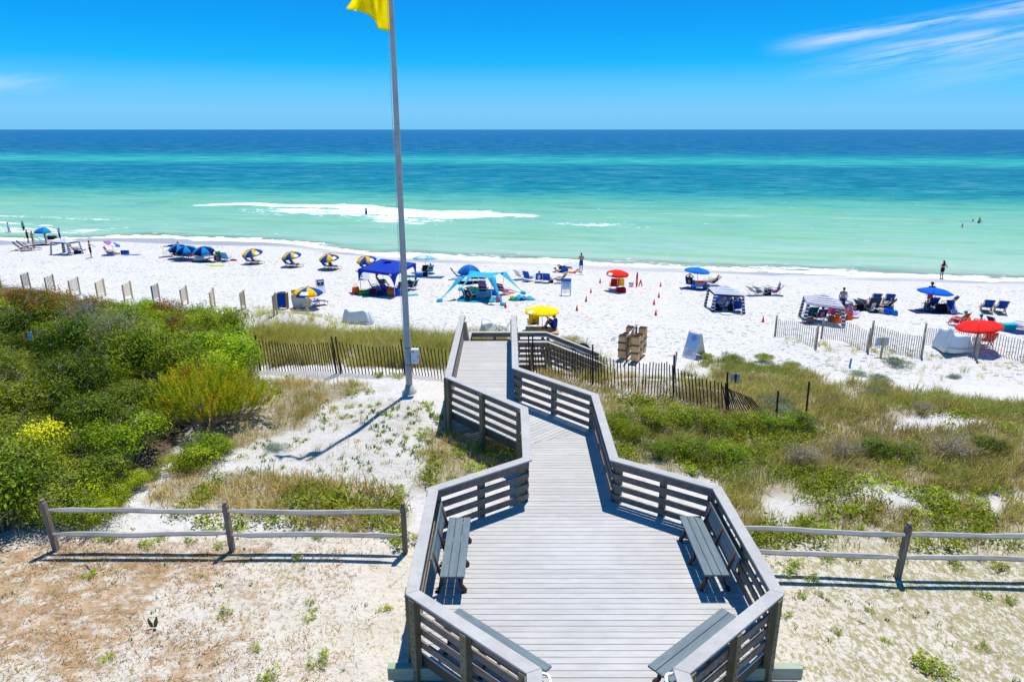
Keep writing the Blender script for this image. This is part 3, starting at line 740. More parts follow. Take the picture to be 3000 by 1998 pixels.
# white metal handrails
def handrail(pts, r=.022): MB().tube(pts, r, 10).build('handrail', M_PIPE, bw, smooth=True, org=org)
def hr(a, b, za, zb, off, ext=.3):
    A = Vector((a[0]+off[0], a[1]+off[1], za+.88)); B = Vector((b[0]+off[0], b[1]+off[1], zb+.88)); f = (B-A); f.z = 0; f.normalize()
    handrail([A-f*ext-Vector((off[0]*.8, off[1]*.8, 0)), A-f*ext, A, B, B+f*ext, B+f*ext-Vector((off[0]*.8, off[1]*.8, 0))])
hr((-1.95, 26.0), (-1.95, LY0), DZ, LZ, (.12, 0)); hr((.07, 26.0), (.07, LY0), DZ, LZ, (-.12, 0))
hr((xa, LY1), (xe-.2, LY1), LZ, zg+.1, (0, -.12), .5); hr((xa, LY0), (xe-.2, LY0), LZ, zg+.1, (0, .12), .35)
for x, sg in ((.30, 1), (2.29, -1)):
    pts = [(x+sg*.05, 7.55, CAPZ-.10), (x+sg*.12, 7.55, CAPZ-.10)]
    for k in range(5):
        a = R(90*k/4); pts.append((x+sg*(.12+.09*math.sin(a)), 7.46+.09*math.cos(a), CAPZ-.10))
    pts += [(x+sg*.21, 5.3, CAPZ-.16)]
    handrail(pts, .024)

# ---------------------------------------------------------------- benches
def make_bench(label):
    b = thing('park_bench', label, 'bench', group='benches round the viewing deck')
    L = 1.95; m = MB()
    for k in range(3): m.box((0, .145-.15*k, .445), (L, .142, .038))
    m.build('seat', M_SLATE, b, bevel=.006)
    m = MB(); Mx = Matrix.Rotation(R(14), 3, 'X')
    for k in range(2):
        c = Mx @ Vector((0, 0, .10+.155*k)); m.box((c.x, -.30+c.y*-1*-1, .50+c.z), (L, .036, .145), Mx)
    m.build('backrest', M_SLATE, b, bevel=.006)
    for x in (-.78, 0, .78):
        m = MB()
        def leg(pts, w, h):
            for p, q in zip(pts, pts[1:]): m.beam((x, *p), (x, *q), w, h, up=(1, 0, 0) if False else (0, 0, 1) if abs(q[1]-p[1]) < abs(q[0]-p[0]) else (0, 1, 0))
        pf = [(.19, .0), (.20, .05), (.135, .15), (.12, .27), (.15, .38), (.20, .425)]
        pb = [(-.30, .0), (-.29, .05), (-.215, .15), (-.20, .27), (-.235, .40), (-.285, .52), (-.365, .82)]
        m.tube([(x, a, z) for a, z in pf], [.05, .046, .036, .036, .042, .03], 8)
        m.tube([(x, a, z) for a, z in pb], [.05, .046, .036, .036, .042, .04, .03], 8)
        m.tube([(x, .19, .415), (x, .08, .385), (x, -.08, .38), (x, -.24, .41)], .036, 8)
        m.build('leg', M_BROWN, b, smooth=True)
    return b
b1 = make_bench('slate blue plank bench with its back to the left side of the viewing deck'); b1.location = (-1.06, 11.33, DZ); b1.rotation_euler.z = R(-90)
# bench local +Y faces the deck
dup(b1, (3.66, 11.38, DZ), R(90), 'slate blue plank bench along the right side of the viewing deck, in full view')
v = Vector((1.88, -1.65)).normalized(); nn = Vector((-v.y, v.x)) if -v.y > 0 else Vector((v.y, -v.x))
nn = Vector((.66, .751)); mid = Vector((-.64, 8.325)) + nn*.54
dup(b1, (mid.x, mid.y, DZ), math.atan2(nn.y, nn.x)-R(90), 'slate blue bench mostly hidden behind the near left railing of the deck')
nn = Vector((-.654, .757)); mid = Vector((3.245, 8.325)) + nn*.54
dup(b1, (mid.x, mid.y, DZ), math.atan2(nn.y, nn.x)-R(90), 'slate blue bench tucked inside the near right railing of the deck')

# ---------------------------------------------------------------- flag pole and flag
M_POLE = mat('weathered_pole', (.43, .435, .42), .55, var=.2, scale=1.5, spec=.4, bump=.1)
M_BOX = mat('white_box', (.78, .80, .82), .4, var=.05)
M_YEL = fabric('flag_yellow', (1.0, .84, .02), .80)
pb = G(1200, 1150)
fp = thing('flagpole', 'tall grey weathered flagpole standing in the sand left of the boardwalk', 'flagpole', pb)
H = 13.3
m = MB(); m.lathe([(.112, -.3), (.112, 1.2), (.108, 1.21), (.10, 4), (.088, 8), (.07, 12), (.062, H)], n=24).build('pole', M_POLE, fp, smooth=True)
MB().lathe([(.26, -.2), (.25, .05), (.17, .12), (.125, .3)], n=20).build('concrete_base', mat('pole_concrete', (.40, .41, .40), .9, bump=.3), fp, smooth=True)
for z in (1.02, 1.62): MB().lathe([(.114, z-.012), (.119, z-.008), (.119, z+.008), (.114, z+.012)], n=24).build('band', mat('dark_band', (.07, .07, .07), .5), fp)
m = MB(); m.box((0, -.112, 1.36), (.11, .03, .17)).tube([(0, -.125, 1.34), (0, -.14, 1.34)], .02, 8, mi=1)
m.build('hand_hole_cover', [M_POLE, mat('dark_band', (.07, .07, .07), .5)], fp, bevel=.004)
eb = MB().box((.245, -.02, 1.33), (.25, .17, .50)).build('electrical_box', M_BOX, fp, bevel=.012)
MB().box((.245, -.1075, 1.31), (.21, .006, .42)).build('box_door', M_BOX, eb, bevel=.003)
MB().box((.22, -.1125, 1.19), (.07, .004, .05)).build('notice_plate', mat('pale_blue_plate', (.45, .55, .68), .5), eb)
MB().box((.36, -.112, 1.33), (.02, .02, .09)).build('latch', mat('dark_band', (.07, .07, .07), .5), eb)
MB().box((.17, -.1125, 1.50), (.09, .004, .04)).build('warning_label', mat('orange_label', (.55, .16, .06), .5), eb)
MB().tube([(-.13, -.05, 2.0), (-.125, -.03, 9), (-.10, 0, H-.1)], .008, 5).build('halyard', mat('rope', (.6, .6, .58), .8), fp)
for z in (7.15, 8.3, 8.45, 8.75): MB().ell((.02, -.095, z), (.02, .02, .03), n=8).build('cleat', M_BOLT, fp)
fy = pb.y - .02
bot = [(1151, 97), (1128, 91), (1107, 84), (1100, 64), (1083, 46), (1060, 36), (1036, 31), (1012, 27)]
top = [(1140, -14), (1124, -24), (1110, -36), (1094, -40), (1080, -46), (1066, -50), (1054, -46), (1046, -38)]
rows = []
for i in range(15):
    f = i/14; row = []
    for k, (p, q) in enumerate(zip(bot, top)):
        for sub in range(3 if k < len(bot)-1 else 1):
            g = sub/3; k2 = min(k+1, len(bot)-1)
            bx = bot[k][0]*(1-g)+bot[k2][0]*g; by = bot[k][1]*(1-g)+bot[k2][1]*g
            tx = top[k][0]*(1-g)+top[k2][0]*g; ty = top[k][1]*(1-g)+top[k2][1]*g
            u = (k+g)/(len(bot)-1)
            yo = fy + .22*math.sin(u*9+f*1.6)*min(1, u*3) + .10*math.sin(u*21-f*3)*u
            bow = 6*math.sin(f*math.pi)*u
            row.append(aty(bx*(1-f)+tx*f+bow, by*(1-f)+ty*f, yo))
    rows.append(row)
fl = MB().sheet(rows, .004).build('flag', M_YEL, None, smooth=True, org=pb); fl.location = pb
tag(fl, 'bright yellow warning flag blowing left from the tall grey pole', 'flag')

# ---------------------------------------------------------------- split rail fences
M_RAIL = deckmat('split_rail_wood', (.30, .275, .245), (.52, .495, .46), rough=.9, axis_scale=(1, 8, 8))
M_RPOST = deckmat('split_post_wood', (.19, .145, .10), (.34, .275, .20), rough=.9, axis_scale=(8, 8, 1))
def split_fence(feet, label, hs=(.42, .97), hpost=1.25, leans=None, skip=()):
    o = Vector(feet[0]); f = thing('split_rail_fence', label, 'fence', o)
    for i, p in enumerate(feet):
        if i in skip: continue
        ln = (leans or {}).get(i, (0, 0)); b = Vector(p); t = b + Vector((ln[0], ln[1], hpost*random.uniform(.97, 1.03)))
        d = (Vector(feet[min(i+1, len(feet)-1)]) - Vector(feet[max(i-1, 0)])).normalized()
        m = MB(); a = b - Vector((0, 0, .3))
        m.beam(a, t-(t-b)*.06, .10, .135, up=(0, 1, 0)); m.beam(t-(t-b)*.061, t, .075, .10, up=(0, 1, 0))
        m.build('post', M_RPOST, f, org=o, bevel=.012)
    for i in range(len(feet)-1):
        for h in hs:
            a = Vector(feet[i]) + Vector((0, -.0, h)); b = Vector(feet[i+1]) + Vector((0, 0, h + random.uniform(-.02, .02)))
            a.y += random.uniform(-.02, .02); n = 9; pts = []; rs = []
            for k in range(n):
                u = k/(n-1); q = a.lerp(b, u); q.z += .02*math.sin(u*5+i*2+h*7)+random.uniform(-.008, .008); q.y += random.uniform(-.01, .01)
                pts.append(q); rs.append((.030 if k in (0, n-1) else .058)*random.uniform(.92, 1.1))
            MB().tube(pts, rs, 5).build('rail', M_RAIL, f, org=o)
    return f
split_fence([G(168, 1612), G(682, 1613), G(1188, 1618)], 'weathered split rail fence with three posts, left of the viewing deck', leans={0: (-.10, .02), 1: (-.03, 0), 2: (0, 0)}, hpost=1.22)
q = G(2628, 1690)
split_fence([Vector((4.36, q.y+.28, T(4.36, q.y+.28))), q, Vector((q.x+3.05, q.y-.05, T(q.x+3.05, q.y)))], 'weathered split rail fence right of the viewing deck, one grey post in view', leans={1: (.06, .03)}, hpost=1.28, hs=(.47, 1.0), skip=(0,))

# ---------------------------------------------------------------- picket sand fences
M_DPICK = mat('dark_picket', (.055, .043, .034), .9, var=.35, scale=3)
M_TPOST = mat('rusty_steel_post', (.05, .028, .022), .8, var=.4)
M_LPICK = deckmat('grey_picket', (.35, .315, .255), (.50, .455, .375), rough=.9, axis_scale=(6, 6, 1))
M_WIRE = mat('wire', (.12, .11, .10), .6)
def picket_fence(feet, label, n, h, posts, mats, postmat, ph, w=.036, lean=lambda u: (0, 0), hv=lambda u: 1, cat='fence', group=None, round_post=False, pr=.03):
    o = Vector(feet[0]); f = thing('picket_fence', label, cat, o, group=group)
    seg = [(Vector(b)-Vector(a)).length for a, b in zip(feet, feet[1:])]; tot = sum(seg)
    def at(u):
        s_ = u*tot
        for a, b, l in zip(feet, feet[1:], seg):
            if s_ <= l+1e-6: return Vector(a).lerp(Vector(b), s_/l), (Vector(b)-Vector(a)).normalized()
            s_ -= l
        return Vector(feet[-1]), (Vector(feet[-1])-Vector(feet[-2])).normalized()
    tops = []; bots = []
    for i in range(n):
        u = i/(n-1); p, d = at(u); p = Vector((p.x, p.y, T(p.x, p.y)-.04)); lx, ly = lean(u); hh = h*hv(u)*random.uniform(.97, 1.03)
        t = p + Vector((lx*hh+random.uniform(-.012, .012), ly*hh+random.uniform(-.02, .02), hh*math.sqrt(max(.1, 1-lx*lx-ly*ly))))
        MB().beam(p, t, w, .012, up=(-d.y, d.x, 0)).build('picket', mats, f, org=o)
        tops.append(p.lerp(t, .80)); bots.append(p.lerp(t, .25))
    for pts in (tops, bots, [a.lerp(b, .5) for a, b in zip(tops, bots)]): MB().tube(pts, .004, 4).build('wire', M_WIRE, f, org=o)
    for u in posts:
        if isinstance(u, tuple): q0 = G(*u); u = min((k/400 for k in range(401)), key=lambda k: (at(k)[0]-q0).length)
        p, d = at(u); p = Vector((p.x, p.y, T(p.x, p.y)-.2)); p += Vector((d.y, -d.x, 0))*.04; lx, ly = lean(u)
        q_ = p + Vector((lx*.6*ph, ly*.6*ph, ph+.2))
        mm = MB()
        if round_post: mm.tube([p, q_], [pr, pr*.92], 10)
        else: mm.beam(p, q_, .05, .05, up=(0, 1, 0))
        mm.build('post', postmat, f, org=o, smooth=round_post)
    return f
picket_fence([G(738, 1082), G(860, 1086), G(985, 1093), G(1120, 1099), G(1215, 1097), G(1312, 1113)], 'dark picket sand fence behind the flagpole, running left into the bushes', 66, 1.18,
             ((765, 1083), (988, 1093), (1001, 1093), (1187, 1098)), M_DPICK, M_TPOST, 1.42, lean=lambda u: (-.10+.05*math.sin(u*20), .06*math.sin(u*13)), hv=lambda u: 1+.05*math.sin(u*16))
picket_fence([G(1545, 1092), G(1640, 1102), G(1760, 1130), G(1880, 1150), G(1972, 1165), G(2060, 1195), G(2128, 1214)], 'dark picket sand fence right of the boardwalk, sagging between steel posts', 64, 1.2,
             ((1552, 1092), (1566, 1094), (1734, 1128), (1975, 1166), (2132, 1214)), M_DPICK, M_TPOST, 1.55, lean=lambda u: (-.05-.13*max(0, u-.72)/.28-.05*math.sin(u*17), .05*math.sin(u*11)), hv=lambda u: 1.04-.10*math.sin((u*2.8 % 1)*math.pi), group=None)
a_ = G(2128, 1214)
picket_fence([a_+Vector((.06, .0, 0)), G(2180, 1216), G(2255, 1222)], 'collapsed end of a dark picket fence leaning over in the dune grass', 15, 1.1, (0.02,), M_DPICK, M_TPOST, 1.3,
             lean=lambda u: (-.25-.45*u, .15*u), hv=lambda u: 1-.1*u)
for (px, py0, py1, lb) in ((2275, 1145, 1222, 'short thin steel stake standing in the dune grass'), (2361, 1118, 1222, 'tall thin rusty steel stake standing in the dune grass')):
    p = G(px, py1); top = aty(px-3, py0, p.y); s_ = MB().beam((0, 0, -.2), (-.05, 0, top.z-p.z), .05, .05, up=(0, 1, 0)).build('steel_stake', M_TPOST, None); s_.location = p; tag(s_, lb, 'stake', 'steel stakes in the dune grass')
# five light sections by the beach on the right
M_BPOST = deckmat('beach_post_wood', (.24, .21, .165), (.38, .34, .27), axis_scale=(6, 6, 1))
secs = [((2272, 986), (2392, 1017)), ((2408, 992), (2544, 1028)), ((2552, 1004), (2700, 1043)), ((2706, 1010), (2862, 1052)), ((2850, 1018), (3040, 1060))]
names = ['slatted sand fence section nearest the red cone, left of a gap', 'slatted sand fence section left of the blank sign board', 'slatted sand fence section behind the blank sign board', 'slatted sand fence section in front of the white tarp', 'slatted sand fence section in front of the red beach chair, running out of view']
for k, ((x0, y0), (x1, y1)) in enumerate(secs):
    A, B = G(x0, y0), G(x1, y1)
    Mid = A.lerp(B, .5)+Vector((0, -.12, 0))
    picket_fence([A, Mid, B], names[k], (21, 24, 24, 25, 24)[k], 1.05, (0, 1) if k != 4 else (0.04, 1), M_LPICK, M_BPOST, 1.25, w=.034, lean=lambda u: (-.02, .02), group='slatted fence sections by the beach', round_post=True, pr=.06)

# ---------------------------------------------------------------- board panels between posts along the beach, left
M_RAW = deckmat('raw_board', (.62, .42, .23), (.80, .60, .36), axis_scale=(6, 6, 1))
M_RAWP = deckmat('pale_board', (.86, .68, .42), (.95, .82, .58), axis_scale=(2, 2, 6))
M_BLUEP = mat('blue_paint', (.02, .13, .36), .6)
pan = [((-8, 788), None), ((80, 797), (55, 806)), ((153, 804), (124, 815)), ((226, 811), (193, 824)), ((301, 817), (273, 832)), ((380, 823), (352, 838)), ((461, 830), (438, 840)), ((544, 837), (523, 852)), ((623, 843), (611, 860)), ((713, 850), (700, 862)), ((806, 859), (796, 869))]
plab = ['topmost far left board panel half hidden by scrub', 'far pale board panel just showing over the scrub, second from the far end', 'pale board panel between posts, third from the far end', 'pale board panel between posts, in line with the striped cabana', 'pale board panel above the scrub, second left of the blue post', 'pale board panel above the scrub, next left of the blue post', 'pale board panel with one post painted blue', 'pale board panel standing clear of the scrub, right of the blue post', 'narrow pale board panel, third from the near end', 'narrow pale board panel, second from the near end', 'nearest narrow board panel beside the stacked blue chairs']
for k, (fa, ne) in enumerate(pan):
    A = Gh(fa[0], fa[1], 1.3); 
    if ne is None: ne = (fa[0]-30, fa[1]+8)
    B = Gh(ne[0], ne[1], 1.12)
    B = A + (B-A)*min(.80, 2.0/(B-A).length)
    B.z = T(B.x, B.y)
    t = thing('slat_panel', plab[k].replace('board panel', 'slatted panel'), 'fence panel', A, group='slatted panels along the dune edge')
    rel = B-A
    MB().box((0, 0, .6), (.09, .09, 1.4)).build('post', M_RAW, t, bevel=.006)
    MB().box((rel.x, rel.y, rel.z+.5), (.09, .09, 1.26)).build('post', M_BLUEP if k == 6 else M_RAW, t, bevel=.006)
    d = rel.normalized(); m = MB(); L_ = rel.length; ns = max(6, int(L_/.10))
    for j in range(ns):
        f = (j+.5)/ns; q = rel*f; h0, h1 = .28+random.uniform(-.03, .03), 1.26-.12*f+random.uniform(-.025, .025)
        m.beam(q+Vector((0, 0, h0)), q+Vector((random.uniform(-.01, .01), 0, h1)), .052, .012, up=(-d.y, d.x, 0))
    for h in (.5, .85, 1.1): m.beam(Vector((0, 0, h)), rel+Vector((0, 0, h-.1)), .008, .008)
    m.build('slats', M_RAWP, t)
# ---------------------------------------------------------------- plants
def palette(name):
    P = {'dune': [(.13, .17, .035), (.18, .20, .05), (.24, .23, .075), (.32, .28, .13), (.27, .22, .125), (.19, .155, .095)],
         'oat': [(.24, .23, .07), (.18, .20, .05), (.30, .27, .12), (.36, .31, .17), (.22, .19, .10), (.20, .21, .06)],
         'dry': [(.36, .29, .17), (.30, .24, .13), (.24, .20, .10), (.20, .20, .07), (.40, .33, .20), (.22, .17, .11)],
         'drygreen': [(.34, .26, .13), (.20, .24, .05), (.26, .26, .07), (.22, .17, .10), (.17, .22, .04), (.30, .24, .13)],
         'pale': [(.30, .30, .10), (.22, .26, .07), (.36, .32, .16), (.28, .28, .09), (.40, .36, .20), (.18, .22, .06)]}[name]
    return np.array(P)*np.array([1.95, 1.88, 1.2])
def blades(cx, cy, h, pal, nb, width=.012, spread=.10, zoff=-.02, rng=RNG, leanmax=.95):
    """tufts -> arrays of curved two-segment blades"""
    n = len(cx); N = n*nb
    pt = vnoise(cx*.42+11, cy*.55+3)*1.5 + vnoise(cx*1.3, cy*1.3)*.7 + .5 + rng.normal(0, .20, n); k = np.clip((pt*len(pal)).astype(int), 0, len(pal)-1)
    X = np.repeat(cx, nb)+rng.normal(0, spread, N); Y = np.repeat(cy, nb)+rng.normal(0, spread, N); Z = terr(X, Y)+zoff
    H = np.repeat(h, nb)*rng.uniform(.45, 1.1, N)
    a = rng.uniform(0, 2*np.pi, N); ln = rng.uniform(.08, leanmax, N)*H*1.15
    wind = .10*H
    dx = np.cos(a)*ln+wind*.3; dy = np.sin(a)*ln-wind
    wa = rng.uniform(0, np.pi, N); wx = np.cos(wa)*width*rng.uniform(.6, 1.3, N); wy = np.sin(wa)*width
    V = np.zeros((N, 5, 3))
    V[:, 0] = np.stack([X-wx, Y-wy, Z], 1); V[:, 1] = np.stack([X+wx, Y+wy, Z], 1)
    mx, my, mz = X+dx*.38, Y+dy*.38, Z+H*.62
    V[:, 2] = np.stack([mx+wx*.8, my+wy*.8, mz], 1); V[:, 3] = np.stack([mx-wx*.8, my-wy*.8, mz], 1)
    V[:, 4] = np.stack([X+dx, Y+dy, Z+H*.92], 1)
    T_ = np.repeat(pal[k], nb, 0)*.72 + pal[rng.integers(len(pal), size=N)]*.28
    T_ = T_*rng.uniform(.75, 1.25, (N, 1)); T_ = np.repeat(T_[:, None], 5, 1)
    return V.reshape(-1, 3), T_.reshape(-1, 3), N
def blade_mesh(name, parts, material):
    V = np.concatenate([p[0] for p in parts]); Tn = np.concatenate([p[1] for p in parts]); N = len(V)//5
    b = np.arange(N)*5; lp = np.stack([b, b+1, b+2, b+3, b+3, b+2, b+4], 1).ravel()
    return mesh_np(name, V, np.tile([4, 3], N), lp, Tn, material)
M_GRASS = vmat('grass_blades', .6, .28, .2)
# sample tufts over the dune
def scatter(x0, x1, y0, y1, dens):
    n = int((x1-x0)*(y1-y0)*dens); return RNG.uniform(x0, x1, n), RNG.uniform(y0, y1, n)
MAXD = 60
sx, sy = scatter(-26, 36, 12.5, 47, MAXD)
rsel, th = vegcover(sx, sy); keepr = RNG.random(len(sx))
groups = {'right': [], 'left': []}
clump = np.clip(.78+1.1*vnoise(sx*.9+3, sy*.9)+.9*vnoise(sx*2.3, sy*2.3), .16, 1.5)
for (poly, dens, h, pal), m in zip(GRASS, rsel):
    k = (keepr*MAXD < dens*2.1*clump*m) & (m > 0)
    k &= ~((sx > -2.1) & (sx < .2) & (sy > 18.8) & (sy < 30.2)); k &= ~((sx > .1) & (sx < 3.9) & (sy > 28.6) & (sy < 30.2))
    for side, mm in (('right', sx > .8), ('left', sx <= .8)):
        q = k & mm
        if q.sum() == 0: continue
        patch = vnoise(sx[q]*.5, sy[q]*.5+20)
        hh = h*np.clip(.85+.9*vnoise(sx[q]*.6+7, sy[q]*.6)+.25*RNG.normal(size=q.sum()), .35, 1.6)
        P = palette(pal)
        far = sy[q] > 26
        groups[side].append(blades(sx[q], sy[q], hh, P, 15 if dens > 4 else 11, .0095 if h > .4 else .007, .11 if dens > 4 else .07))
tag(blade_mesh('dune_grass', groups['right'], M_GRASS), 'dry olive dune grass covering the sand right of the boardwalk', 'grass', kind='stuff')
tag(blade_mesh('dune_grass', groups['left'], M_GRASS), 'tan and olive dune grass patches left of the boardwalk', 'grass', kind='stuff')
# thin stubble and seedlings on the near sand
sx, sy = scatter(-10, 11, 6.0, 13.4, 60)
dn = np.clip(.30+1.5*vnoise(sx*.8, sy*.8)+.9*vnoise(sx*2.5, sy*2.5) + .45*sst(4, 9, sx), 0, 1)
k = (RNG.random(len(sx)) < dn*.6) & ~((sx > -1.75) & (sx < 4.35))
g = blades(sx[k], sy[k], np.full(k.sum(), .055), palette('dry')*np.array([.80, .86, .62]), 7, .0035, .05, -.005, leanmax=1.3)
sx2, sy2 = scatter(-10, 11, 6.0, 13.6, 7); k2 = (RNG.random(len(sx2)) < np.clip(.25+1.6*vnoise(sx2*.9+20, sy2*.9), 0, 1)) & ~((sx2 > -1.75) & (sx2 < 4.35))
GREENS = np.array([(.13, .20, .03), (.18, .25, .04), (.10, .16, .03), (.22, .24, .06)])
g2 = blades(sx2[k2], sy2[k2], np.full(k2.sum(), .07), GREENS, 9, .009, .035, -.005, leanmax=1.1)
sx3, sy3 = scatter(-8.5, 1.2, 14.5, 24, 9); px3, py3 = gpx(sx3, sy3); k3 = inpoly(px3, py3, [(700, 1330), (880, 1150), (1250, 1160), (1320, 1240), (1240, 1440), (700, 1420)]) & (RNG.random(len(sx3)) < np.clip(.5+1.4*vnoise(sx3*.8, sy3*.8), 0, 1))
g3 = blades(sx3[k3], sy3[k3], np.full(k3.sum(), .13), GREENS*1.3, 11, .014, .045, -.005, leanmax=1.2)
tag(blade_mesh('stubble', [g, g2, g3], M_GRASS), 'thin dry stubble and tiny green sprouts on the near sand', 'stubble', kind='stuff')
# fallen pine straw
sx, sy = scatter(-10.5, -2.5, 6.5, 13.2, 150)
dn = np.clip((-2.4-sx)/6.5, 0, 1)*.7 + 1.2*vnoise(sx*.8+2, sy*.8) + .8*vnoise(sx*3, sy*3)
k = RNG.random(len(sx)) < np.clip(dn, 0, 1)
g = blades(sx[k], sy[k], np.full(k.sum(), .05), np.array([(.52, .33, .17), (.42, .25, .12), (.60, .42, .24), (.30, .18, .10)]), 3, .007, .05, .0, leanmax=3.2)
tag(blade_mesh('pine_straw', [g], M_GRASS), 'fallen orange brown pine straw on the sand, lower left', 'pine straw', kind='stuff')

# ---- leafy shrubs: prototypes of leaf clusters on twigs
M_LEAF = vmat('shrub_leaves', .55, .28, .14, vary=.28)
M_FEATHER = vmat('feathery_needles', .6, .30, .1)
M_TWIG = mat('grey_twig', (.34, .285, .215), .9, var=.3)
def rot_quads(C, size, asp, normal_bias, rng, tint):
    """leaf-shaped rhombs centred on C"""
    N = len(C); nrm = rng.normal(size=(N, 3)); nrm /= np.linalg.norm(nrm, axis=1, keepdims=True); nrm = nrm + normal_bias; nrm /= np.linalg.norm(nrm, axis=1, keepdims=True)
    t_ = rng.normal(size=(N, 3)); t_ -= nrm*(t_*nrm).sum(1, keepdims=True); t_ /= np.linalg.norm(t_, axis=1, keepdims=True); b_ = np.cross(nrm, t_)
    s = (size*rng.uniform(.65, 1.3, N))[:, None]
    V = np.stack([C-t_*s, C-b_*s*asp, C+t_*s, C+b_*s*asp], 1).reshape(-1, 3)
    return V, np.repeat(np.clip(tint*np.array([1.90, 1.60, .48]), 0, .8), 4, 0)
def shrub_proto(name, cols, lobes, n_tw, per, leaf, rng, asp=.45, h=1.7, r=1.35, top=None, twigs=70, tw_mat=None, bare=0):
    """lobed crown built of twig-end leaf clusters"""
    cols = np.array(cols); L = []
    for i in range(lobes):
        a = rng.uniform(0, 2*np.pi); d = r*.62*math.sqrt(rng.random()); L.append((d*math.cos(a), d*math.sin(a), h*rng.uniform(.38, .66), r*rng.uniform(.40, .62), h*rng.uniform(.28, .42), rng.integers(len(cols))))
    C = []; Tn = []; tips = []; O = []
    for i in range(n_tw):
        l = L[i % lobes]; v = rng.normal(size=3); v /= np.linalg.norm(v); v[2] = abs(v[2])*1.1-.25
        rad = rng.uniform(.72, 1.06); p = np.array([l[0]+v[0]*l[3]*rad, l[1]+v[1]*l[3]*rad, max(.05, l[2]+v[2]*l[4]*rad)])
        tips.append(p); k = per; O.append(np.repeat(v[None], k, 0)); C.append(p+rng.normal(0, 1, (k, 3))*np.array([.10, .10, .075])*r/1.35)
        c = cols[l[5]]*.6+cols[rng.integers(len(cols))]*.4
        if top is not None and p[2] > h*.74 and rng.random() < top[1]: c = np.array(top[0])
        Tn.append(c*rng.uniform(.75, 1.25, (k, 1)))
    C = np.concatenate(C); Tn = np.concatenate(Tn)
    O = np.concatenate(O); V, TT = rot_quads(C, leaf, asp, O*1.5+np.array([0, 0, .35]), rng, Tn); N = len(V)//4
    me = mesh_np('foliage', V, np.full(N, 4), np.arange(4*N), TT, M_LEAF)
    m = MB()
    for p in [tips[i] for i in rng.choice(len(tips), min(twigs, len(tips)), replace=False)]:
        b = Vector((p[0]*.18, p[1]*.18, -.15)); e = Vector(p)*1.0; e.z += .02; mid = b.lerp(e, .55)+Vector((rng.normal()*.08, rng.normal()*.08, .10)); m.tube([b, mid, e], [.018, .010, .004], 4, caps=False)
    for i in range(bare):
        a = rng.uniform(0, 6.28); e = Vector((math.cos(a)*r*.8*rng.random(), math.sin(a)*r*.8*rng.random(), h*rng.uniform(.75, 1.08))); b = e*.45
        m.tube([b, b.lerp(e, .5)+Vector((rng.normal()*.07, rng.normal()*.07, 0)), e], [.010, .007, .003], 4, caps=False)
        for j in range(4):
            q = b.lerp(e, rng.uniform(.4, .95)); m.tube([q, q+Vector((rng.normal()*.16, rng.normal()*.16, rng.uniform(.02, .22)))], [.005, .002], 3, caps=False)
    st = m.build('stem', tw_mat or M_TWIG, None)
    return me, st
rg = np.random.default_rng(5)
G1 = [(.10, .17, .018), (.15, .22, .02), (.075, .13, .015)]
protos = {
 'bright': [shrub_proto('s', [(.15, .25, .012), (.20, .29, .015), (.10, .18, .012)], 8, 360, 12, .050, np.random.default_rng(k), bare=5) for k in (1, 2)],
 'dark': [shrub_proto('s', [(.042, .085, .012), (.065, .115, .015), (.09, .145, .018)], 8, 360, 12, .048, np.random.default_rng(k), bare=10) for k in (3, 4)],
 'mid': [shrub_proto('s', [(.09, .15, .014), (.125, .19, .016), (.16, .22, .02)], 8, 350, 12, .048, np.random.default_rng(k), bare=12) for k in (5, 6)],
 'grey': [shrub_proto('s', [(.10, .15, .035), (.13, .175, .045), (.085, .13, .025)], 9, 400, 12, .042, np.random.default_rng(k), bare=8) for k in (7, 8)],
 'rust': [shrub_proto('s', [(.10, .13, .02), (.13, .16, .02), (.09, .10, .025)], 7, 330, 12, .046, np.random.default_rng(k), top=((.15, .055, .018), .5), bare=10) for k in (9,)],
 'twig': [shrub_proto('s', [(.12, .13, .05), (.15, .15, .07)], 6, 120, 10, .03, np.random.default_rng(k), twigs=120, bare=110) for k in (10, 11)],
 'yellow': [shrub_proto('s', [(.12, .18, .03), (.16, .20, .03)], 8, 360, 12, .048, np.random.default_rng(k), top=((.36, .41, .02), .85), bare=3) for k in (12,)],
}
for lst in protos.values():
    for a, b in lst:
        for o in (a, b): COL.objects.unlink(o)
KLAB = {'bright': 'bright glossy green', 'dark': 'dark green', 'mid': 'mid green leafy', 'grey': 'grey-green small-leaved', 'rust': 'rust-tipped green', 'twig': 'bare grey twiggy', 'yellow': 'yellow-topped'}
def place_shrub(kind, x, y, s, label, group, sq=1.0, name='shrub', cat='shrub', zo=-.05):
    a, b = protos[kind][random.randrange(len(protos[kind]))]
    t = thing(name, label, cat, (x, y, T(x, y)+zo), random.uniform(0, 6.28), group=group); t.scale = (s*random.uniform(.9, 1.12), s*random.uniform(.9, 1.12), s*sq)
    for o in (a, b):
        c = o.copy(); COL.objects.link(c); c.parent = t
    return t
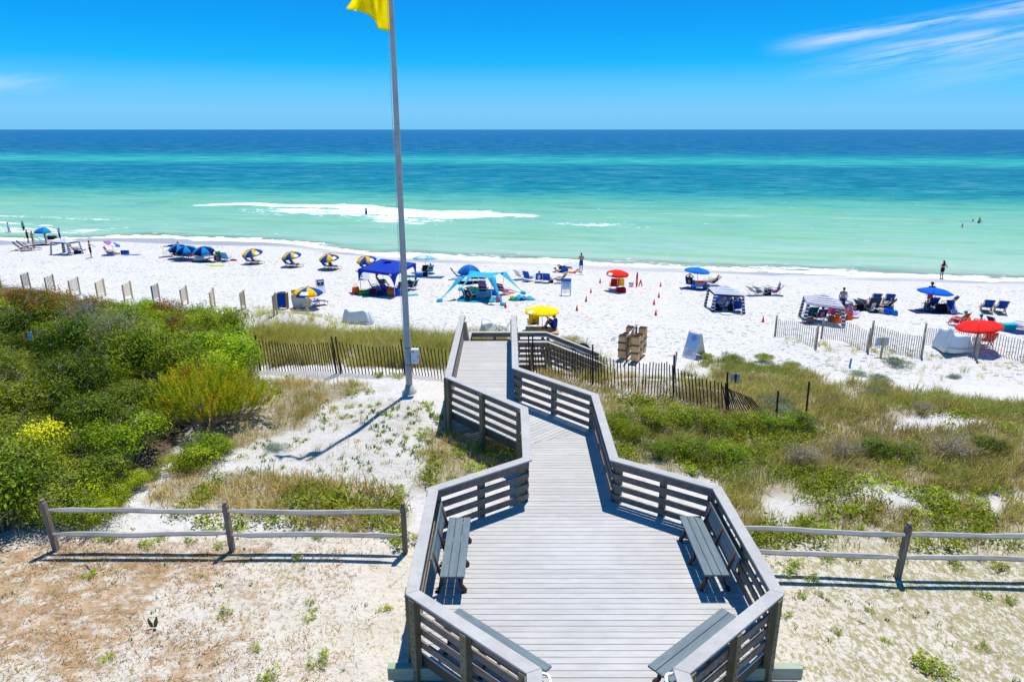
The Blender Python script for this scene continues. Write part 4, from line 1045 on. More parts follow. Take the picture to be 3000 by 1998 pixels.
# seeds: where in the thicket each kind dominates (picture of the dune from above its near edge)
SEED = [(60, 880, 'rust'), (190, 885, 'mid'), (280, 905, 'rust'), (120, 905, 'rust'), (170, 900, 'rust'), (60, 900, 'rust'), (230, 905, 'rust'), (30, 850, 'mid'), (110, 850, 'bright'), (200, 860, 'mid'), (0, 870, 'mid'), (-150, 860, 'mid'), (340, 890, 'mid'), (420, 920, 'bright'), (560, 910, 'bright'), (640, 940, 'bright'), (690, 930, 'twig'), (735, 960, 'twig'),
        (140, 930, 'bright'), (300, 960, 'mid'), (330, 1000, 'twig'), (250, 985, 'twig'), (450, 970, 'bright'), (540, 1000, 'bright'), (520, 950, 'rust'), (600, 985, 'bright'), (690, 1000, 'bright'), (700, 1060, 'bright'), (620, 1050, 'bright'), (560, 975, 'twig'),
        (40, 930, 'grey'), (20, 1000, 'dark'), (60, 960, 'dark'), (130, 1010, 'dark'), (220, 1050, 'dark'), (330, 1070, 'mid'), (420, 1050, 'mid'), (480, 1080, 'mid'), (400, 1110, 'dark'), (30, 1080, 'grey'), (130, 1120, 'mid'), (60, 1160, 'mid'), (200, 1130, 'dark'), (330, 1160, 'dark'),
        (80, 1230, 'grey'), (180, 1250, 'grey'), (270, 1200, 'dark'), (280, 1280, 'grey'), (60, 1300, 'grey'), (150, 1310, 'yellow'), (100, 1345, 'yellow'), (220, 1345, 'yellow'), (250, 1420, 'yellow'), (230, 1390, 'grey'), (260, 1320, 'dark'), (60, 1400, 'grey'), (100, 1470, 'dark'), (30, 1520, 'dark'), (180, 1460, 'bright'), (340, 1290, 'bright'), (330, 1360, 'bright'), (420, 1170, 'dark')]
def where(px, py):
    if py < 935: return 'below the pale slatted panels at the top of the thicket'
    if px > 560 and py < 1110: return 'by the end of the dark picket fence'
    if py > 1400: return 'behind the left post of the split rail fence'
    if py > 1180: return 'on the near left side of the thicket'
    return 'in the middle of the left thicket'
cells = 1.30; rs = random.Random(4)
for iy in range(27):
    for ix in range(42):
        x = -46 + ix*cells + rs.uniform(-.6, .6); y = 12.6 + iy*cells + rs.uniform(-.6, .6)
        if y > 13 and shore(x, y) > (-39.2 if x < -14 else -40.0): continue
        px, py = gpx(np.array([x]), np.array([y])); px, py = float(px[0]), float(py[0])
        if px < -420: continue
        z = T(x, y); cx_, cy_ = proj(x, y, z+1.0)
        if not inpoly(np.array([cx_]), np.array([cy_]), THICKET)[0] or not inpoly(np.array([px]), np.array([py]), [(a-15, b+18) for a, b in THICKET])[0]: continue
        if abs(cx_-570) < 150 and 1085 < cy_ < 1265 : continue      # room for the big feathery bush
        sd = min(SEED, key=lambda q: (q[0]-cx_)**2*.6+(q[1]-cy_)**2*2+rs.uniform(0, 3500))
        s = rs.uniform(.72, 1.12)*(1.0 if cy_ < 1300 else .9)
        if shore(x, y) > -43.5: s *= .98 if x < -15 else .76
        place_shrub(sd[2], x, y, s*.93, f'{KLAB[sd[2]]} shrub {where(cx_, cy_)}', 'shrubs of the left thicket', rs.uniform(.72, 1.30))
        if rs.random() < .18:
            x2, y2 = x+rs.uniform(-.8, .8), y+rs.uniform(-.8, .8)
            if shore(x2, y2) < -41: place_shrub(rs.choice(['mid', 'dark', sd[2]]), x2, y2, s*.7, f'{KLAB[sd[2]]} shrub {where(cx_, cy_)}', 'shrubs of the left thicket')
# extra low bright shrubs edging the thicket and under the feathery bush
for px, py, k, s, lb in ((600, 1352, 'bright', .62, 'bright green shrub in front of the feathery bush'), (545, 1372, 'bright', .48, 'smaller bright green shrub in front of the feathery bush'), (655, 1325, 'mid', .38, 'low leafy shrub right of the one before the feathery bush'),
                         (345, 1310, 'bright', .55, 'bright green shrub left of the feathery bush shadow'), (400, 1430, 'bright', .36, 'round low bright green shrub beside the dry grass patch'), (255, 1545, 'bright', .62, 'yellowish green shrub behind the left span of the split rail fence'),
                         (320, 1500, 'bright', .55, 'bright green shrub behind the split rail fence, left of the sand'), (205, 1500, 'bright', .75, 'bright shrub behind the leaning left post of the split rail fence'), (440, 1405, 'bright', .26, 'small flat green shrub at the edge of the dry grass')):
    p = G(px, py); place_shrub(k, p.x, p.y, s, lb, None, .8)
for px, py, k, s, lb in ((10, 1545, 'dark', .9, 'dark green shrub standing in for shade at the left edge behind the split rail fence'), (85, 1512, 'dark', .8, 'dark green shrub standing in for shade left of the leaning fence post'), (-80, 1560, 'dark', 1.1, 'dark green shrub standing in for shade, partly cut by the left edge of the view'), (40, 1490, 'mid', .9, 'mid green shrub above the leaning left fence post'), (175, 1490, 'mid', .7, 'mid green shrub behind the leaning fence post'), (-20, 1500, 'grey', 1.1, 'grey-green shrub at the left edge above the split rail fence')):  # the dark shrubs here are added for the black-green shade under the thicket
    p = G(px, py); place_shrub(k, p.x, p.y, s, lb, None, 1.05)
# the big feathery bush: upright sprays of fine needles
def feather_bush():
    rng = np.random.default_rng(21); V = []; Tn = []; nspray = 1900
    m = MB()
    for i in range(nspray):
        u = rng.normal(size=3); u /= np.linalg.norm(u); u[2] = abs(u[2])
        an = math.atan2(u[1], u[0]); lob = 1+.16*math.sin(3*an+1.1)+.13*math.sin(5*an+4*u[2])+.10*math.sin(9*an+2)
        base = np.array([u[0]*1.66*lob, u[1]*1.30*lob, .50+u[2]*1.02*(1+.14*math.sin(4*an+.6))])*rng.uniform(.55, 1.0)
        base[2] = max(base[2], .40+.15*rng.random())
        d = np.array([u[0]*.55, u[1]*.55, 1.0]) + rng.normal(0, .15, 3); d /= np.linalg.norm(d); L = rng.uniform(.22, .44)
        col = [np.array((.17, .22, .012)), np.array((.24, .26, .012)), np.array((.12, .17, .012)), np.array((.28, .22, .015))][rng.choice(4, p=[.35, .32, .23, .10])]
        if base[2] > 1.36 and abs(base[0]+.36) < .30 and rng.random() < .7: col = np.array((.13, .045, .018))
        nn = 26; tt = rng.random(nn); P = base + np.outer(tt*L, d); out = rng.normal(size=(nn, 3)); out -= np.outer(out@d, d); out /= np.linalg.norm(out, axis=1, keepdims=True)
        dirn = out*.8 + d*.9; nl = .085*(1-.5*tt)[:, None]*rng.uniform(.7, 1.2, (nn, 1)); side = np.cross(dirn, rng.normal(size=(nn, 3))); side /= np.linalg.norm(side, axis=1, keepdims=True)
        a = P-side*.009; b = P+side*.009; c = P+dirn*nl
        V.append(np.stack([a, b, c], 1).reshape(-1, 3)); Tn.append(np.repeat(np.tile(col*2.3, (nn, 1))*rng.uniform(.7, 1.3, (nn, 1)), 3, 0))
        if i % 11 == 0:
            b0 = Vector((base[0]*.10, base[1]*.10, -.1)); e = Vector(base+d*L*.6); m.tube([b0, b0.lerp(e, .5)+Vector((base[0]*.16, base[1]*.16, -.10)), e], [.025, .010, .004], 5, caps=False)
    V = np.concatenate(V); Tn = np.concatenate(Tn); N = len(V)//3
    p = G(640, 1265); p = Vector((p.x-.55, p.y+.55, 0)); p.z = T(p.x, p.y)-.1
    t = thing('feathery_bush', 'big feathery yellow-green bush with a rusty brown top beside the dry grass', 'bush', p)
    t.scale = (1.12, 1.0, 1.12)
    mesh_np('foliage', V, np.full(N, 3), np.arange(3*N), Tn*np.array([1.1, .95, .6]), M_FEATHER, t); m.build('stem', M_TWIG, t)
    return t
feather_bush()
# shrubs among the grass, right of the boardwalk
for px, py, k, s, sq, lb in ((1812, 1262, 'bright', .42, .9, 'bright green bush against the right railing of the walkway'), (1860, 1290, 'mid', .40, .9, 'leafy bush just right of the walkway railing'), (1925, 1258, 'mid', .55, .8, 'leafy bush below the sagging dark picket fence'),
        (2000, 1240, 'bright', .46, .8, 'bright leafy bush in front of the picket fence post'), (2085, 1272, 'mid', .62, .8, 'wide olive bush in the middle of the right dune'), (2180, 1262, 'bright', .52, .8, 'bright green bush below the collapsed fence end'), (2262, 1268, 'bright', .48, .9, 'bright green bush left of the dark hollow in the grass'),
        (2330, 1275, 'dark', .55, .9, 'dark green bush below the tall steel stake'), (2015, 1345, 'mid', .55, .8, 'leafy olive bush right of the boardwalk bend'), (1930, 1340, 'dark', .42, .8, 'dark small bush close to the right railing'), (2130, 1350, 'mid', .50, .8, 'low leafy bush above the right bench corner'),
        (2350, 1370, 'twig', .70, .55, 'bare brown twiggy bush in the right grass, left one'), (2470, 1350, 'twig', .65, .55, 'bare brown twiggy bush in the right grass, right one'), (2790, 1345, 'twig', .72, .55, 'grey twiggy bush near the right edge of the dune'), (2700, 1212, 'twig', .45, .6, 'grey twiggy bush above the bare sand strip'),
        (2560, 1345, 'dark', .50, .8, 'dark bush between the twiggy bushes'), (2640, 1350, 'grey', .48, .8, 'grey-green bush among the tall grass'), (2900, 1330, 'dark', .45, .8, 'dark bush close to the right edge of the view')):
    p = G(px, py); place_shrub(k, p.x, p.y, s, lb, 'bushes in the right dune grass', sq)
# silvery blue-green dune plants
protos['silver'] = [shrub_proto('s', [(.09, .15, .33), (.12, .18, .40), (.07, .12, .24)], 7, 260, 10, .045, np.random.default_rng(31), h=.9, r=1.3, twigs=30)]
for o in protos['silver'][0]: COL.objects.unlink(o)
for px, py, s, lb in ((2255, 1185, .62, 'pale silvery dune plant behind the leaning fence end'), (2300, 1205, .45, 'smaller pale silvery plant between the steel stakes'), (2570, 1120, .55, 'blue-green dune plant in front of the blank sign'), (2620, 1072, .65, 'wide blue-green dune plant right of the blank sign post'), (2510, 1098, .42, 'blue-green plant beside the blue stake'), (2560, 1150, .50, 'grey-green dune plant below the blank sign'), (2800, 1108, .34, 'small green plant on the bare sand slope'), (2145, 1060, .45, 'dark green plant on the crest right of the sandwich board'), (2235, 1060, .42, 'dark green plant on the grass crest'), (2320, 1082, .40, 'green plant at the far edge of the grass crest'),
                      (805, 1320, .34, 'pale silvery plant on the sand beside the dry grass'), (2068, 1052, .35, 'dark green plant in front of the sandwich board')):
    p = G(px, py); place_shrub('silver' if py != 1060 and px != 2068 and px != 2320 else 'mid', p.x, p.y, s, lb, 'low dune plants', .7, 'dune_plant', 'plant')
# small leafy plants dotted over the sand left of the walkway and along the fences
protos['tuft'] = [shrub_proto('s', [(.17, .27, .012), (.22, .32, .015), (.12, .2, .012)], 4, 46, 9, .036, np.random.default_rng(40+k), asp=.5, h=.45, r=.5, twigs=10) for k in range(3)]
for pr in protos['tuft']:
    for o in pr: COL.objects.unlink(o)
TU = [(1255, 1190, .8), (1255, 1205, .5), (1280, 1228, .9), (1245, 1272, .95), (1195, 1258, .4), (1195, 1287, .5), (1215, 1275, .4), (1290, 1345, .9), (1345, 1330, 1.1), (1395, 1320, .9), (1420, 1300, .6), (1455, 1335, 1.2), (1490, 1340, 1.0), (1390, 1375, 1.2), (1325, 1405, .7), (1285, 1365, .5), (1180, 1450, .8), (1160, 1470, .8), (1165, 1430, .6),
      (1100, 1104, .9), (1160, 1105, 1.0), (850, 1108, .8), (1045, 1130, .7), (1035, 1155, .9), (1085, 1150, .7), (1115, 1215, .7), (1105, 1185, .6), (1080, 1195, .6), (1060, 1190, .5), (1020, 1195, .6), (980, 1200, .6), (950, 1235, .7), (905, 1205, .5), (885, 1200, .6), (1010, 1225, .5), (1150, 1220, .5), (780, 1140, .8), (810, 1150, .8), (1120, 1100, .6),
      (930, 1470, 1.2), (985, 1480, 1.5), (1020, 1490, 1.3), (960, 1500, 1.1), (900, 1465, .8), (1100, 1500, .8), (1180, 1590, 1.3), (1160, 1580, .9), (1020, 1560, .6), (940, 1570, .7), (1130, 1560, .7), (700, 1555, .8), (620, 1560, .6), (560, 1590, .6), (480, 1575, .7), (430, 1600, .7), (340, 1575, .9), (300, 1585, .8), (650, 1600, .6), (870, 1635, .5),
      (905, 1765, .45), (915, 1790, .35), (905, 1815, .45), (660, 1800, .6), (1130, 1790, .5), (935, 1945, .8), (780, 1980, .8), (745, 1900, .5), (310, 1930, .5), (260, 1690, .6),
      (1770, 1120, .0), (1772, 1145, .9), (1955, 1172, .9), (1905, 1195, .5), (1830, 1200, .8), (1800, 1230, 1.0), (1805, 1275, 1.3), (2010, 1385, 1.1), (1880, 1380, .9), (2120, 1480, .9), (2150, 1440, .8),
      (2545, 1425, 1.3), (2620, 1440, 1.0), (2690, 1465, 1.3), (2740, 1480, 1.5), (2760, 1455, 1.4), (2790, 1500, 1.2), (2860, 1470, 1.1), (2940, 1450, 1.1), (2700, 1505, 1.0), (2880, 1520, 1.0), (2850, 1440, 1.0), (2430, 1430, 1.0), (2480, 1500, .9), (2350, 1540, .9), (2420, 1550, .9), (2520, 1560, .8), (2600, 1570, .8), (2700, 1590, .8), (2760, 1560, .8), (2850, 1640, .7), (2930, 1675, .9), (2800, 1660, .7), (2420, 1640, .7), (2330, 1650, .7), (2310, 1680, .7), (2380, 1700, .6), (2500, 1640, .6), (2270, 1600, .6),
      (2840, 1222, 1.3), (2960, 1260, 1.4), (2970, 1275, 1.1), (2400, 1740, .4), (2350, 1745, .45), (2300, 1805, .5), (2880, 1745, .6), (2960, 1760, .6), (2720, 1955, 1.1), (2750, 1975, 1.0), (2880, 1900, .5), (2450, 1850, .4), (2550, 1790, .4), (2600, 1880, .4)]
def tz(px, py):
    if py > 1690: return 'on the near sand ' + ('left of the deck' if px < 1500 else 'right of the deck')
    if px > 1700: return 'along the right split rail fence' if py > 1420 else 'among the grass right of the boardwalk'
    if py > 1440: return 'along the left split rail fence'
    return 'on the sand between flagpole and walkway'
for px, py, s in TU:
    if s == 0: continue
    p = G(px, py); place_shrub('tuft', p.x, p.y, s*.62, 'small bright green leafy plant ' + tz(px, py), 'small leafy plants ' + tz(px, py), .8, 'leafy_plant', 'plant', -.02)
# creeping leafy ground cover threading through the grass
def vines(polys, dens, seed):
    rng = np.random.default_rng(seed); x, y = rng.uniform(-8, 30, dens), rng.uniform(12.5, 30, dens); px, py = gpx(x, y); k = np.zeros(len(x), bool)
    for pl, thr in polys: k |= inpoly(px, py, pl) & (vnoise(x*.75+31, y*.75)+.6*vnoise(x*2.4, y*2.4) > thr)
    x, y = x[k], y[k]; n = len(x); X = np.repeat(x, 7)+rng.normal(0, .10, n*7); Y = np.repeat(y, 7)+rng.normal(0, .10, n*7)
    Cc = np.stack([X, Y, terr(X, Y)+rng.uniform(.02, .26, n*7)], 1); tc = np.array([(.10, .17, .012), (.14, .21, .015), (.07, .125, .012), (.17, .19, .02)])[rng.integers(4, size=n)]
    tt = np.repeat(tc, 7, 0)*rng.uniform(.7, 1.3, (n*7, 1)); V, TT = rot_quads(Cc, .045, .5, np.array([0, 0, .8]), rng, tt); N = len(V)//4
    return mesh_np('ground_vines', V, np.full(N, 4), np.arange(4*N), TT, M_VINE)
M_VINE = vmat('vine_leaves', .55, .28, .14)
tag(vines([([(1770, 1150), (2000, 1200), (2330, 1230), (2420, 1290), (2330, 1330), (2120, 1410), (1800, 1345)], .10), ([(2110, 1390), (2600, 1370), (3300, 1400), (3300, 1630), (2170, 1610)], .22), ([(2400, 1180), (3200, 1230), (3200, 1340), (2400, 1300)], .22), ([(880, 1420), (1180, 1480), (1170, 1570), (860, 1560)], -.05), ([(1240, 1290), (1540, 1340), (1500, 1375), (1230, 1440)], .06), ([(480, 1420), (860, 1400), (900, 1540), (480, 1560)], .22)], 60000, 77), 'bright green creeping leaves spread through the dune grass', 'ground cover', kind='stuff')
# a dead leaf standing on the straw, a fallen stick
p = G(450, 1840); m = MB()
for dx, hgt, ln in ((-.02, .22, -.05), (.03, .26, .06)):
    m.sheet([[(dx-.025, 0, .02), (dx+.0, .01, .02), (dx+.02, 0, .02)], [(dx-.04+ln*.5, 0, hgt*.5), (dx+ln*.5, .015, hgt*.5), (dx+.04+ln*.5, 0, hgt*.5)], [(dx-.01+ln, 0, hgt), (dx+ln, .005, hgt), (dx+.01+ln, 0, hgt)]], .004)
o = m.build('seedling', mat('seedling_leaf', (.16, .20, .02), .5, transl=.3), None); o.location = p; tag(o, 'upright two-leaf seedling on the pine straw', 'seedling')
p = G(265, 1665); o = MB().tube([(-.18, .14, .02), (-.05, .02, .05), (.06, -.06, .03), (.13, -.16, .02)], [.012, .016, .013, .006], 6).tube([(0, -.0, .04), (.10, .04, .08)], [.008, .004], 5).build('fallen_stick', M_TWIG, None); o.location = p; tag(o, 'short grey fallen stick on the straw below the split rail fence', 'stick')
# ---------------------------------------------------------------- beach furniture builders
def cdepth(p): return p[1]*CP - (p[2]-CAMZ)*SP
def C(name, r, g, b, tr=.2): return fabric('cloth_'+name, lin(r, g, b), tr)
M_WOODF = mat('oiled_wood', (.42, .24, .11), .6, var=.25, stretch=(1, 8, 8))
M_METAL = mat('aluminium_tube', (.55, .56, .58), .35, var=.05, metal=.6)
M_DMETAL = mat('dark_steel', (.06, .06, .07), .45, var=.1)
M_WHITE = mat('white_plastic', (.78, .78, .77), .5, var=.04)
NAVY = lin(18, 40, 110); BLUE = lin(0, 88, 185); YEL = lin(255, 205, 20); LBLUE = lin(40, 160, 225); WHT = (.80, .80, .80); RED = lin(235, 50, 25); TEAL = lin(30, 190, 210)
def umbrella(foot, top, width, cols, label, tilt=(0, 0), sag=.42, val=.10, group='beach umbrellas', logo=None):
    g = G(*foot); ap = aty(top[0], top[1], g.y); R_ = width/2/F*cdepth(ap)
    t = thing('beach_umbrella', label, 'umbrella', g, group=group); ax = Vector((tilt[0], tilt[1], 1)).normalized()
    a = ap - g; Mr = Vector((0, 0, 1)).rotation_difference(ax).to_matrix()
    m = MB(); ng = len(cols); names = []; ml = []
    for c in cols:
        k = 'umbrella_%02x%02x%02x' % tuple(int(255*min(1, x)) for x in c)
        if k not in names: names.append(k); ml.append(fabric(k, c, .35))
    rot0 = random.uniform(0, .4)
    for i, c in enumerate(cols):
        mi = names.index('umbrella_%02x%02x%02x' % tuple(int(255*min(1, x)) for x in c)); rows = []
        for j in range(8):
            f = j/6 if j < 7 else 1.0; row = []
            for k in range(5):
                u = k/4; an = rot0 + 2*math.pi*(i+u)/ng; dip = 1-(.045*math.sin(math.pi*u))*min(1, f*1.3)
                rr = R_*math.sin(f*1.12)/math.sin(1.12)*dip; z = -R_*sag*(1-math.cos(f*1.12))/(1-math.cos(1.12)) - .02*math.sin(math.pi*u)*f
                if j == 7: z -= val*(1-.25*math.sin(math.pi*u)); rr *= 1.0
                row.append(a + Mr @ Vector((rr*math.cos(an), rr*math.sin(an), z)))
            rows.append(row)
        m.sheet(rows, .004, mi)
    m.build('canopy', ml, t, smooth=True)
    low = a - ax*R_*sag
    MB().tube([(0, 0, -.25), low, a+ax*.04], .019, 8).build('pole', M_WHITE, t, smooth=True)
    MB().ell(a+ax*.06, (.03, .03, .06), n=8).build('finial', M_WHITE, t, smooth=True)
    hub = a - ax*R_*.30
    m = MB()
    for i in range(ng):
        an = rot0 + 2*math.pi*i/ng; e = a + Mr @ Vector((R_*.62*math.cos(an), R_*.62*math.sin(an), -R_*sag*.40)); m.tube([hub, e], .005, 4)
    m.build('ribs', M_METAL, t)
    if logo:
        an, w_, h_, mt = logo; pts = []
        for j in range(3):
            f = .62+.16*j; row = []
            for k in range(5):
                u = an + (k/4-.5)*w_; rr = R_*math.sin(f*1.12)/math.sin(1.12)*1.0+.012; z = -R_*sag*(1-math.cos(f*1.12))/(1-math.cos(1.12))+.012
                row.append(a + Mr @ Vector((rr*math.cos(u), rr*math.sin(u), z)))
            pts.append(row)
        MB().sheet(pts, .003).build('logo_patch', mt, t)
    return t
def tubes(m, segs, r, mi=0):
    for s_ in segs: m.tube(s_, r, 6, mi)
def lounge(label, sling, group, frame_m=None, mark=True):
    """wooden beach lounger, faces +Y"""
    t = thing('beach_lounger', label, 'lounge chair', group=group); fm = frame_m or M_WOODF; W = .30; m = MB()
    for s in (-1, 1):
        x = s*W
        m.beam((x, -.62, 1.00), (x, .12, .06), .028, .05, up=(1, 0, 0)); m.beam((x, -.52, .04), (x, .50, .34), .028, .05, up=(1, 0, 0))
        m.beam((x*1.04, -.36, .56), (x*1.04, .28, .54), .055, .025); m.beam((x, .26, .54), (x, .34, .04), .026, .04, up=(1, 0, 0))
        m.beam((x*.8, .48, .33), (x*.8, 1.0, .20), .026, .035); m.beam((x*.8, .96, .21), (x*.8, 1.0, .0), .024, .03, up=(1, 0, 0))
    for y, z in ((-.62, 1.0), (.50, .34), (-.5, .05), (.12, .07), (.34, .05), (1.0, .20)): m.beam((-W, y, z), (W, y, z), .028, .03)
    m.build('frame', fm, t)
    def sl(a, b, w, n, dip): return [[Vector((-w+2*w*k/2, a[0]+(b[0]-a[0])*i/n, a[1]+(b[1]-a[1])*i/n-dip*math.sin(math.pi*i/n))) for k in range(3)] for i in range(n+1)]
    MB().sheet(sl((-.64, 1.0), (-.10, .36), W*.86, 6, .05), .008).build('backrest', sling, t, smooth=True)
    MB().sheet(sl((-.10, .36), (.49, .36), W*.86, 5, .07), .008).build('seat', sling, t, smooth=True)
    MB().sheet(sl((.52, .345), (1.0, .215), W*.7, 4, .01), .008).build('footrest', sling, t, smooth=True)
    MB().sheet([[Vector((x, -.52, .905)) for x in (-W*1.06, 0, W*1.06)], [Vector((x, -.43, .80)) for x in (-W*1.06, 0, W*1.06)]], .02).build('headrest', sling, t)
    if mark: MB().box((0, -.415, .715), (.24, .006, .035), Matrix.Rotation(R(40), 3, 'X')).build('lettering', C('pale', 150, 195, 235, 0), t)
    return t
def lowchair(label, sling, group, frame_m=None, rec=0.0):
    """folding low beach chair, faces +Y"""
    t = thing('beach_chair', label, 'beach chair', group=group); fm = frame_m or M_METAL; W = .27; m = MB()
    by, bz = -.38-rec*.25, .80-rec*.22
    for s in (-1, 1):
        x = s*W
        tubes(m, [[(x, by, bz), (x, -.10, .20)], [(x, -.10, .20), (x, .42, .27), (x, .44, .02), (x, -.30, .02), (x, -.28, .38)], [(x, -.05, .42), (x, .40, .43), (x, .43, .27)]], .013)
        m.box((x, .12, .435), (.05, .48, .022))
    tubes(m, [[(-W, by, bz), (W, by, bz)], [(-W, .43, .27), (W, .43, .27)], [(-W, -.30, .02), (W, -.30, .02)]], .013)
    m.build('frame', fm, t)
    def sl(a, b, n, dip): return [[Vector((-W*.95+2*W*.95*k/2, a[0]+(b[0]-a[0])*i/n, a[1]+(b[1]-a[1])*i/n-dip*math.sin(math.pi*i/n))) for k in range(3)] for i in range(n+1)]
    MB().sheet(sl((by, bz), (-.09, .22), 6, .02), .01).build('backrest', sling, t, smooth=True)
    MB().sheet(sl((-.09, .21), (.42, .275), 5, .05), .01).build('seat', sling, t, smooth=True)
    return t
def put(t, px, py, deg=0, dz=0, s=1):
    g = G(px, py); t.location = g + Vector((0, 0, dz)); t.rotation_euler = (0, 0, R(deg)); t.scale = (s, s, s); return t
def towel(label, px, py, w, l, deg, material, cat='towel', name='towel'):
    g = G(px, py); rows = []; ca_, sa_ = math.cos(R(deg)), math.sin(R(deg))
    for i in range(9):
        row = []
        for j in range(7):
            u = (j/6-.5)*w + random.uniform(-.03, .03); v = (i/8-.5)*l + random.uniform(-.03, .03); x = u*ca_-v*sa_; y = u*sa_+v*ca_
            row.append((x, y, T(g.x+x, g.y+y)-g.z+.02+random.uniform(0, .035)))
        rows.append(row)
    o = MB().sheet(rows, .012).build(name, material, None, smooth=True); o.location = g; return tag(o, label, cat)
def cooler(label, px, py, dim, body, lid, deg=0, cat='cooler'):
    t = thing('cooler', label, cat, G(px, py), R(deg)); w, d, h = dim; z = h*.78
    MB().prism([(-w*.47, -d*.47), (w*.47, -d*.47), (w*.47, d*.47), (-w*.47, d*.47)], -.02, z).build('body', body, t, bevel=.02)
    MB().box((0, 0, z+h*.11), (w, d, h*.21)).build('lid', lid, t, bevel=.02)
    MB().tube([(-w*.52, 0, z*.8), (-w*.56, 0, z+h*.3), (w*.56, 0, z+h*.3), (w*.52, 0, z*.8)], .012, 6).build('handle', M_WHITE, t)
    return t
def bag(label, px, py, dim, material, deg=0, strap=None):
    w, d, h = dim; t = thing('beach_bag', label, 'bag', G(px, py), R(deg)); rows = []
    for i in range(6):
        f = i/5; k = 1-.18*f+.10*math.sin(f*math.pi); row = []
        for j in range(17):
            a = 2*math.pi*j/16; ex = .6; cx = math.copysign(abs(math.cos(a))**ex, math.cos(a)); cy = math.copysign(abs(math.sin(a))**ex, math.sin(a))
            row.append((cx*w/2*k+(random.uniform(-.012, .012) if 0 < j < 16 else 0), cy*d/2*k, f*h*(1+.04*math.cos(a*2))))
        rows.append(row)
    m = MB().sheet(rows, .01); m.prism([(math.cos(2*math.pi*j/12)*w*.46, math.sin(2*math.pi*j/12)*d*.46) for j in range(12)], 0.0, h*.55)
    m.build('body', material, t, smooth=True)
    for s in (-1, 1): MB().tube([(-w*.22, s*d*.36, h*.95), (-w*.16, s*d*.30, h*1.35), (w*.16, s*d*.30, h*1.35), (w*.22, s*d*.36, h*.95)], .012, 6).build('strap', strap or material, t, smooth=True)
    return t
def bucket(label, px, py, r, h, material):
    t = thing('bucket', label, 'bucket', G(px, py))
    MB().lathe([(r*.8, 0), (r, h), (r*1.08, h), (r*1.08, h*.93), (r*.96, h*.95), (r*.76, .02)], n=16).build('body', material, t, smooth=True)
    MB().tube([(-r, 0, h*.95), (-r*.7, .02, h*1.4), (r*.7, .02, h*1.4), (r, 0, h*.95)], .008, 6).build('handle', M_WHITE, t)
    return t
def heap(label, px, py, parts, name='towel_pile', cat='towels'):
    """heap of things dropped together: crumpled cloth lumps"""
    t = thing(name, label, cat, G(px, py))
    for dx, dy, r, mt in parts:
        rows = []
        for i in range(5):
            f = i/4; rows.append([(dx+math.cos(a)*r*(1-f*f*.9)*(1+.18*math.sin(3*a+i)), dy+math.sin(a)*r*.7*(1-f*f*.9)*(1+.2*math.cos(2*a+i*2)), f*r*.75*(1+.15*math.sin(2*a))) for a in [2*math.pi*k/14 for k in range(15)]])
        MB().sheet(rows, .012).build('cloth', mt, t, smooth=True)
    return t

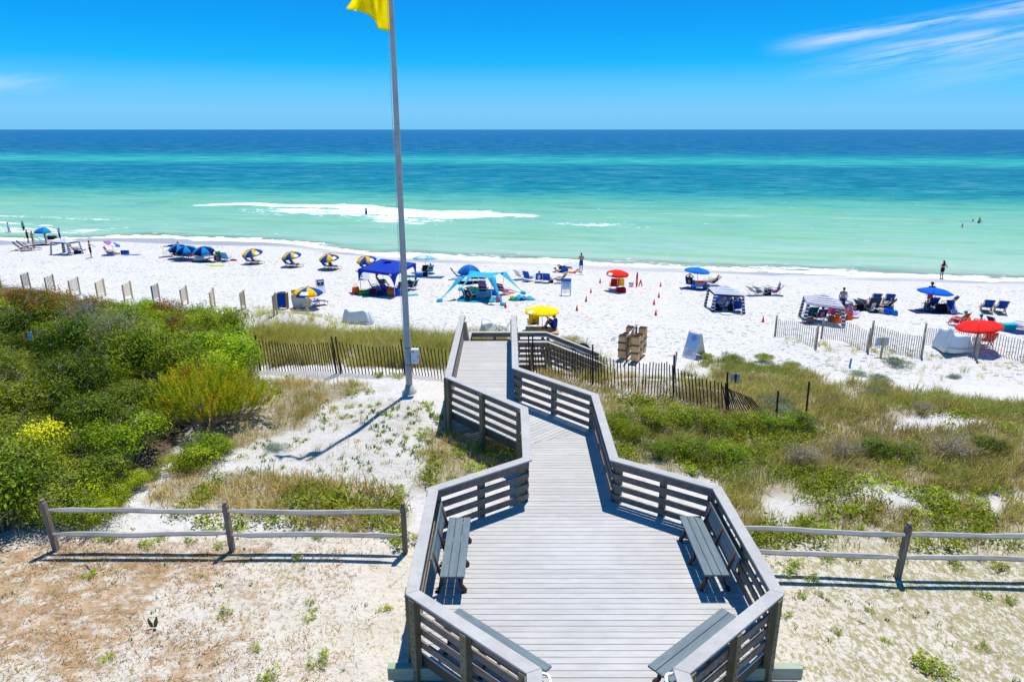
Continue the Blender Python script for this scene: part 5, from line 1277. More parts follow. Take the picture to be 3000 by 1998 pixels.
# ---------------------------------------------------------------- people
def skinmat(name, c): return mat('skin_'+name, c, .55, var=.06, scale=9, spec=.35)
SKIN = {'fair': skinmat('fair', (.55, .32, .22)), 'tan': skinmat('tan', (.42, .21, .125)), 'deep': skinmat('deep', (.26, .125, .075)), 'brown': skinmat('brown', (.13, .065, .04))}
HAIR = {'dark': mat('hair_dark', (.02, .015, .012), .5), 'brown': mat('hair_brown', (.075, .04, .02), .5), 'fair': mat('hair_fair', (.34, .24, .12), .5), 'grey': mat('hair_grey', (.33, .32, .31), .6)}
def mir(v): return (-v[0], v[1], v[2])
def pose(kind):
    P = dict(fwd=(0, 1, 0), pelvis=(0, 0, .95), waist=(0, .0, 1.10), chest=(0, -.005, 1.30), neck=(0, -.01, 1.46), head=(0, .015, 1.595),
             hip=(.085, 0, .92), knee=(.10, .015, .49), ankle=(.10, -.02, .075), sh=(.175, -.01, 1.39), elbow=(.235, -.02, 1.11), wrist=(.235, .05, .87))
    J = {}
    for k, v in P.items():
        if k in ('hip', 'knee', 'ankle', 'sh', 'elbow', 'wrist'): J[k+'L'] = mir(v); J[k+'R'] = v
        else: J[k] = v
    def both(**kw):
        for k, v in kw.items(): J[k+'L'] = mir(v); J[k+'R'] = v
    if kind == 'walk': J.update(kneeL=(-.09, .13, .50), ankleL=(-.09, .17, .08), kneeR=(.09, -.02, .49), ankleR=(.09, -.24, .12), wristL=(-.25, -.12, .90), wristR=(.25, .18, .93))
    if kind == 'phone': both(elbow=(.22, .04, 1.12), wrist=(.07, .30, 1.24)); J['head'] = (0, .05, 1.585)
    if kind == 'hips': both(elbow=(.34, -.10, 1.14), wrist=(.16, .06, 1.02))
    if kind == 'folded': both(elbow=(.24, .06, 1.13)); J.update(wristL=(.06, .19, 1.20), wristR=(-.06, .17, 1.24))
    if kind == 'point': J.update(elbowR=(.42, .20, 1.30), wristR=(.62, .38, 1.18))
    if kind == 'reach': J.update(elbowR=(.36, .14, 1.24), wristR=(.52, .30, 1.16), elbowL=(-.24, .0, 1.1))
    if kind == 'hatup': both(elbow=(.33, .10, 1.42), wrist=(.17, .10, 1.62))
    if kind == 'bend':
        J.update(waist=(0, .10, 1.06), chest=(0, .27, 1.15), neck=(0, .43, 1.17), head=(0, .55, 1.12)); both(sh=(.17, .38, 1.12), elbow=(.2, .44, .86), wrist=(.17, .56, .68))
    if kind == 'chair':
        J.update(pelvis=(0, -.06, .33), waist=(0, -.15, .46), chest=(0, -.23, .63), neck=(0, -.29, .79), head=(0, -.27, .925))
        both(hip=(.085, -.02, .32), knee=(.12, .38, .50), ankle=(.12, .62, .09), sh=(.17, -.26, .71), elbow=(.275, -.08, .49), wrist=(.25, .16, .475))
    if kind == 'lounge':
        J.update(pelvis=(0, .0, .42), waist=(0, -.12, .52), chest=(0, -.24, .68), neck=(0, -.34, .82), head=(0, -.37, .955))
        both(hip=(.085, .03, .41), knee=(.11, .47, .47), ankle=(.11, .92, .30), sh=(.17, -.29, .76), elbow=(.29, -.10, .60), wrist=(.22, .14, .57))
    if kind == 'armsup':
        J.update(pose('chair')); J.update(elbowL=(-.30, -.22, .92), wristL=(-.10, -.25, 1.06), elbowR=(.30, -.22, .92), wristR=(.12, -.26, 1.05))
    if kind == 'ground':
        J.update(pelvis=(0, 0, .14), waist=(0, -.03, .28), chest=(0, -.03, .46), neck=(0, .01, .62), head=(0, .06, .745))
        both(hip=(.085, .03, .13), knee=(.12, .38, .47), ankle=(.11, .58, .08), sh=(.17, -.01, .545), elbow=(.21, .17, .38), wrist=(.10, .38, .44))
    if kind == 'groundphone':
        J.update(pose('ground')); both(elbow=(.20, .20, .42), wrist=(.06, .42, .58))
    if kind in ('prone', 'back', 'side'):
        z = .125; J.update(pelvis=(0, 0, z), waist=(0, .17, z-.005), chest=(0, .35, z), neck=(0, .53, z+.02), head=(0, .67, z+.02))
        both(hip=(.085, -.03, z-.01), knee=(.10, -.46, z-.05), ankle=(.11, -.88, z-.06), sh=(.175, .44, z), elbow=(.27, .22, .06), wrist=(.26, -.02, .05)); J['fwd'] = (0, 0, -1) if kind == 'prone' else (0, 0, 1)
        if kind == 'prone': both(elbow=(.24, .62, .05), wrist=(.10, .76, .05)); J.update(chest=(0, .33, .19), neck=(0, .48, .30), head=(0, .57, .40)); both(sh=(.17, .41, .25))
        if kind == 'back': both(knee=(.12, -.36, .42), ankle=(.12, -.62, .07))
        if kind == 'side':
            J.update(fwd=(1, 0, 0), pelvis=(0, 0, .17), waist=(0, .16, .13), chest=(.02, .32, .19), neck=(.02, .45, .32), head=(.03, .52, .45))
            J.update(hipL=(0, -.03, .10), hipR=(0, -.03, .24), kneeL=(.10, -.44, .07), kneeR=(.16, -.42, .19), ankleL=(-.08, -.82, .05), ankleR=(-.02, -.82, .14), shL=(.0, .38, .10), shR=(.02, .36, .36), elbowL=(.06, .44, .05), wristL=(.10, .56, .30), elbowR=(.16, .16, .30), wristR=(.20, -.04, .20))
    return J
SPEC = {}
def remeshed(m, name, material, voxel, parent=None):
    ob = m.build(name, material, None); r = ob.modifiers.new('r', 'REMESH'); r.mode = 'VOXEL'; r.voxel_size = voxel; r.use_smooth_shade = True
    s = ob.modifiers.new('s', 'SMOOTH'); s.factor = .5; s.iterations = 2
    dg = bpy.context.evaluated_depsgraph_get(); me = bpy.data.meshes.new_from_object(ob.evaluated_get(dg)); old = ob.data; ob.modifiers.clear(); ob.data = me; bpy.data.meshes.remove(old)
    me.polygons.foreach_set('use_smooth', [True]*len(me.polygons))
    if not me.materials: me.materials.append(material)
    if parent is not None: ob.parent = parent
    return ob
def limbs(m, J, w=1.0, g=0.0, parts=('torso', 'legs', 'arms', 'head')):
    V = lambda k: Vector(J[k]); f = J['fwd']
    if 'torso' in parts:
        m.caps(V('pelvis'), V('waist'), .105*w+g, .098*w+g, 12, flat=(1.42, 1.0, f)); m.caps(V('waist'), V('chest'), .096*w+g, .112*w+g, 12, flat=(1.36, .98, f))
        m.caps(V('chest'), V('chest').lerp(V('neck'), .55), .112*w+g, .075*w+g, 12, flat=(1.35, .9, f))
        m.caps(V('shL'), V('shR'), .052+g, .052+g, 10)
        m.caps(V('hipL'), V('hipR'), .098*w+g, .098*w+g, 10)
    if 'legs' in parts:
        for s in 'LR':
            m.caps(V('hip'+s), V('knee'+s), .086*w+g, .056+g, 10); m.caps(V('knee'+s), V('knee'+s).lerp(V('ankle'+s), .3), .054+g, .058+g, 10); m.caps(V('knee'+s).lerp(V('ankle'+s), .3), V('ankle'+s), .057+g, .036+g, 10)
    if 'arms' in parts:
        for s in 'LR':
            m.caps(V('sh'+s), V('elbow'+s), .050*w+g, .039+g, 10); m.caps(V('elbow'+s), V('wrist'+s), .040+g, .027+g, 10)
def person(label, loc, deg, kind, skin, clothes, hair=('dark', 'short'), hat=None, s=1.0, w=1.0, voxel=.013, foot_fwd=None, group=None, sink=0.0):
    J = pose(kind); V = lambda k: Vector(J[k]); f = Vector(J['fwd'])
    m = MB(); limbs(m, J, w)
    m.caps(V('neck')-(V('neck')-V('chest')).normalized()*.05, V('neck').lerp(V('head'), .6), .055, .05, 10)
    up = (V('head')-V('neck')).normalized(); fh = (f - up*f.dot(up)).normalized() if abs(f.dot(up)) < .95 else Vector((0, 1, 0)); sd = up.cross(fh).normalized()
    if kind == 'prone': fh = Vector((0, 1, 0)); up = Vector((0, -.2, 1)).normalized(); fh = (fh-up*fh.dot(up)).normalized(); sd = up.cross(fh)
    HM = Matrix((sd, fh, up)).transposed(); h = V('head')
    m.ell(h, (.074, .092, .112), HM, 14); m.ell(h+HM @ Vector((0, .045, -.062)), (.05, .05, .05), HM, 10)       # skull, jaw
    m.ell(h+HM @ Vector((0, .098, -.02)), (.015, .02, .026), HM, 8)                                             # nose
    m.ell(h+HM @ Vector((0, .086, -.062)), (.026, .012, .010), HM, 8)                                           # mouth
    m.ell(h+HM @ Vector((0, .078, .022)), (.05, .016, .012), HM, 8)                                             # brow
    for x in (-1, 1): m.ell(h+HM @ Vector((x*.077, -.005, -.01)), (.012, .024, .032), HM, 8)                     # ears
    for s_ in 'LR':
        a = V('ankle'+s_); k = V('knee'+s_); dn = (a-k).normalized()
        ff = (f - dn*f.dot(dn)); ff = ff.normalized() if ff.length > .2 else Vector((0, 0, 1))
        if kind == 'prone': ff = Vector((0, -1, 0)); dn = Vector((0, -1, 0))
        if kind in ('chair', 'ground', 'groundphone', 'armsup', 'back'): ff = Vector((0, .95, .25)) if kind != 'back' else Vector((0, -.95, .1))
        if kind == 'lounge': ff = Vector((0, .35, .94))
        m.caps(a - ff*.035 + Vector((0, 0, -.03 if kind not in ('prone', 'side', 'lounge') else 0)), a + ff*.075+Vector((0, 0, -.035 if kind not in ('prone', 'side', 'lounge') else 0)), .036, .036, 10); m.caps(a + ff*.07+Vector((0, 0, -.04 if kind not in ('prone', 'side', 'lounge') else 0)), a+ff*.15+Vector((0, 0, -.045 if kind not in ('prone', 'side', 'lounge') else 0)), .036, .022, 10)
        w_ = V('wrist'+s_); e = V('elbow'+s_); d = (w_-e).normalized(); sx_ = d.cross(f); sx_ = sx_.normalized() if sx_.length > .1 else Vector((1, 0, 0)); nn = sx_.cross(d)
        m.caps(w_, w_+d*.065, .026, .034, 10, flat=(1.15, .62, tuple(nn)))
        sg = 1 if s_ == 'R' else -1
        for q, (o, ln) in enumerate(((-.030, .050), (-.010, .068), (.011, .066), (.031, .056))):
            b0 = w_+d*.085+sx_*o; mid = b0+d*ln*.55+nn*.010; m.caps(b0, mid, .0115, .0105, 6); m.caps(mid, mid+d*ln*.5+nn*.022, .0105, .009, 6)
        tb = w_+d*.03+sx_*(-sg*.028); m.caps(tb, tb+d*.035-sx_*sg*.028+nn*.008, .013, .012, 6); m.caps(tb+d*.035-sx_*sg*.028+nn*.008, tb+d*.066-sx_*sg*.030+nn*.02, .012, .010, 6)
    ob = remeshed(m, 'person', SKIN[skin], voxel); tag(ob, label, 'person', group)
    # hair
    hm = MB(); hm.ell(h+HM @ Vector((0, -.018, .018)), (.085, .094, .108), HM, 12)
    if hair[1] == 'short': hm.ell(h+HM @ Vector((0, -.05, -.02)), (.074, .052, .07), HM, 10)
    if hair[1] == 'long':
        hm.caps(h+HM @ Vector((0, -.06, 0)), V('neck').lerp(V('chest'), .8)-f*.13, .080, .05, 10, flat=(1.2, .7, tuple(f)))
    if hair[1] == 'bun': hm.ell(h+HM @ Vector((0, -.11, .06)), (.045, .045, .045), HM, 8)
    ho = hm.build('hair', HAIR[hair[0]], ob, smooth=True)
    if hat:
        hk, hmt = hat; q = MB(); c = h+HM @ Vector((0, -.005, .055))
        q.lathe([(.098, -.03), (.098, .035), (.07, .075), (.0, .085)], c, 14, M=HM)
        if hk == 'wide': q.lathe([(.09, -.02), (.20, -.035), (.205, -.045), (.09, -.034)], c, 18, M=HM)
        if hk == 'cap': q.box(c+HM @ Vector((0, .13, -.02)), (.13, .11, .014), HM)
        q.build('hat', hmt, ob, smooth=True)
    for typ, cm in clothes:
        q = MB()
        if typ in ('shorts', 'trunks', 'briefs', 'skirt'):
            q.caps(V('pelvis'), V('pelvis').lerp(V('waist'), .45), .105*w+.014, .10*w+.014, 12, flat=(1.42, 1.0, J['fwd'])); q.caps(V('hipL'), V('hipR'), .098*w+.014, .098*w+.014, 10)
            fr = {'shorts': .55, 'trunks': .80, 'briefs': .12, 'skirt': .42}[typ]
            for s_ in 'LR': q.caps(V('hip'+s_), V('hip'+s_).lerp(V('knee'+s_), fr), .086*w+.016, .086*w+.012 if typ == 'skirt' else .072+.02, 10)
            if typ == 'skirt':
                a = V('hipL').lerp(V('kneeL'), .42); b = V('hipR').lerp(V('kneeR'), .42); q.caps(a, b, .10, .10, 10)
            nm = {'shorts': 'shorts', 'trunks': 'swim_trunks', 'briefs': 'bikini_bottom', 'skirt': 'skirt'}[typ]
        elif typ in ('shirt', 'longshirt', 'swimsuit', 'tank', 'top', 'cover'):
            if typ == 'top':
                c0 = V('chest').lerp(V('waist'), .15); q.caps(c0-Vector((0, 0, .0)), V('chest').lerp(V('neck'), .08), .112*w+.012, .112*w+.012, 12, flat=(1.36, .98, J['fwd']))
            else:
                q.caps(V('pelvis').lerp(V('waist'), .2), V('waist'), .104*w+.018, .098*w+.018, 12, flat=(1.42, 1.0, J['fwd'])); q.caps(V('waist'), V('chest'), .096*w+.018, .112*w+.016, 12, flat=(1.36, .98, J['fwd']))
                q.caps(V('chest'), V('chest').lerp(V('neck'), .42), .112*w+.015, .082*w+.014, 12, flat=(1.35, .9, J['fwd']))
            if typ in ('shirt', 'longshirt', 'cover'):
                q.caps(V('shL'), V('shR'), .064, .064, 10)
                for s_ in 'LR':
                    q.caps(V('sh'+s_), V('sh'+s_).lerp(V('elbow'+s_), .62 if typ == 'shirt' else 1.0), .066*w, .062, 10)
                    if typ == 'longshirt': q.caps(V('elbow'+s_), V('wrist'+s_), .055, .042, 10)
            if typ in ('swimsuit', 'cover'):
                q.caps(V('hipL'), V('hipR'), .098*w+.013, .098*w+.013, 10); q.caps(V('pelvis'), V('waist'), .105*w+.013, .098*w+.013, 12, flat=(1.42, 1.0, J['fwd']))
            if typ == 'cover':
                for s_ in 'LR': q.caps(V('hip'+s_), V('hip'+s_).lerp(V('knee'+s_), .7), .105, .10, 10)
            nm = {'shirt': 'shirt', 'longshirt': 'shirt', 'swimsuit': 'swimsuit', 'tank': 'tank_top', 'top': 'bikini_top', 'cover': 'dress'}[typ]
        remeshed(q, nm, cm, max(.014, voxel), ob)
    ob.location = Vector(loc) + Vector((0, 0, -sink)); ob.rotation_euler = (0, 0, R(deg)); ob.scale = (s, s, s)
    return ob
def sunglasses(ob): pass
def onchair(ch, label, kind, skin, clothes, **kw):
    """a person sitting in a chair built above, sharing its place and heading"""
    dz = 0.0
    return person(label, ch.location + Vector((0, 0, dz)), math.degrees(ch.rotation_euler.z), kind, skin, clothes, **kw)
# ---------------------------------------------------------------- beach: umbrellas, chairs, people
cB = lin(0, 84, 175); cN = lin(10, 30, 80); cL = lin(0, 150, 225)
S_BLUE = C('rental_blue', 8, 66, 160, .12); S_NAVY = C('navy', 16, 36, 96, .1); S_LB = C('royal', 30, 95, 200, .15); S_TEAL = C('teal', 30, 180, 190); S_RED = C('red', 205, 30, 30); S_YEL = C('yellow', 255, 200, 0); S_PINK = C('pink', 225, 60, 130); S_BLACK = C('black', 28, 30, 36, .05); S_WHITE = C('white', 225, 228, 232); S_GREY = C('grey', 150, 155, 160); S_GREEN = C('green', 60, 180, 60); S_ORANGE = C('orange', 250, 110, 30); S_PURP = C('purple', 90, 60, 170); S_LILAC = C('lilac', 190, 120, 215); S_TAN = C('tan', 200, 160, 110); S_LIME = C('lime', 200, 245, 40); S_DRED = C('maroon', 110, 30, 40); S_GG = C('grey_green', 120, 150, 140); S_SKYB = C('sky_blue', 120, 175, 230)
S_STRIPE = stripes('navy_white_stripe', [NAVY, (.78, .78, .80)], 12, 0); S_STRIPEZ = stripes('navy_white_bands', [NAVY, (.74, .74, .76)], 9, 2); S_ROOF = stripes('navy_white_roof', [NAVY, (.76, .76, .80), (.76, .76, .80)], 16, 1, transl=.35); S_ROOF2 = stripes('pale_striped_roof', [lin(90, 110, 165), (.72, .74, .80), (.72, .74, .80), (.72, .74, .80)], 18, 1, transl=.35)
S_MULTI = stripes('pink_blue_stripe', [lin(200, 60, 80), lin(40, 60, 130), (.75, .74, .76), lin(150, 60, 110)], 16, 2); S_TEALST = stripes('teal_stripe', [lin(0, 130, 130), lin(20, 90, 110)], 14, 2)
PLAID = stripes('blue_white_stripe', [lin(30, 80, 170), (.75, .77, .8), lin(30, 80, 170), lin(20, 50, 120)], 18, 2)
YB = [YEL, cB]*4
# yellow and blue rental umbrellas, each over a pair of loungers
row = [((738, 773), (736, 731), 59, 'first from the left'), ((853, 782), (851, 739), 56, 'second from the left'), ((965, 788), (961, 745), 60, 'third from the left'), ((1076, 794), (1071, 751), 60, 'behind the blue canopy')]
M_BAND = mat('white_lettered_band', (.80, .82, .84), .6)
def lounger(px, py, deg, label, group='blue wooden rental loungers', sling=None, fm=None, mark=True, s=1): return put(lounge(label, sling or S_BLUE, group, fm, mark), px, py, deg, 0, s)
for k, (f, tp, wd, lb) in enumerate(row):
    umbrella(f, tp, wd, YB, f'yellow and blue umbrella over two loungers, {lb}' if k < 3 else 'yellow and blue umbrella partly hidden behind the blue canopy', tilt=(-.10, -.22), sag=.40, logo=(R(-40), .5, 1, M_BAND))
    lounger(f[0]-8, f[1]+1, -34, f'blue lounger under the yellow umbrella {lb}, left one', 'loungers under the yellow and blue umbrellas', s=.85); lounger(f[0]+12, f[1]+2, -34, f'blue lounger under the yellow umbrella {lb}, right one', 'loungers under the yellow and blue umbrellas', s=.85)
umbrella((905, 905), (900, 842), 85, YB, 'yellow and blue umbrella nearest the dune, above a white bin', tilt=(0, -.05), sag=.36, val=.13, logo=(R(-90), .62, 1, M_BAND))
lounger(917, 897, -48, 'blue lounger under the nearest yellow and blue umbrella', 'loungers under the yellow and blue umbrellas')
# folded loungers stacked on their sides
t = thing('lounger_stack', 'stack of folded blue loungers with wooden frames beside a pale post', 'folded chairs', G(826, 907)); m = MB(); m2 = MB()
for k in range(5):
    y = k*.11
    MB().sheet([[Vector((-.27, y, .12)), Vector((.27, y, .12))], [Vector((-.27, y+.04, .6)), Vector((.27, y+.04, .6))], [Vector((-.27, y+.10, .98)), Vector((.27, y+.10, .98))]], .02).build('folded_sling', S_BLUE, t)
    for s_ in (-1, 1): m.beam((s_*.31, y, 0), (s_*.31, y+.12, 1.05), .03, .05, up=(1, 0, 0))
m.build('frame', M_WOODF, t); MB().box((0, .3, 1.04), (.42, .42, .16)).build('folded_cover', C('slate', 70, 90, 120), t, bevel=.04)
# round white bin with a yellow sign
t = thing('litter_bin', 'white round litter bin with a yellow board, left of the nearest yellow umbrella', 'bin', G(876, 902))
MB().lathe([(.36, 0), (.44, .55), (.43, .95), (.40, .98), (.38, .93), (.02, .90)], n=20).build('drum', mat('bin_white', (.62, .62, .64), .6, var=.2, stretch=(1, 1, 8)), t, smooth=True)
MB().lathe([(.375, -.02), (.39, .06), (.36, .07)], n=20).build('foot_ring', M_DMETAL, t)
MB().box((-.20, -.05, 1.13), (.42, .03, .22)).build('notice_board', S_YEL, t); MB().box((-.34, -.03, 1.0), (.04, .02, .12)).build('bracket', M_DMETAL, t)
# sign backs on posts
def post_sign(label, px, top, bot, pw, panel, wpx, y0, y1, postm, front=True, dx=0):
    g = G(px, bot); z0 = aty(px, top, g.y).z - g.z; sc_ = cdepth(g)/F; t = thing('post_sign', label, 'sign', g)
    MB().box((0, .0, z0/2-.15), (pw, pw, z0+.3)).build('post', postm, t, bevel=.008)
    a, b = aty(px, y0, g.y).z-g.z, aty(px, y1, g.y).z-g.z
    MB().box((dx, (pw/2+.02) if front else -(pw/2+.02), (a+b)/2), (wpx*sc_, .02, a-b)).build('panel', panel, t, bevel=.004); return t
M_PANEL = mat('sign_back_aluminium', (.42, .47, .50), .45, var=.06); M_PALEPOST = deckmat('yellow_pine_post', (.46, .38, .20), (.62, .53, .30), axis_scale=(6, 6, 1))
post_sign('square grey sign back on a pale pine post below the nearest yellow umbrella', 901, 872, 921, .15, M_PANEL, 24, 880, 900, M_PALEPOST)
post_sign('blank grey sign back on a brown post in the gap behind the slatted fence', 2580, 988, 1046, .09, M_PANEL, 37, 990, 1013, M_RAWP if False else M_PALEPOST)
t = post_sign('pale blue sign back on a dark post beside the leaning picket fence', 2152, 1095, 1140, .07, mat('pale_blue_panel', (.36, .48, .62), .5), 27, 1096, 1124, M_DPICK)
def stake(label, px, y0, y1, material, r=.04):
    g = G(px, y1); h = aty(px, y0, g.y).z-g.z; o = MB().box((0, 0, h/2-.1), (r*2, r*2, h+.2)).build('stake', material, None, bevel=.006); o.location = g; o.rotation_euler.y = R(3); return tag(o, label, 'stake')
stake('short blue stake in the sand behind the grass crest', 2489, 1050, 1076, mat('blue_stake', (.02, .22, .50), .6), .035)
stake('grey stake standing behind the middle post of the right picket fence', 1976, 1030, 1082, mat('grey_stake', (.33, .36, .40), .6), .04)
g = G(108, 1075); t = thing('trail_marker', 'small white marker with a pink ribbon among the dark left bushes', 'marker', g + Vector((0, 0, .9)))
MB().box((0, 0, .35), (.16, .02, .34)).build('plate', mat('pale_plate', (.5, .6, .66), .5), t); MB().box((0, .02, -.2), (.05, .03, 1.6)).build('post', M_DPICK, t); MB().sheet([[(.05, -.03, .18), (.13, -.04, .19)], [(.07, -.05, .02), (.16, -.04, .0)], [(.08, -.03, -.1), (.14, -.05, -.12)]], .004).build('ribbon', S_PINK, t)
# A-frame boards
def aframe(label, px, py, w, h, deg, face, marks=None, spread=.32):
    t = thing('sandwich_board', label, 'sign board', G(px, py), R(deg)); tl = math.atan2(spread, h)
    for s in (-1, 1):
        Mx = Matrix.Rotation(s*tl, 3, 'X'); c = Vector((0, s*spread/2, h/2))
        p = MB().box(c, (w, .035, h*1.0), Mx).build('panel', M_WHITE, t, bevel=.012)
        if s == -1 and face: 
            n = Mx @ Vector((0, -1, 0))
            for (x, z, ww, hh, mt, nm) in face: MB().box(c + Mx @ Vector((x*w, 0, z*h)) + n*(.019+(.003 if nm != 'face_panel' else 0)), (ww*w, .004, hh*h), Mx).build(nm, mt, p)
    for x in (-.42, .42): MB().box((x*w, 0, h*1.0), (.05, .10, .05)).build('hinge', M_WHITE, t)
    return t
M_LBP = mat('pale_blue_face', lin(165, 205, 235), .5, var=.05); M_INK = mat('dark_blue_ink', lin(40, 70, 130), .6); M_NVP = mat('navy_face', lin(25, 40, 100), .5)
face = [(0, .18, .86, .50, M_LBP, 'face_panel'), (0, -.28, .86, .36, mat('white_blue_face', lin(215, 226, 236), .5), 'face_panel')]
for k, (ww, z) in enumerate(((.34, .38), (.24, .335), (.46, .29), (.30, .245), (.20, .20))): face.append((.02, z, ww, .018, M_INK, 'lettering'))
for k in range(5): face.append((-.02 if k else .12, -.17-.05*k, .62-.05*(k % 3), .014, M_INK, 'lettering'))
face.append((0, -.093, .86, .012, M_NVP, 'rule'))
aframe('white and pale blue sandwich board standing on the sand behind the right dune', 2032, 1046, .78, 1.35, -48, face, spread=.50)
face2 = [(0, .26, .84, .40, M_NVP, 'face_panel'), (.0, .33, .6, .06, M_WHITE, 'lettering'), (.0, .18, .10, .05, M_WHITE, 'emblem'), (0, .02, .6, .03, M_INK, 'lettering'), (0, -.08, .5, .02, M_SKYB if False else M_LBP, 'lettering')]
aframe('white sandwich board with a navy panel behind the nearest yellow umbrella', 940, 857, .62, 1.1, 22, face2, spread=.6)
aframe('white sandwich board seen under the left eave of the blue canopy', 1070, 819, .62, 1.1, 25, [(0, .33, .84, .2, M_LBP, 'face_panel')], spread=.7)
# NOTICE board on a metal stand
t = thing('notice_board', 'white NOTICE board with a blue header on a metal stand', 'notice board', G(1658, 867), R(-4)); m = MB()
for s_ in (-1, 1): tubes(m, [[(s_*.36, 0, 0), (s_*.36, .08, 1.35)], [(s_*.36, .45, 0), (s_*.36, .08, 1.3)]], .022)
tubes(m, [[(-.36, .02, .28), (.36, .02, .28)], [(-.36, .03, .42), (.36, .03, .42)]], .018); m.build('frame', M_DMETAL, t)
pnl = MB().box((0, .035, .93), (.74, .03, .86), Matrix.Rotation(R(-3.5), 3, 'X')).build('panel', mat('pale_board_face', lin(190, 215, 235), .5, var=.06), t)
MB().box((0, .035, 1.22), (.74, .045, .26), Matrix.Rotation(R(-3.5), 3, 'X')).build('header', mat('blue_header', lin(40, 120, 185), .5), pnl)
fc = bpy.data.curves.new('lettering', 'FONT'); fc.body = 'NOTICE'; fc.size = .19; fc.align_x = 'CENTER'; fc.align_y = 'CENTER'; fc.extrude = .004; ft_ = bpy.data.objects.new('lettering_curve', fc); COL.objects.link(ft_); fme = bpy.data.meshes.new_from_object(ft_.evaluated_get(bpy.context.evaluated_depsgraph_get())); bpy.data.objects.remove(ft_); fo_ = bpy.data.objects.new('lettering', fme); COL.objects.link(fo_); fo_.parent = pnl; fo_.location = (0, .008, 1.22); fo_.rotation_euler = (R(90-3.5), 0, 0); fme.materials.clear(); fme.materials.append(M_NVP)
for k in range(5): MB().box((0, .008, 1.02-.10*k), (.56-.06*(k % 2), .008, .03), Matrix.Rotation(R(-3.5), 3, 'X')).build('text_line', M_LBP if False else C('line_grey', 120, 150, 180, 0), pnl)
# round-topped sign in a dark hoop
g = G(1704, 1058); t = thing('arched_sign', 'round-topped blue and white sign in a dark hoop by the foot of the stairs', 'sign', g); scp = cdepth(g)/F; rr = 21*scp; zc = aty(1704, 1030, g.y).z - g.z
MB().tube([(-rr*1.08, 0, -.2)] + [(-rr*1.08*math.cos(R(a)), 0, zc+rr*1.08*math.sin(R(a))) for a in range(0, 181, 12)] + [(rr*1.08, 0, -.2)], .055, 10).build('hoop', S_BLACK, t, smooth=True)
def disc(r, z0, z1, y):  # part of the round face between two heights
    pts = []; n = 24
    for k in range(n+1):
        z = z0+(z1-z0)*k/n; pts.append((math.sqrt(max(0, r*r-max(0, z)**2)) if z > 0 else r, z))
    rows = [[Vector((-x, y, zc+z)), Vector((0, y, zc+z)), Vector((x, y, zc+z))] for x, z in pts]
    return MB().sheet(rows, .02)
disc(rr*.96, -rr*1.0, -.02, 0).build('face', mat('sign_blue', lin(20, 100, 170), .5), t); disc(rr*.96, 0.0, rr*.95, 0).build('face', mat('sign_pale', lin(190, 215, 235), .5), t)
MB().box((.0, -.016, zc+rr*.55), (.10, .012, .09)).build('emblem', M_NVP, t)
MB().sheet([[Vector((-rr*.9, -.018, zc-.05)), Vector((0, -.018, zc+.06)), Vector((rr*.9, -.018, zc+.10))], [Vector((-rr*.9, -.018, zc-.22)), Vector((0, -.018, zc-.13)), Vector((rr*.9, -.018, zc-.05))]], .008).build('wave_mark', M_WHITE, t)
# rack of wooden bins
def bins():
    g = G(1838, 1056); t = thing('bin_rack', 'rack of tan wooden bins on a metal rail near the boardwalk stairs', 'bin rack', g); M_CR = deckmat('tan_crate', (.72, .43, .19), (.92, .62, .32), axis_scale=(2, 2, 8)); M_RIM = mat('dark_rim', (.09, .035, .025), .7); M_BD = mat('steel_band', (.13, .10, .07), .5)
    for k in range(3):
        for s in (-1, 1):
            x = s*.36 + .05; y = k*.70-.1+ (0 if s > 0 else .22); H_ = (1.22, 1.12, 1.30)[k] - (.10 if s < 0 else 0); w = .36
            b = MB(); 
            for (a, c, d1, d2) in ((0, -w/2, w, .03), (0, w/2, w, .03), (-w/2, 0, .03, w-.06), (w/2, 0, .03, w-.06)): b.box((x+a, y+c, .12+H_/2), (d1, d2, H_))
            b.box((x, y, .5), (w-.04, w-.04, .03)); bn = b.build('wooden_bin', M_CR, t, bevel=.006)
            for z in (.40, .80): MB().lathe([(w*.80, -.05), (w*.80, .05), (w*.78, .05), (w*.78, -.05)], (x, y, .12+z), 4, M=Matrix.Rotation(R(45), 3, 'Z')).build('steel_band', M_BD, bn)
            MB().lathe([(w*.72, 0), (w*.72, .06), (w*.62, .06), (w*.6, .0), (w*.3, -.25)], (x, y, .12+H_-.03), 4, M=Matrix.Rotation(R(45), 3, 'Z')).build('rim', M_RIM, bn)
    t.rotation_euler.z = R(-24)
    m = MB(); m.tube([(.05, -.45, 1.42), (.05, 1.5, 1.48)], .04, 8); m.build('rail', M_METAL, t, smooth=True)
    for y in (-.35, 1.35): MB().box((.05, y, .68), (.09, .07, 1.5)).build('rail_post', M_BD, t)
    for y in (-.18, .12): MB().tube([(-.30, y, 1.12), (-.72, y, 1.10), (-.86, y+.06, 1.06), (-.86, y+.12, .98), (-.60, y+.16, .96), (-.3, y+.16, .98)], .022, 8).build('hoop_handle', M_METAL, t, smooth=True)
    for y in (.3, .75): MB().tube([(.05, y, 1.44), (.16, y+.1, 1.56), (.10, y+.22, 1.66)], .022, 6).build('arm', M_DMETAL, t)
bins()
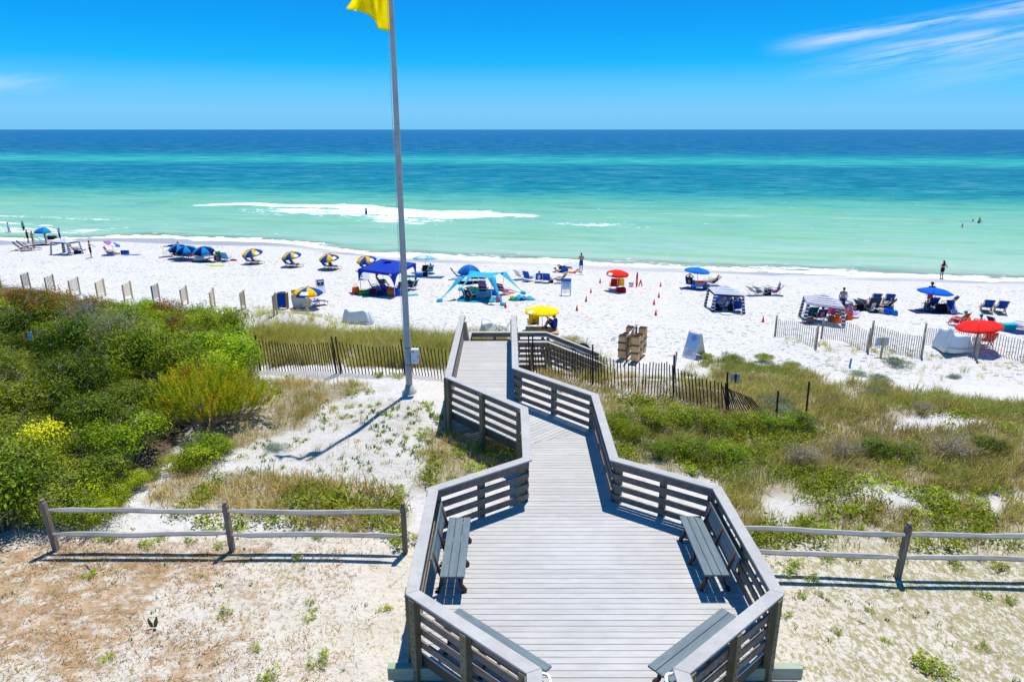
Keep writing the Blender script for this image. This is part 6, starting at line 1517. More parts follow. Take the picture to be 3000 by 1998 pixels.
# seabird
g = G(2014, 1030); o = MB().ell((0, 0, .13), (.05, .12, .05), Matrix.Rotation(R(12), 3, 'X'), 10).caps((0, .08, .15), (0, .13, .21), .025, .03, 8).caps((0, .15, .21), (0, .24, .19), .012, .005, 6).caps((0, -.10, .12), (0, -.22, .10), .02, .006, 6).tube([(-.02, 0, .1), (-.02, .01, 0)], .005, 4).tube([(.02, 0, .1), (.02, .01, 0)], .005, 4).build('seabird', mat('bird_grey', (.14, .13, .13), .7, var=.4), None, smooth=True)
o.location = g; o.rotation_euler.z = R(80); tag(o, 'small grey seabird standing beside the sandwich board', 'bird')
# traffic cones
M_CONE = mat('cone_orange', lin(240, 45, 20), .5, var=.06)
def cone(px, py, top, label):
    g = G(px, py); h = aty(px, top, g.y).z-g.z; t = thing('traffic_cone', label, 'cone', g, group='orange cones marking lanes on the sand')
    MB().lathe([(h*.21, .0), (h*.20, .03), (h*.05, h), (h*.03, h*1.0)], n=16).build('cone_body', M_CONE, t, smooth=True); MB().box((0, 0, .015), (h*.46, h*.46, .03)).build('cone_base', M_CONE, t, bevel=.006)
for c in ((1758, 829, 815, 'orange cone farthest in the left line, beside the red umbrella'), (1731, 858, 844, 'orange cone second from the far end of the left line'), (1717, 883, 867, 'orange cone third from the far end of the left line'), (1690, 911, 893, 'orange cone nearest the boardwalk in the left line, right of the yellow umbrella'), (1481, 901, 884, 'orange cone beside the anchor of the turquoise sunshade'),
          (1935, 840, 826, 'orange cone farthest in the right line'), (1930, 872, 856, 'orange cone second from the far end of the right line'), (1916, 893, 876, 'orange cone third from the far end of the right line'), (1921, 924, 906, 'orange cone nearest in the right line'), (2235, 944, 926, 'orange cone by the end of the slatted fence, right of the striped cabana')): cone(*c)
# lifeguard stand: red umbrella, chairs, rescue gear
umbrella((1810, 852), (1810, 793), 68, [RED]*8, 'red umbrella over the red chair between the cone lines', sag=.30, val=.06, logo=(R(215), .5, 1, M_WHITE), tilt=(.03, -.1))
put(lowchair('red lifeguard chair under the red umbrella', S_RED, None), 1799, 848, 0, 0, 1.25); put(lowchair('yellow chair beside the red chair', S_YEL, None), 1817, 844, -8, 0, 1.1)
bag('red bag on the sand in front of the red and yellow chairs', 1820, 855, (.75, .45, .35), S_RED, 20)
t = thing('rescue_board', 'red rescue tube standing upright in the sand', 'rescue tube', G(1865, 840)); MB().ell((0, 0, .55), (.10, .06, .72), n=14).build('float', mat('rescue_red', lin(235, 60, 40), .45), t, smooth=True); MB().box((0, -.055, .55), (.05, .02, .3)).build('strap', M_WHITE, t)
t = thing('rescue_buoy', 'small red and white rescue buoy right of the upright tube', 'rescue buoy', G(1876, 840)); MB().caps((-.13, 0, .08), (0, 0, .55), .05, .05).build('float', mat('rescue_red', lin(235, 60, 40), .45), t, smooth=True); MB().caps((.13, 0, .08), (.0, 0, .55), .05, .05).build('float', mat('rescue_red', lin(235, 60, 40), .45), t, smooth=True); MB().tube([(-.1, 0, .2), (.1, 0, .2)], .02, 6).build('crossbar', M_WHITE, t)
cooler('small red and white box left of the rescue tube', 1849, 840, (.36, .26, .34), M_WHITE, mat('rescue_red', lin(235, 60, 40), .45), 10, 'box')
# yellow umbrella by the stairs
umbrella((1589, 966), (1588, 900), 104, [lin(255, 225, 0)]*8, 'big plain yellow umbrella by the end of the boardwalk', sag=.24, val=.05, tilt=(0, .0), logo=(R(222), .34, 1, M_WHITE))
t = thing('sand_platform', 'low tan wooden platform under the yellow umbrella', 'platform', G(1588, 972)); m = MB()
for k in range(9): m.box((0, -.62+.155*k, .10), (1.9, .145, .04))
m.build('planks', deckmat('tan_plank', (.42, .27, .11), (.56, .38, .18), axis_scale=(1, 8, 8)), t); MB().box((0, 0, .03), (1.8, 1.25, .10)).build('base_frame', M_RAW, t)
ch = put(lowchair('yellow beach chair under the plain yellow umbrella', S_YEL, None), 1562, 966, 5, .10, 1.12)
onchair(ch, 'person stretching both arms over the head in the yellow chair', 'armsup', 'tan', [('shorts', S_NAVY)], hair=('grey', 'short'))
g = G(1625, 970); person('person in a blue shirt sitting on the platform edge looking at a phone', g+Vector((0, 0, .12)), 62, 'groundphone', 'tan', [('shirt', C('shirt_blue', 25, 65, 165)), ('trunks', S_NAVY)], hair=('brown', 'short'), s=1.05)
bag('dark shoes and bag by the yellow umbrella pole', 1596, 967, (.45, .25, .16), S_BLACK, 0)
# tarps over stacked gear
def tarp(label, px, py, w, d, h, seed):
    g = G(px, py); t = thing('tarp_cover', label, 'tarp', g); rg_ = random.Random(seed); rows = []; n = 22; p1, p2 = rg_.uniform(0, 6), rg_.uniform(0, 6)
    for i in range(15):
        f = i/14; row = []
        for j in range(n*2+1):
            a = 2*math.pi*j/(2*n); ex = .45; cx = math.copysign(abs(math.cos(a))**ex, math.cos(a)); cy = math.copysign(abs(math.sin(a))**ex, math.sin(a))
            r_ = (1-.42*f**1.3) if f < .6 else (1-.42*.6**1.3)*(1-(f-.6)/.4*.95); flut = 1+.06*math.sin(a*7+p1)*(1-f)+.035*math.sin(a*13+p2)*(1-f)
            crest = h*(.72+.30*math.sin(a+p2)+.10*math.sin(2*a+p1)+.07*math.sin(5*a+p1)); cz = h*.80
            z = crest*(f/.6)**.8 if f < .6 else crest+(cz-crest)*((f-.6)/.4)**1.4 + .05*h*math.sin(a*4+p2)*math.sin((f-.6)/.4*3.14)
            row.append((cx*w/2*r_*flut, cy*d/2*r_*flut, z-.03))
        rows.append(row)
    MB().sheet(rows, .012).build('cover', mat('tarp_cloth', (.66, .69, .70), .7, var=.06, spec=.2), t, smooth=True)
    MB().tube([(-w*.5, -d*.52, h*.25), (0, -d*.56, h*.18), (w*.5, -d*.52, h*.25)], .012, 6).build('lashing_rope', M_DMETAL, t)
tarp('pale grey tarp over a heap of gear, alone on the sand left of the boardwalk', 1050, 945, 1.75, 1.3, .98, 3); tarp('pale tarp-covered heap showing beyond the end of the boardwalk', 1448, 982, 1.7, 1.2, .95, 8); tarp('white tarp-covered heap behind the slatted fence on the right', 2790, 1022, 1.55, 1.3, 1.15, 13)
# blue pop-up canopy
def canopy_tent():
    N, Lf, Rt = G(1157, 872), G(1058, 858), G(1217, 846); Bk = Lf + Rt - N; Bk.z = T(Bk.x, Bk.y); o = N.copy(); hN = aty(1157, 802, N.y).z - N.z
    t = thing('pop_up_canopy', 'royal blue pop-up canopy with a peaked roof left of the flagpole', 'canopy', o); S_CAN = C('canopy_blue', 22, 62, 175, .25)
    ft = [N, Rt, Bk, Lf]; zt = N.z + hN; tp = [Vector((p.x, p.y, zt)) for p in ft]; ce = sum(tp, Vector())/4; pk = ce.copy(); pk.z = aty(1138, 766, ce.y).z; m = MB(); ed = [(a-ce)*1.06+ce for a in tp]
    for i in range(4):
        a, b = ed[i], ed[(i+1) % 4]; rows = []
        for r in range(7):
            f = r/6; sag = -.07*math.sin(math.pi*f); rows.append([(a.lerp(b, k/8)).lerp(pk, f)+Vector((0, 0, sag - .03*math.sin(math.pi*k/8)*(1-f))) - o for k in range(9)])
        m.sheet(rows, .006)
    roof = m.build('roof', S_CAN, t, smooth=True); m = MB()
    for i in range(4):
        a, b = ed[i], ed[(i+1) % 4]; top = []; bot = []
        for k in range(25):
            u = k/24; p = a.lerp(b, u); e = min(u, 1-u); dr = .17 + .80*max(0, 1-e/.17)**2.0; top.append(p-o+Vector((0, 0, .005))); bot.append(p-o-Vector((0, 0, dr)))
        m.sheet([top, [x.lerp(y, .5) for x, y in zip(top, bot)], bot], .006)
    m.build('valance', S_CAN, t)
    for p, q in zip(ft, tp): MB().tube([p-o-Vector((0, 0, .1)), q-o], .024, 8).build('leg', M_METAL, t, smooth=True)
    m = MB(); q = pk-o
    vent = [[(q+Vector((.36*math.cos(a)*f, .36*math.sin(a)*f, (.05-.06*f)+.06))) for a in [2*math.pi*k/16 for k in range(17)]] for f in (.05, .5, 1)]
    m.sheet(vent, .006).build('vent_cap', S_CAN, t, smooth=True)
    c = ed[3].lerp(ed[0], .90)-o; d = (ed[0]-ed[3]).normalized(); m = MB(); n = Vector((d.y, -d.x, 0)); MB().hexa([c+n*.01+d*x+Vector((0, 0, z)) for x, z in ((-.12, -.17), (.12, -.17), (.12, -.04), (-.12, -.04))]+[c+n*.02+d*x+Vector((0, 0, z)) for x, z in ((-.12, -.17), (.12, -.17), (.12, -.04), (-.12, -.04))]).build('label_patch', M_WHITE, t)
canopy_tent()
gC = 'things under the blue canopy'
c1 = put(lowchair('dark patterned chair under the blue canopy, back to the left', S_BLACK, gC), 1115, 838, -70); onchair(c1, 'person in a brown cap sitting deepest under the blue canopy', 'chair', 'tan', [('trunks', S_NAVY)], hat=('cap', C('brown', 90, 60, 45)))
c2 = put(lowchair('purple and blue chair in the middle under the blue canopy', S_PURP, gC), 1132, 862, -30, 0, 1.1); onchair(c2, 'person in purple leaning back under the blue canopy', 'chair', 'tan', [('shirt', S_PURP), ('trunks', C('teal_dark', 10, 90, 120))], hair=('brown', 'short'), hat=('cap', C('olive', 110, 100, 60)))
put(lowchair('turquoise chair under the left side of the blue canopy', S_TEAL, gC), 1094, 848, -80, 0, .95); put(lowchair('violet chair half hidden behind the flagpole', C('violet', 85, 50, 150), gC), 1176, 852, 20)
c3 = put(lowchair('pale blue chair at the right side of the blue canopy', S_SKYB, gC), 1211, 848, 60); onchair(c3, 'person in dark clothes sitting at the right edge of the blue canopy', 'chair', 'tan', [('shirt', S_BLACK), ('trunks', S_BLACK)], hair=('brown', 'short'))
bag('orange and white beach bag lying left of the blue canopy', 1043, 860, (.55, .35, .5), S_ORANGE, 20); towel('purple towel left of the blue canopy', 1034, 861, .45, .8, 30, S_PURP)
cooler('red cooler on the blue mat under the canopy', 1093, 860, (.5, .32, .36), S_RED, S_DRED, 8); bag('green tote bag at the front left corner of the blue canopy', 1067, 862, (.8, .5, .28), S_GREEN, 15); bag('orange bag at the front corner of the blue canopy', 1146, 866, (.55, .4, .48), S_ORANGE, 10)
bag('blue bag right of the orange bag under the canopy', 1163, 866, (.6, .45, .5), S_LB, 0); bag('grey patterned bag behind the flagpole', 1174, 864, (.55, .4, .45), S_GREY, 0); towel('blue ground mat spread under the canopy', 1122, 862, 3.0, 2.0, 10, C('mat_blue', 40, 90, 150), 'mat', 'ground_mat'); bag('black bag under the middle of the blue canopy', 1113, 866, (.4, .3, .35), S_BLACK, 0); towel('teal float on the sand right of the blue canopy', 1207, 865, .9, .5, 20, S_TEAL, 'float', 'float')
umb = umbrella((1201, 846), (1200, 820), 22, [lin(40, 170, 110)]*6, 'small green parasol behind the flagpole', group=None)
# white-blue umbrella and sitter
umbrella((1248, 800), (1245, 747), 72, [lin(150, 205, 240), lin(205, 228, 240)]*4, 'pale blue and white umbrella right of the flagpole', sag=.26, tilt=(0, .10))
put(lowchair('black beach chair under the pale umbrella, empty', S_BLACK, None), 1246, 802, 15, 0, 1.1); c = put(lowchair('teal chair under the pale umbrella', S_TEAL, None), 1258, 803, 35, 0, 1.1); onchair(c, 'person in turquoise shorts leaning forward in the teal chair', 'chair', 'tan', [('trunks', S_TEAL), ('top', S_BLACK)], hair=('dark', 'short'))
cooler('blue cooler on the mat below the pale umbrella', 1227, 811, (.75, .45, .42), C('cool_blue', 80, 150, 210), S_SKYB, 3); bag('black bag beside the blue cooler below the pale umbrella', 1245, 811, (.5, .4, .42), S_BLACK, 0); towel('blue mat spread below the pale umbrella', 1243, 812, 3.4, 1.3, -5, C('mat_blue', 40, 90, 150), 'mat', 'ground_mat')
# blue dome umbrella with chairs behind the turquoise shade
umbrella((1374, 828), (1373, 777), 66, [lin(30, 130, 215), lin(20, 110, 200)]*4, 'blue domed umbrella behind the turquoise sunshade', sag=.62, val=.06, tilt=(0, -.08))
lounger(1341, 818, -85, 'tall navy lounger left of the blue domed umbrella', None, S_NAVY); towel('dark blue mat in the shade of the blue domed umbrella', 1378, 829, 2.6, 1.1, 0, S_NAVY, 'mat', 'ground_mat')
put(lowchair('low dark chair under the blue domed umbrella', S_NAVY, None), 1390, 824, 10); put(lowchair('low striped chair right of the blue domed umbrella', S_MULTI, None), 1412, 824, -20)
# turquoise stretched sunshade
def sunshade():
    o = G(1410, 870); t = thing('sunshade_tent', 'turquoise stretched sunshade with four corner anchors and thin poles', 'sunshade', o)
    S_T = C('turquoise', 60, 195, 225, .45)
    pf = [G(1347, 874), G(1439, 888), G(1473, 844), G(1386, 836)]; tops = [aty(1347, 811, pf[0].y), aty(1441, 812, pf[1].y), aty(1477, 797, pf[2].y), aty(1385, 794, pf[3].y)]; anch = [G(1288, 884), G(1473, 895), G(1533, 861), G(1349, 850)]
    rows = []; n = 14
    for i in range(n+1):
        v = i/n; row = []
        for j in range(n+1):
            u = j/n; p = (tops[0]*(1-u)+tops[1]*u)*(1-v) + (tops[3]*(1-u)+tops[2]*u)*v; ce = sum(tops, Vector())/4
            k = .16*(math.sin(math.pi*u)*(1-math.sin(math.pi*v)) + math.sin(math.pi*v)*(1-math.sin(math.pi*u))); p = p.lerp(ce, k); p.z -= .14*(math.sin(math.pi*u)+math.sin(math.pi*v))*.5; row.append(p-o)
        rows.append(row)
    MB().sheet(rows, .005).build('canopy', S_T, t, smooth=True); ce = sum(tops, Vector())/4
    for a, tp, p in zip(anch, tops, pf):
        d = (a-tp); n = Vector((-d.y, d.x, 0)).normalized(); inn = (ce-tp).normalized(); rr_ = []
        for i in range(11):
            f = i/10; w = .30*(1-f)**2+.035; q = tp.lerp(a+Vector((0, 0, .12)), f)+Vector((0, 0, -.10*math.sin(math.pi*f))); rr_.append([q+n*w*x-o+inn*(.25*(1-f)**3)*abs(x) for x in (-1, -.5, 0, .5, 1)])
        MB().sheet(rr_, .006).build('corner_stay', S_T, t, smooth=True)
        MB().ell(a-o+Vector((0, 0, .10)), (.30, .18, .14), Matrix.Rotation(math.atan2(d.y, d.x), 3, 'Z')).build('sandbag', S_T, t, smooth=True)
        MB().tube([p-o-Vector((0, 0, .1)), tp-o+Vector((0, 0, .03))], .017, 8).build('pole', M_METAL, t, smooth=True)
sunshade()
towel('teal blanket spread under the turquoise sunshade', 1398, 878, 2.7, 2.0, -4, C('teal_blanket', 0, 150, 170), 'blanket', 'blanket')
c = put(lowchair('black chair under the turquoise sunshade', S_BLACK, None), 1378, 880, -35, 0, 1.08); onchair(c, 'bare-chested person in a pale cap in the black chair under the turquoise sunshade', 'chair', 'tan', [('trunks', C('teal_dark', 10, 90, 120))], hat=('cap', C('khaki', 150, 140, 110)))
put(lowchair('red and blue striped chair behind the teal blanket, upright', S_MULTI, None), 1416, 862, -8, 0, 1.15); put(lowchair('red and blue striped chair right of the sunshade, tilted back', S_MULTI, None), 1474, 863, -40, 0, 1.15, ) ; put(lowchair('low teal chair under the left of the turquoise sunshade', S_TEAL, None), 1365, 873, -60, 0, .85)
bucket('yellow bucket on the sand right of the turquoise sunshade', 1500, 878, .17, .28, S_YEL); bag('pink tote bag beside the front anchor of the sunshade', 1461, 884, (.45, .3, .42), C('dusty_pink', 200, 130, 150), 5); bag('navy cube bag behind the front pole of the sunshade', 1450, 866, (.34, .3, .28), S_LB, 30)
heap('crumpled blue and green towels on the sand beside the yellow bucket', 1520, 880, [(0, 0, .5, S_TEAL), (.35, .1, .38, S_LB), (-.45, .05, .32, S_GREEN), (.75, -.05, .42, C('aqua', 60, 180, 200)), (.2, -.2, .3, S_NAVY)])
bucket('orange ball-shaped toy on the teal blanket', 1428, 877, .13, .18, S_ORANGE); bag('yellow-green toy under the sunshade', 1391, 848, (.4, .25, .15), S_LIME, 0); towel('red towel right of the tilted striped chair', 1490, 858, .5, .9, 60, C('rose', 220, 90, 100))
# row of chairs and sunbathers at the middle
put(lowchair('empty white chair at the left end of the blue chair row', S_WHITE, None, rec=.4), 1525, 819, -55, 0, 1.25)
gR = 'blue chairs in a row facing the sea'
put(lowchair('empty blue chair with a green towel, second in the row', S_LB, gR), 1547, 824, -35, 0, 1.2)
c = put(lowchair('blue chair with a dark-haired sitter, left of the middle of the row', S_LB, gR), 1579, 827, 0, 0, 1.1); onchair(c, 'dark-haired person sitting in the row of blue chairs', 'chair', 'tan', [('tank', S_WHITE)], hair=('dark', 'short'))
put(lowchair('empty blue chair in the middle of the row', S_LB, gR), 1602, 829, -12, 0, 1.15)
c = put(lowchair('blue chair turned sideways at the right end of the row', S_LB, gR, rec=.3), 1643, 829, 68, 0, 1.15); onchair(c, 'person in a yellow hat lounging sideways at the end of the chair row', 'lounge', 'fair', [('swimsuit', S_YEL)], hat=('wide', S_YEL), sink=.12)
bag('small dark bag beside the row of blue chairs', 1614, 829, (.4, .3, .3), S_BLACK)
person('person in a black swimsuit lying on one side behind the chair row', G(1652, 789), 110, 'side', 'tan', [('swimsuit', S_BLACK)], hair=('fair', 'bun'), s=1.05)
person('person lying on their back on the sand, left of the standing man', G(1682, 802), 95, 'back', 'fair', [('briefs', S_ORANGE), ('top', S_ORANGE)], hair=('fair', 'short'))
person('person lying on the sand beside a blue patterned bag', G(1643, 799), 85, 'prone', 'tan', [('briefs', S_BLACK)], hair=('brown', 'short')); bag('blue patterned beach bag beside the people lying down', 1654, 799, (.7, .4, .5), S_LB)
towel('pale towel under the person lying on their back', 1678, 803, 1.0, 1.9, 95, S_WHITE)
person('bare-backed man in blue board shorts standing with arms folded, facing the sea', G(1702, 795), 0, 'folded', 'tan', [('trunks', stripes('blue_board', [lin(20, 60, 140), lin(30, 130, 200), lin(20, 90, 180)], 14, 2))], hair=('dark', 'short'), s=1.06)
# blue flat umbrella, couple
umbrella((2046, 845), (2044, 785), 75, [lin(0, 130, 225), lin(10, 120, 210)]*4, 'bright blue umbrella over a reclining couple, left of the small cabana', sag=.25, val=.05, tilt=(.08, -.02))
c = put(lowchair('navy chair under the bright blue umbrella', S_NAVY, None), 2022, 842, -38, 0, 1.2); onchair(c, 'bare-chested man in striped trunks in the navy chair, arm raised', 'armsup', 'tan', [('trunks', S_MULTI)], hair=('grey', 'short'), s=1.08)
c = put(lowchair('blue chair of a reclining person right of the bright blue umbrella', S_LB, None, rec=.6), 2089, 836, 70, 0, 1.2); onchair(c, 'person in black reclining with a yellow hat beside the bright blue umbrella', 'lounge', 'tan', [('swimsuit', S_BLACK)], hat=('wide', S_YEL), sink=.14)
cooler('blue cooler with a red lid between the reclining couple', 2049, 840, (.8, .45, .5), S_SKYB, S_RED, -5); cooler('small blue cooler at the feet of the man under the bright blue umbrella', 2031, 849, (.4, .3, .4), S_LB, S_SKYB, 5); bag('grey bag on the cooler side of the couple', 2070, 846, (.6, .4, .35), S_GG); towel('blue mat under the bright blue umbrella', 2042, 850, 2.8, .9, -4, C('mat_blue', 40, 90, 150), 'mat', 'ground_mat'); bag('striped bag beside the blue cooler', 2062, 838, (.5, .3, .45), S_MULTI)
# striped cabanas
def cabana(label, feet, heights, peak, leg_w=.22, roofm=None):
    """feet: four ground corners in order round the square; heights: roof-edge height"""
    o = feet[0].copy(); t = thing('beach_cabana', label, 'cabana', o, group='striped beach cabanas'); ce = sum(feet, Vector())/4
    tops = [p + Vector((0, 0, heights)) for p in feet]; zt = sum(q.z for q in tops)/4; tops = [(Vector((q.x, q.y, zt))-Vector((ce.x, ce.y, zt)))*.86+Vector((ce.x, ce.y, zt)) for q in tops]; pk = Vector((ce.x, ce.y, zt+peak))
    d0 = (feet[1]-feet[0]); rz = math.atan2(d0.y, d0.x); t.rotation_euler.z = rz; Ri = Matrix.Rotation(-rz, 3, 'Z'); q_ = lambda p: Ri @ (p-o)
    m = MB()
    for i in range(4):
        a, b = tops[i], tops[(i+1) % 4]; m.sheet([[q_(a.lerp(b, k/6).lerp(pk, r/6))+Vector((0, 0, -.03*math.sin(math.pi*r/6))) for k in range(7)] for r in range(7)], .006)
    rf = m.build('roof', roofm or S_ROOF, t); m = MB()
    for i in range(4):
        a, b = tops[i], tops[(i+1) % 4]; m.sheet([[q_(a.lerp(b, k/6))+Vector((0, 0, .0)) for k in range(7)], [q_(a.lerp(b, k/6))-Vector((0, 0, .10+.05*math.sin(math.pi*k/6))) for k in range(7)]], .008)
    m.build('valance', S_STRIPEZ if roofm is None else S_NAVY, t)
    for i in range(4):
        p, q = feet[i], tops[i]; a = (feet[(i+1) % 4]-p).normalized(); b = (feet[i-1]-p).normalized(); m = MB()
        for d in (a, b):
            m.sheet([[q_(p.lerp(q, f)+d*x*leg_w*(1-.25*f)+Vector((0, 0, 0))) for x in (0, .5, 1)] for f in [k/10 for k in range(11)]], .008)
        lg = m.build('leg', S_STRIPEZ, t); MB().tube([q_(p)-Vector((0, 0, .15)), q_(q)], .016, 6).build('pole', M_METAL, lg)
    MB().tube([q_(Vector((ce.x, ce.y, T(ce.x, ce.y)))), q_(pk)], .016, 6).build('centre_pole', M_METAL, t)
    return t
def quad(a, b, c): d = a + c - b; d.z = T(d.x, d.y); return [a, b, c, d]
f1 = quad(G(147, 747), G(205, 750), G(246, 743)); h1 = aty(195, 712, f1[1].y).z - f1[1].z
cabana('striped cabana with a plain pale roof at the far left of the beach', [f1[1], f1[2], f1[3], f1[0]], h1, .35, .22, C('pale_roof', 205, 212, 235, .3))
fl, fr = G(2083, 913), G(2184, 921); bl = G(2061, 896); f2 = [fl, fr, fr+bl-fl, bl]; h2 = aty(2095, 858, fl.y).z-fl.z
cabana('striped beach cabana sheltering a blue baby tent, left of the two', f2, h2, .45, .22, S_ROOF2)
fl, fr = G(2350, 948), G(2477, 961); bl = G(2337, 926); f3 = [fl, fr, fr+bl-fl, bl]; h3 = aty(2372, 888, fl.y).z-fl.z
cabana('striped beach cabana full of colourful chairs, right of the orange cone', f3, h3, .50)
# under the left cabana
def baby_tent():
    g = G(2138, 905); t = thing('baby_tent', 'blue pop-up baby tent inside the left striped cabana', 'tent', g); m = MB(); S_BT = C('tent_blue', 15, 50, 165, .2); rows = []
    for i in range(9):
        a = math.pi*i/8; rows.append([Vector((-1.0*math.cos(a)*(1-.12*k), .1+k*.62, .95*math.sin(a)**.7*(1-.10*k)+.02)) for k in range(3)])
    m.sheet(rows, .008); m.build('shell', S_BT, t, smooth=True)
    MB().sheet([[Vector((-.95+1.9*k/8, 1.30, .02)) for k in range(9)], [Vector((-.72*math.cos(math.pi*k/8), 1.30, .72*math.sin(math.pi*k/8)+.03)) for k in range(9)]], .006).build('back_panel', S_WHITE, t)
    MB().box((0, .7, .03), (1.8, 1.2, .04)).build('groundsheet', S_NAVY, t)
baby_tent()
c = put(lowchair('blue chair with a yellow edge inside the left striped cabana', S_LB, None), 2125, 908, 4, 0, 1.05); onchair(c, 'dark-haired person seen from behind in the blue chair inside the left cabana', 'chair', 'tan', [('tank', S_WHITE)], hair=('brown', 'bun'))
put(lowchair('plain blue chair right of the sitter inside the left cabana', S_BLUE, None), 2157, 912, -4, 0, 1.08)
person('person in a pale long top and blue cap bending over inside the left cabana', G(2158, 902), 75, 'bend', 'fair', [('longshirt', S_WHITE), ('trunks', S_WHITE)], hat=('cap', S_TEAL), s=1.0)
bag('dark bag between the blue chairs inside the left cabana', 2140, 911, (.35, .3, .4), S_BLACK); towel('crumpled pale towel in front of the left striped cabana', 2130, 921, .9, .5, 10, S_WHITE); bag('small black items at the front of the left cabana', 2104, 910, (.5, .3, .12), S_BLACK)
# loungers right of the left cabana
put(lowchair('pale green empty lounge chair right of the left cabana', C('pale_green', 190, 205, 180), None, rec=.9), 2213, 866, -70, 0, 1.3); put(lowchair('pale slatted empty lounge chair beside the pale green one', C('pale_grey', 170, 180, 175), None, rec=.9), 2233, 866, -68, 0, 1.3)
bag('black round bag between the pale and the blue lounge chairs', 2247, 866, (.55, .4, .6), S_BLACK); c = put(lowchair('royal blue chair of a sunbather right of the pale lounge chairs', S_LB, None, rec=.5), 2270, 865, 62, 0, 1.25); onchair(c, 'sunbather raising an arm in the royal blue chair', 'armsup', 'fair', [('briefs', S_PINK), ('top', S_PINK)], hair=('grey', 'short'))
# inside the right cabana
put(lowchair('pink-topped teal striped chair at the left inside the right cabana', S_TEALST, None), 2373, 935, 0, 0, 1.15); towel('magenta towel hung over the teal striped chair', 2373, 927, .5, .3, 0, S_PINK)
c = put(lowchair('black and white patterned chair with a lilac edge inside the right cabana', S_MULTI if False else C('flower_black', 60, 65, 80), None), 2400, 941, 2, 0, 1.12); onchair(c, 'dark-haired person low in the patterned chair inside the right cabana', 'chair', 'tan', [('tank', S_LILAC)], hair=('dark', 'short'))
c = put(lowchair('pink flowered chair in the middle of the right cabana', C('coral', 235, 120, 140), None), 2434, 930, -4, 0, 1.3); onchair(c, 'person in pink sitting high in the middle of the right cabana', 'chair', 'fair', [('shirt', S_PINK)], hair=('fair', 'short'))
c = put(lowchair('blue and pink chair at the right inside the right cabana', S_MULTI, None), 2462, 934, 30, 0, 1.0); onchair(c, 'person with brown hair at the right inside the right cabana', 'chair', 'tan', [('swimsuit', S_ORANGE)], hair=('brown', 'bun'))
person('bare-legged person standing at the back right of the right cabana', G(2462, 930), 120, 'bend', 'fair', [('swimsuit', S_NAVY)], hair=('dark', 'short'))
bag('tan basket below the teal striped chair', 2370, 944, (.55, .4, .3), S_TAN); bag('orange bag at the front of the right cabana', 2447, 945, (.7, .4, .35), S_ORANGE, 10); towel('pink and blue towel at the front left foot of the right cabana', 2361, 947, .8, .35, 5, S_PINK); bag('teal bag behind the orange bag of the right cabana', 2435, 942, (.4, .3, .3), S_TEAL)
put(lowchair('lilac and orange chair standing outside the right cabana', S_LILAC, None), 2490, 931, -60, 0, 1.15); bag('orange tote on the lilac chair outside the cabana', 2487, 936, (.4, .3, .35), S_ORANGE)
umbrella((2474, 906), (2484, 871), 46, [(.62, .78, .80), (.80, .82, .83)]*4, 'white and pale teal umbrella tilted beside the right cabana', tilt=(.55, -.10), sag=.3)
person('person standing behind the tilted pale umbrella, only the head clear', G(2464, 912), -20, 'stand', 'tan', [('tank', S_GREY), ('trunks', S_NAVY)], hair=('dark', 'short')); bag('brown patterned bag in a heap right of the tilted umbrella', 2505, 909, (.7, .4, .35), S_TAN); bag('black bag right of the brown heap', 2520, 910, (.6, .4, .35), S_BLACK); bag('green bag under the tilted pale umbrella', 2486, 903, (.6, .4, .3), S_GG)
for px, py, d, lb in ((2527, 908, -62, 'black and white lounge chair leaning left of the two sitters'), (2540, 905, -64, 'second black and white lounge chair beside the sitters')): put(lowchair(lb, C('charcoal_white', 90, 100, 120), None, rec=.8), px, py, d, 0, 1.3)
c = put(lowchair('charcoal chair with a dark-haired sitter below the two empty blue loungers', C('charcoal', 55, 65, 75), None, M_DMETAL), 2552, 912, -3, 0, 1.35); onchair(c, 'dark-haired sitter in the charcoal chair', 'chair', 'tan', [('tank', S_WHITE)], hair=('dark', 'short'))
c = put(lowchair('charcoal chair seen from the side with a reclining sitter', C('charcoal', 55, 65, 75), None, M_DMETAL, rec=.5), 2591, 910, 62, 0, 1.3); onchair(c, 'reclining sitter with outstretched legs in the side-on charcoal chair', 'lounge', 'fair', [('swimsuit', S_BLACK)], hair=('dark', 'short'), sink=.12)
lounger(2560, 894, -14, 'empty blue lounger behind the charcoal chairs, left one', s=1.0); lounger(2601, 895, -20, 'empty blue lounger behind the charcoal chairs, right one', s=1.0); bag('blue bag in a heap below the empty blue loungers', 2602, 920, (.7, .5, .4), S_LB, 20); bag('bright blue cooler bag right of the heap below the loungers', 2620, 924, (.4, .3, .3), C('azure', 10, 140, 215)); heap('dark crumpled towel left of the blue heap', 2583, 918, [(0, 0, .4, S_GREY), (-.4, .1, .3, S_NAVY)])
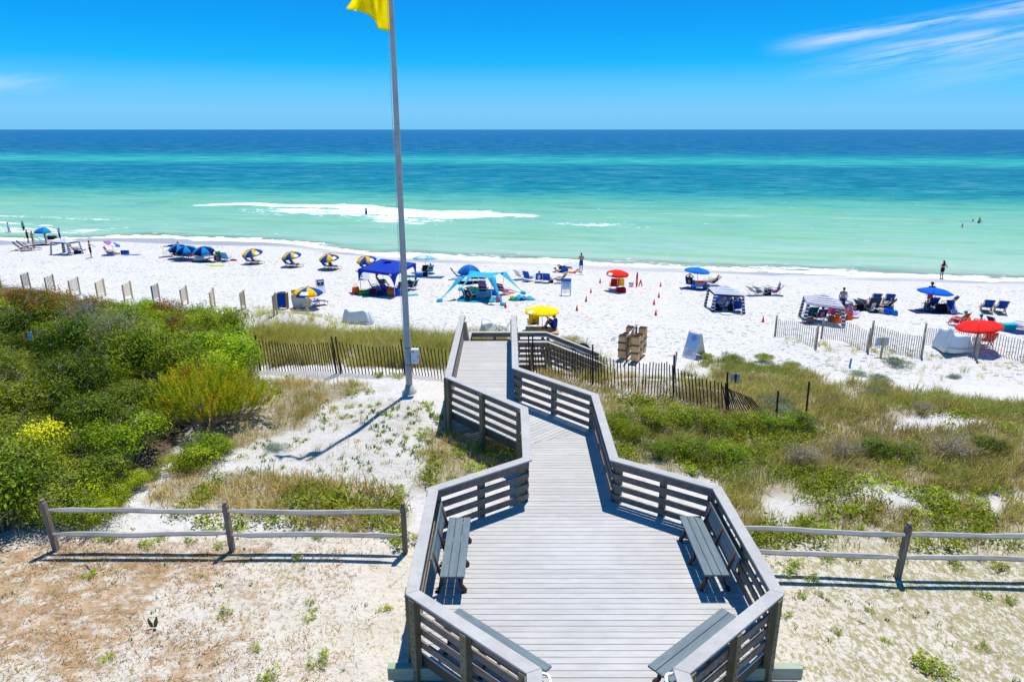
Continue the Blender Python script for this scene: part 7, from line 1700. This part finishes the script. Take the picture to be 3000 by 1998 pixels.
# blue umbrella on the right
umbrella((2743, 908), (2742, 845), 95, [lin(0, 105, 220)]*8, 'plain blue umbrella with chairs beneath at the right', sag=.22, val=.06, tilt=(.06, .0), logo=(R(-25), .12, 1, mat('pale_logo', lin(120, 205, 235), .5)))
person('person in red shorts and a purple shirt standing behind the blue umbrella', G(2720, 897), 0, 'stand', 'tan', [('shirt', C('purple_shirt', 95, 65, 130)), ('trunks', C('red_shorts', 240, 80, 70))], hat=('wide', S_BLACK), s=1.05)
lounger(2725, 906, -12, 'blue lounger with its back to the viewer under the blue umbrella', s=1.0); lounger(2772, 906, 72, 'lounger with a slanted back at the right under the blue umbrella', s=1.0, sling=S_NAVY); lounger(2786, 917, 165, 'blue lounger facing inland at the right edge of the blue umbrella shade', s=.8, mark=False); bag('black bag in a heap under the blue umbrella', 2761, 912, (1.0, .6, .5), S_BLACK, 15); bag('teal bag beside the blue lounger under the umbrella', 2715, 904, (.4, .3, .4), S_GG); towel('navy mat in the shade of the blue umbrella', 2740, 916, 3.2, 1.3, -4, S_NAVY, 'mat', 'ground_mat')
lounger(2888, 914, -24, 'empty blue lounger with its shadow at the far right, left of the pair'); lounger(2928, 917, -22, 'empty blue lounger with its shadow at the far right, right of the pair')
# red tilted umbrella, red chair, float sitters
umbrella((2879, 1018), (2868, 944), 122, [lin(250, 45, 40), lin(240, 40, 38)]*4, 'big red umbrella leaning to the left behind the slatted fence', sag=.22, val=.05, tilt=(-.17, .02))
lounger(2884, 1017, -14, 'red lounger behind the slatted fence under the tilted red umbrella', None, S_RED)
c = put(lowchair('red round-backed chair with a sitter above the white tarp', S_RED, None), 2809, 955, 25, 0, 1.15); onchair(c, 'person in a bright blue cap in the red chair above the white tarp', 'chair', 'fair', [('trunks', S_RED)], hat=('cap', S_TEAL)); bag('orange and yellow bag between the red chair and the red umbrella', 2828, 952, (.5, .4, .5), C('amber', 250, 170, 40), 10)
person('person with a blue cap showing over the tilted red umbrella', G(2870, 960), 0, 'ground', 'fair', [('shirt', S_WHITE)], hat=('cap', S_TEAL)); lounger(2910, 962, -70, 'blue lounger partly hidden behind the tilted red umbrella', None, S_NAVY, s=.8)
cooler('turquoise cooler right of the tilted red umbrella', 2949, 970, (.85, .5, .48), S_TEAL, S_TEAL, 2); towel('blue towel on the sand at the right edge behind the turquoise cooler', 2985, 978, 1.2, .8, 10, S_NAVY)
c = put(lowchair('blue and yellow chair at the right edge of the view', S_LB, None), 2990, 968, 40, 0, 1.1); towel('yellow towel over the chair at the right edge', 2996, 962, .6, .4, 0, S_YEL); bag('small purple toy beside the turquoise cooler', 2968, 963, (.25, .2, .3), S_PURP)
# people in and by the water
person('person with long dark hair in black shorts standing ankle deep, hands on hips', G(2757, 816), 8, 'hips', 'tan', [('skirt', S_BLACK), ('top', S_BLACK)], hair=('dark', 'long'), s=1.02, sink=.03)
def inwater(label, px, py, kind, deg, depth, skin, cl, hair): 
    g = onz(px, py, .12); person(label, Vector((g.x, g.y, .12-depth)), deg, kind, skin, cl, hair=hair, voxel=.016)
inwater('person standing thigh deep in the surf beside the breaking wave', 1073, 627, 'hips', 0, .55, 'tan', [('trunks', S_NAVY)], ('dark', 'short'))
inwater('person standing waist deep at the right, arms spread', 2868, 653, 'hips', 10, .92, 'tan', [('trunks', S_NAVY)], ('dark', 'short')); inwater('swimmer up to the shoulders beside the waist-deep person', 2849, 651, 'stand', -20, 1.25, 'fair', [('shorts', S_NAVY)], ('brown', 'short')); inwater('lone swimmer up to the neck nearer the shore at the right', 2819, 664, 'stand', 30, 1.32, 'fair', [('shorts', S_NAVY)], ('brown', 'short'))
# far left group
gL = 'people at the far left by the waterline'
person('person in a pale loose shirt walking at the waterline, farthest left', G(29, 689), -60, 'walk', 'tan', [('cover', C('pale_lilac', 190, 190, 215))], hair=('dark', 'short'), group=gL, voxel=.016)
person('person in a grey-green shirt and navy shorts standing at the waterline', G(72, 685), -25, 'stand', 'tan', [('shirt', S_GG), ('shorts', S_NAVY)], hair=('dark', 'short'), group=gL, voxel=.016, s=1.04)
person('person in a dark swimsuit and straw hat at the far left', G(84, 713), -40, 'reach', 'tan', [('swimsuit', S_DRED), ('shorts', S_BLACK)], hat=('wide', C('straw', 225, 190, 120)), group=gL, voxel=.016)
person('bare-backed person looking down at a phone beside the straw hat', G(98, 716), -90, 'phone', 'tan', [('briefs', S_ORANGE)], hair=('brown', 'short'), group=gL, voxel=.016, s=.93)
person('person in grey patterned clothes under the rainbow umbrella', G(136, 713), -30, 'stand', 'tan', [('shirt', S_GREY), ('trunks', S_GREY)], hair=('grey', 'short'), group=gL, voxel=.016, s=.98)
person('person in maroon shorts lifting a pale blue shirt overhead', G(178, 708), -60, 'hatup', 'tan', [('trunks', S_DRED), ('shirt', C('pale_blue_shirt', 150, 170, 220))], hair=('grey', 'short'), group=gL, voxel=.016)
umbrella((133, 716), (131, 666), 62, [lin(0, 150, 210), lin(10, 100, 200), lin(255, 215, 40), lin(245, 70, 40), lin(60, 190, 225), lin(20, 110, 200), lin(0, 160, 210), lin(245, 240, 235)], 'rainbow umbrella at the far left by the waterline', sag=.36, tilt=(.0, -.05))
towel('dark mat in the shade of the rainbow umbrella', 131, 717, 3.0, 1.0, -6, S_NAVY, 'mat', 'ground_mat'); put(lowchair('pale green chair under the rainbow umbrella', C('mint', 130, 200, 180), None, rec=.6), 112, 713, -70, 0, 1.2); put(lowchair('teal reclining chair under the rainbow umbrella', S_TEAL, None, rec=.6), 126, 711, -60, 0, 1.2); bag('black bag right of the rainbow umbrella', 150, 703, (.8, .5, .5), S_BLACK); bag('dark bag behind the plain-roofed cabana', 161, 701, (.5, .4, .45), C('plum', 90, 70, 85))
lounger(61, 734, -65, 'navy lounger at the far left, nearest the dune', 'dark loungers at the far left', S_NAVY, mark=False); lounger(72, 730, -66, 'tall dark lounger at the far left, middle of three', 'dark loungers at the far left', S_BLACK, mark=False); lounger(91, 735, -55, 'blue lounger at the far left, right one of three', 'dark loungers at the far left', S_BLUE)
c = put(lowchair('beige chair under the plain-roofed cabana', C('beige', 190, 180, 165), None), 221, 740, -62, 0, 1.25); onchair(c, 'tanned person reclining in the beige chair by the plain-roofed cabana', 'lounge', 'tan', [('trunks', S_GREY)], hair=('fair', 'short'), hat=('cap', C('straw', 225, 190, 120)), sink=.12); bag('dark blue bag beside the beige chair', 228, 744, (.7, .4, .35), S_NAVY)
person('bare-chested man in navy shorts pointing right, alone on the left sand', G(268, 755), -55, 'point', 'tan', [('trunks', S_NAVY)], hair=('brown', 'short'), s=1.02)
umbrella((333, 744), (329, 711), 46, [lin(40, 150, 220), lin(230, 90, 130), (.8, .8, .82), lin(30, 110, 200)]*2, 'small blue and pink umbrella tilted to the right, left beach', tilt=(.42, .10), sag=.16, val=.04)
c = put(lowchair('low blue chair under the small tilted umbrella', S_LB, None), 322, 749, -75, 0, 1.2); onchair(c, 'person lying back in the low blue chair with legs stretched right', 'lounge', 'tan', [('trunks', S_NAVY)], hair=('dark', 'short'), sink=.16)
cooler('dark blue cooler right of the small tilted umbrella', 367, 746, (.75, .45, .42), S_LB, S_NAVY, 0); towel('blue towel right of the dark blue cooler', 388, 747, 1.6, .6, 2, C('towel_blue', 110, 140, 200))
# three navy and light blue umbrellas
BB = [cL, cN]*4
for f, tp, wd, lb in (((525, 757), (519, 718), 56, 'left'), ((548, 763), (543, 722), 60, 'middle'), ((603, 766), (593, 724), 62, 'right')):
    umbrella(f, tp, wd, BB, f'navy and light blue umbrella, {lb} one of the clustered three', sag=.42, tilt=(-.04, -.18))
for px, py, sl_, lb in ((533, 758, S_BLUE, 'left'), (550, 759, S_BLUE, 'middle'), (620, 757, S_BLUE, 'right')): put(lowchair(f'blue-topped chair under the three navy umbrellas, {lb} one', sl_, 'chairs under the three navy umbrellas'), px, py, 0, 0, 1.35)
put(lowchair('white chair in the shade of the right navy umbrella', S_WHITE, None), 605, 759, 10, 0, 1.3); put(lowchair('cream high-backed chair left of the three navy umbrellas', C('cream', 225, 215, 200), None), 492, 752, -60, 0, 1.4)
c = put(lowchair('maroon chair left under the navy umbrellas', S_DRED, None), 521, 757, -20, 0, 1.15); onchair(c, 'person in pink sitting under the left navy umbrella', 'chair', 'tan', [('shirt', S_PINK)], hair=('brown', 'short'))
c = put(lowchair('low wooden chair right of the middle navy umbrella', S_TAN, None), 561, 758, 40, 0, 1.1); onchair(c, 'red-haired person sitting between the middle and right navy umbrellas', 'chair', 'fair', [('swimsuit', S_ORANGE)], hair=('brown', 'long'))
person('person lying prone on the wet sand behind the navy umbrellas', G(505, 723), -75, 'prone', 'tan', [('trunks', S_NAVY)], hair=('dark', 'short'), s=1.1)
cooler('white cooler between the navy umbrellas', 585, 764, (.8, .5, .45), M_WHITE, M_WHITE, 0); bag('pink bag left of the navy umbrellas', 507, 747, (.35, .3, .4), S_PINK); bag('magenta bag right of the navy umbrellas', 636, 763, (.55, .35, .5), C('magenta', 170, 40, 120)); c = put(lowchair('bright green chair with a dark-haired sitter', S_GREEN, None), 650, 764, -15, 0, 1.25); onchair(c, 'dark-haired person in the bright green chair', 'chair', 'tan', [('shirt', C('slate_blue', 70, 100, 130))], hair=('dark', 'short'))
put(lowchair('blue and pink chair right of the bright green one', S_SKYB, None), 664, 765, -10, 0, 1.15); towel('yellow-green float lying on the sand below the navy umbrellas', 630, 778, 1.7, .5, 0, S_LIME, 'float', 'float'); bag('small red toy right of the navy umbrellas', 684, 764, (.7, .3, .12), S_RED); bag('mint green tub left of the bright green chair', 642, 764, (.35, .3, .35), C('mint', 130, 200, 180)); bag('teal bag under the right navy umbrella', 589, 752, (.5, .3, .3), C('sea_green', 40, 150, 120))
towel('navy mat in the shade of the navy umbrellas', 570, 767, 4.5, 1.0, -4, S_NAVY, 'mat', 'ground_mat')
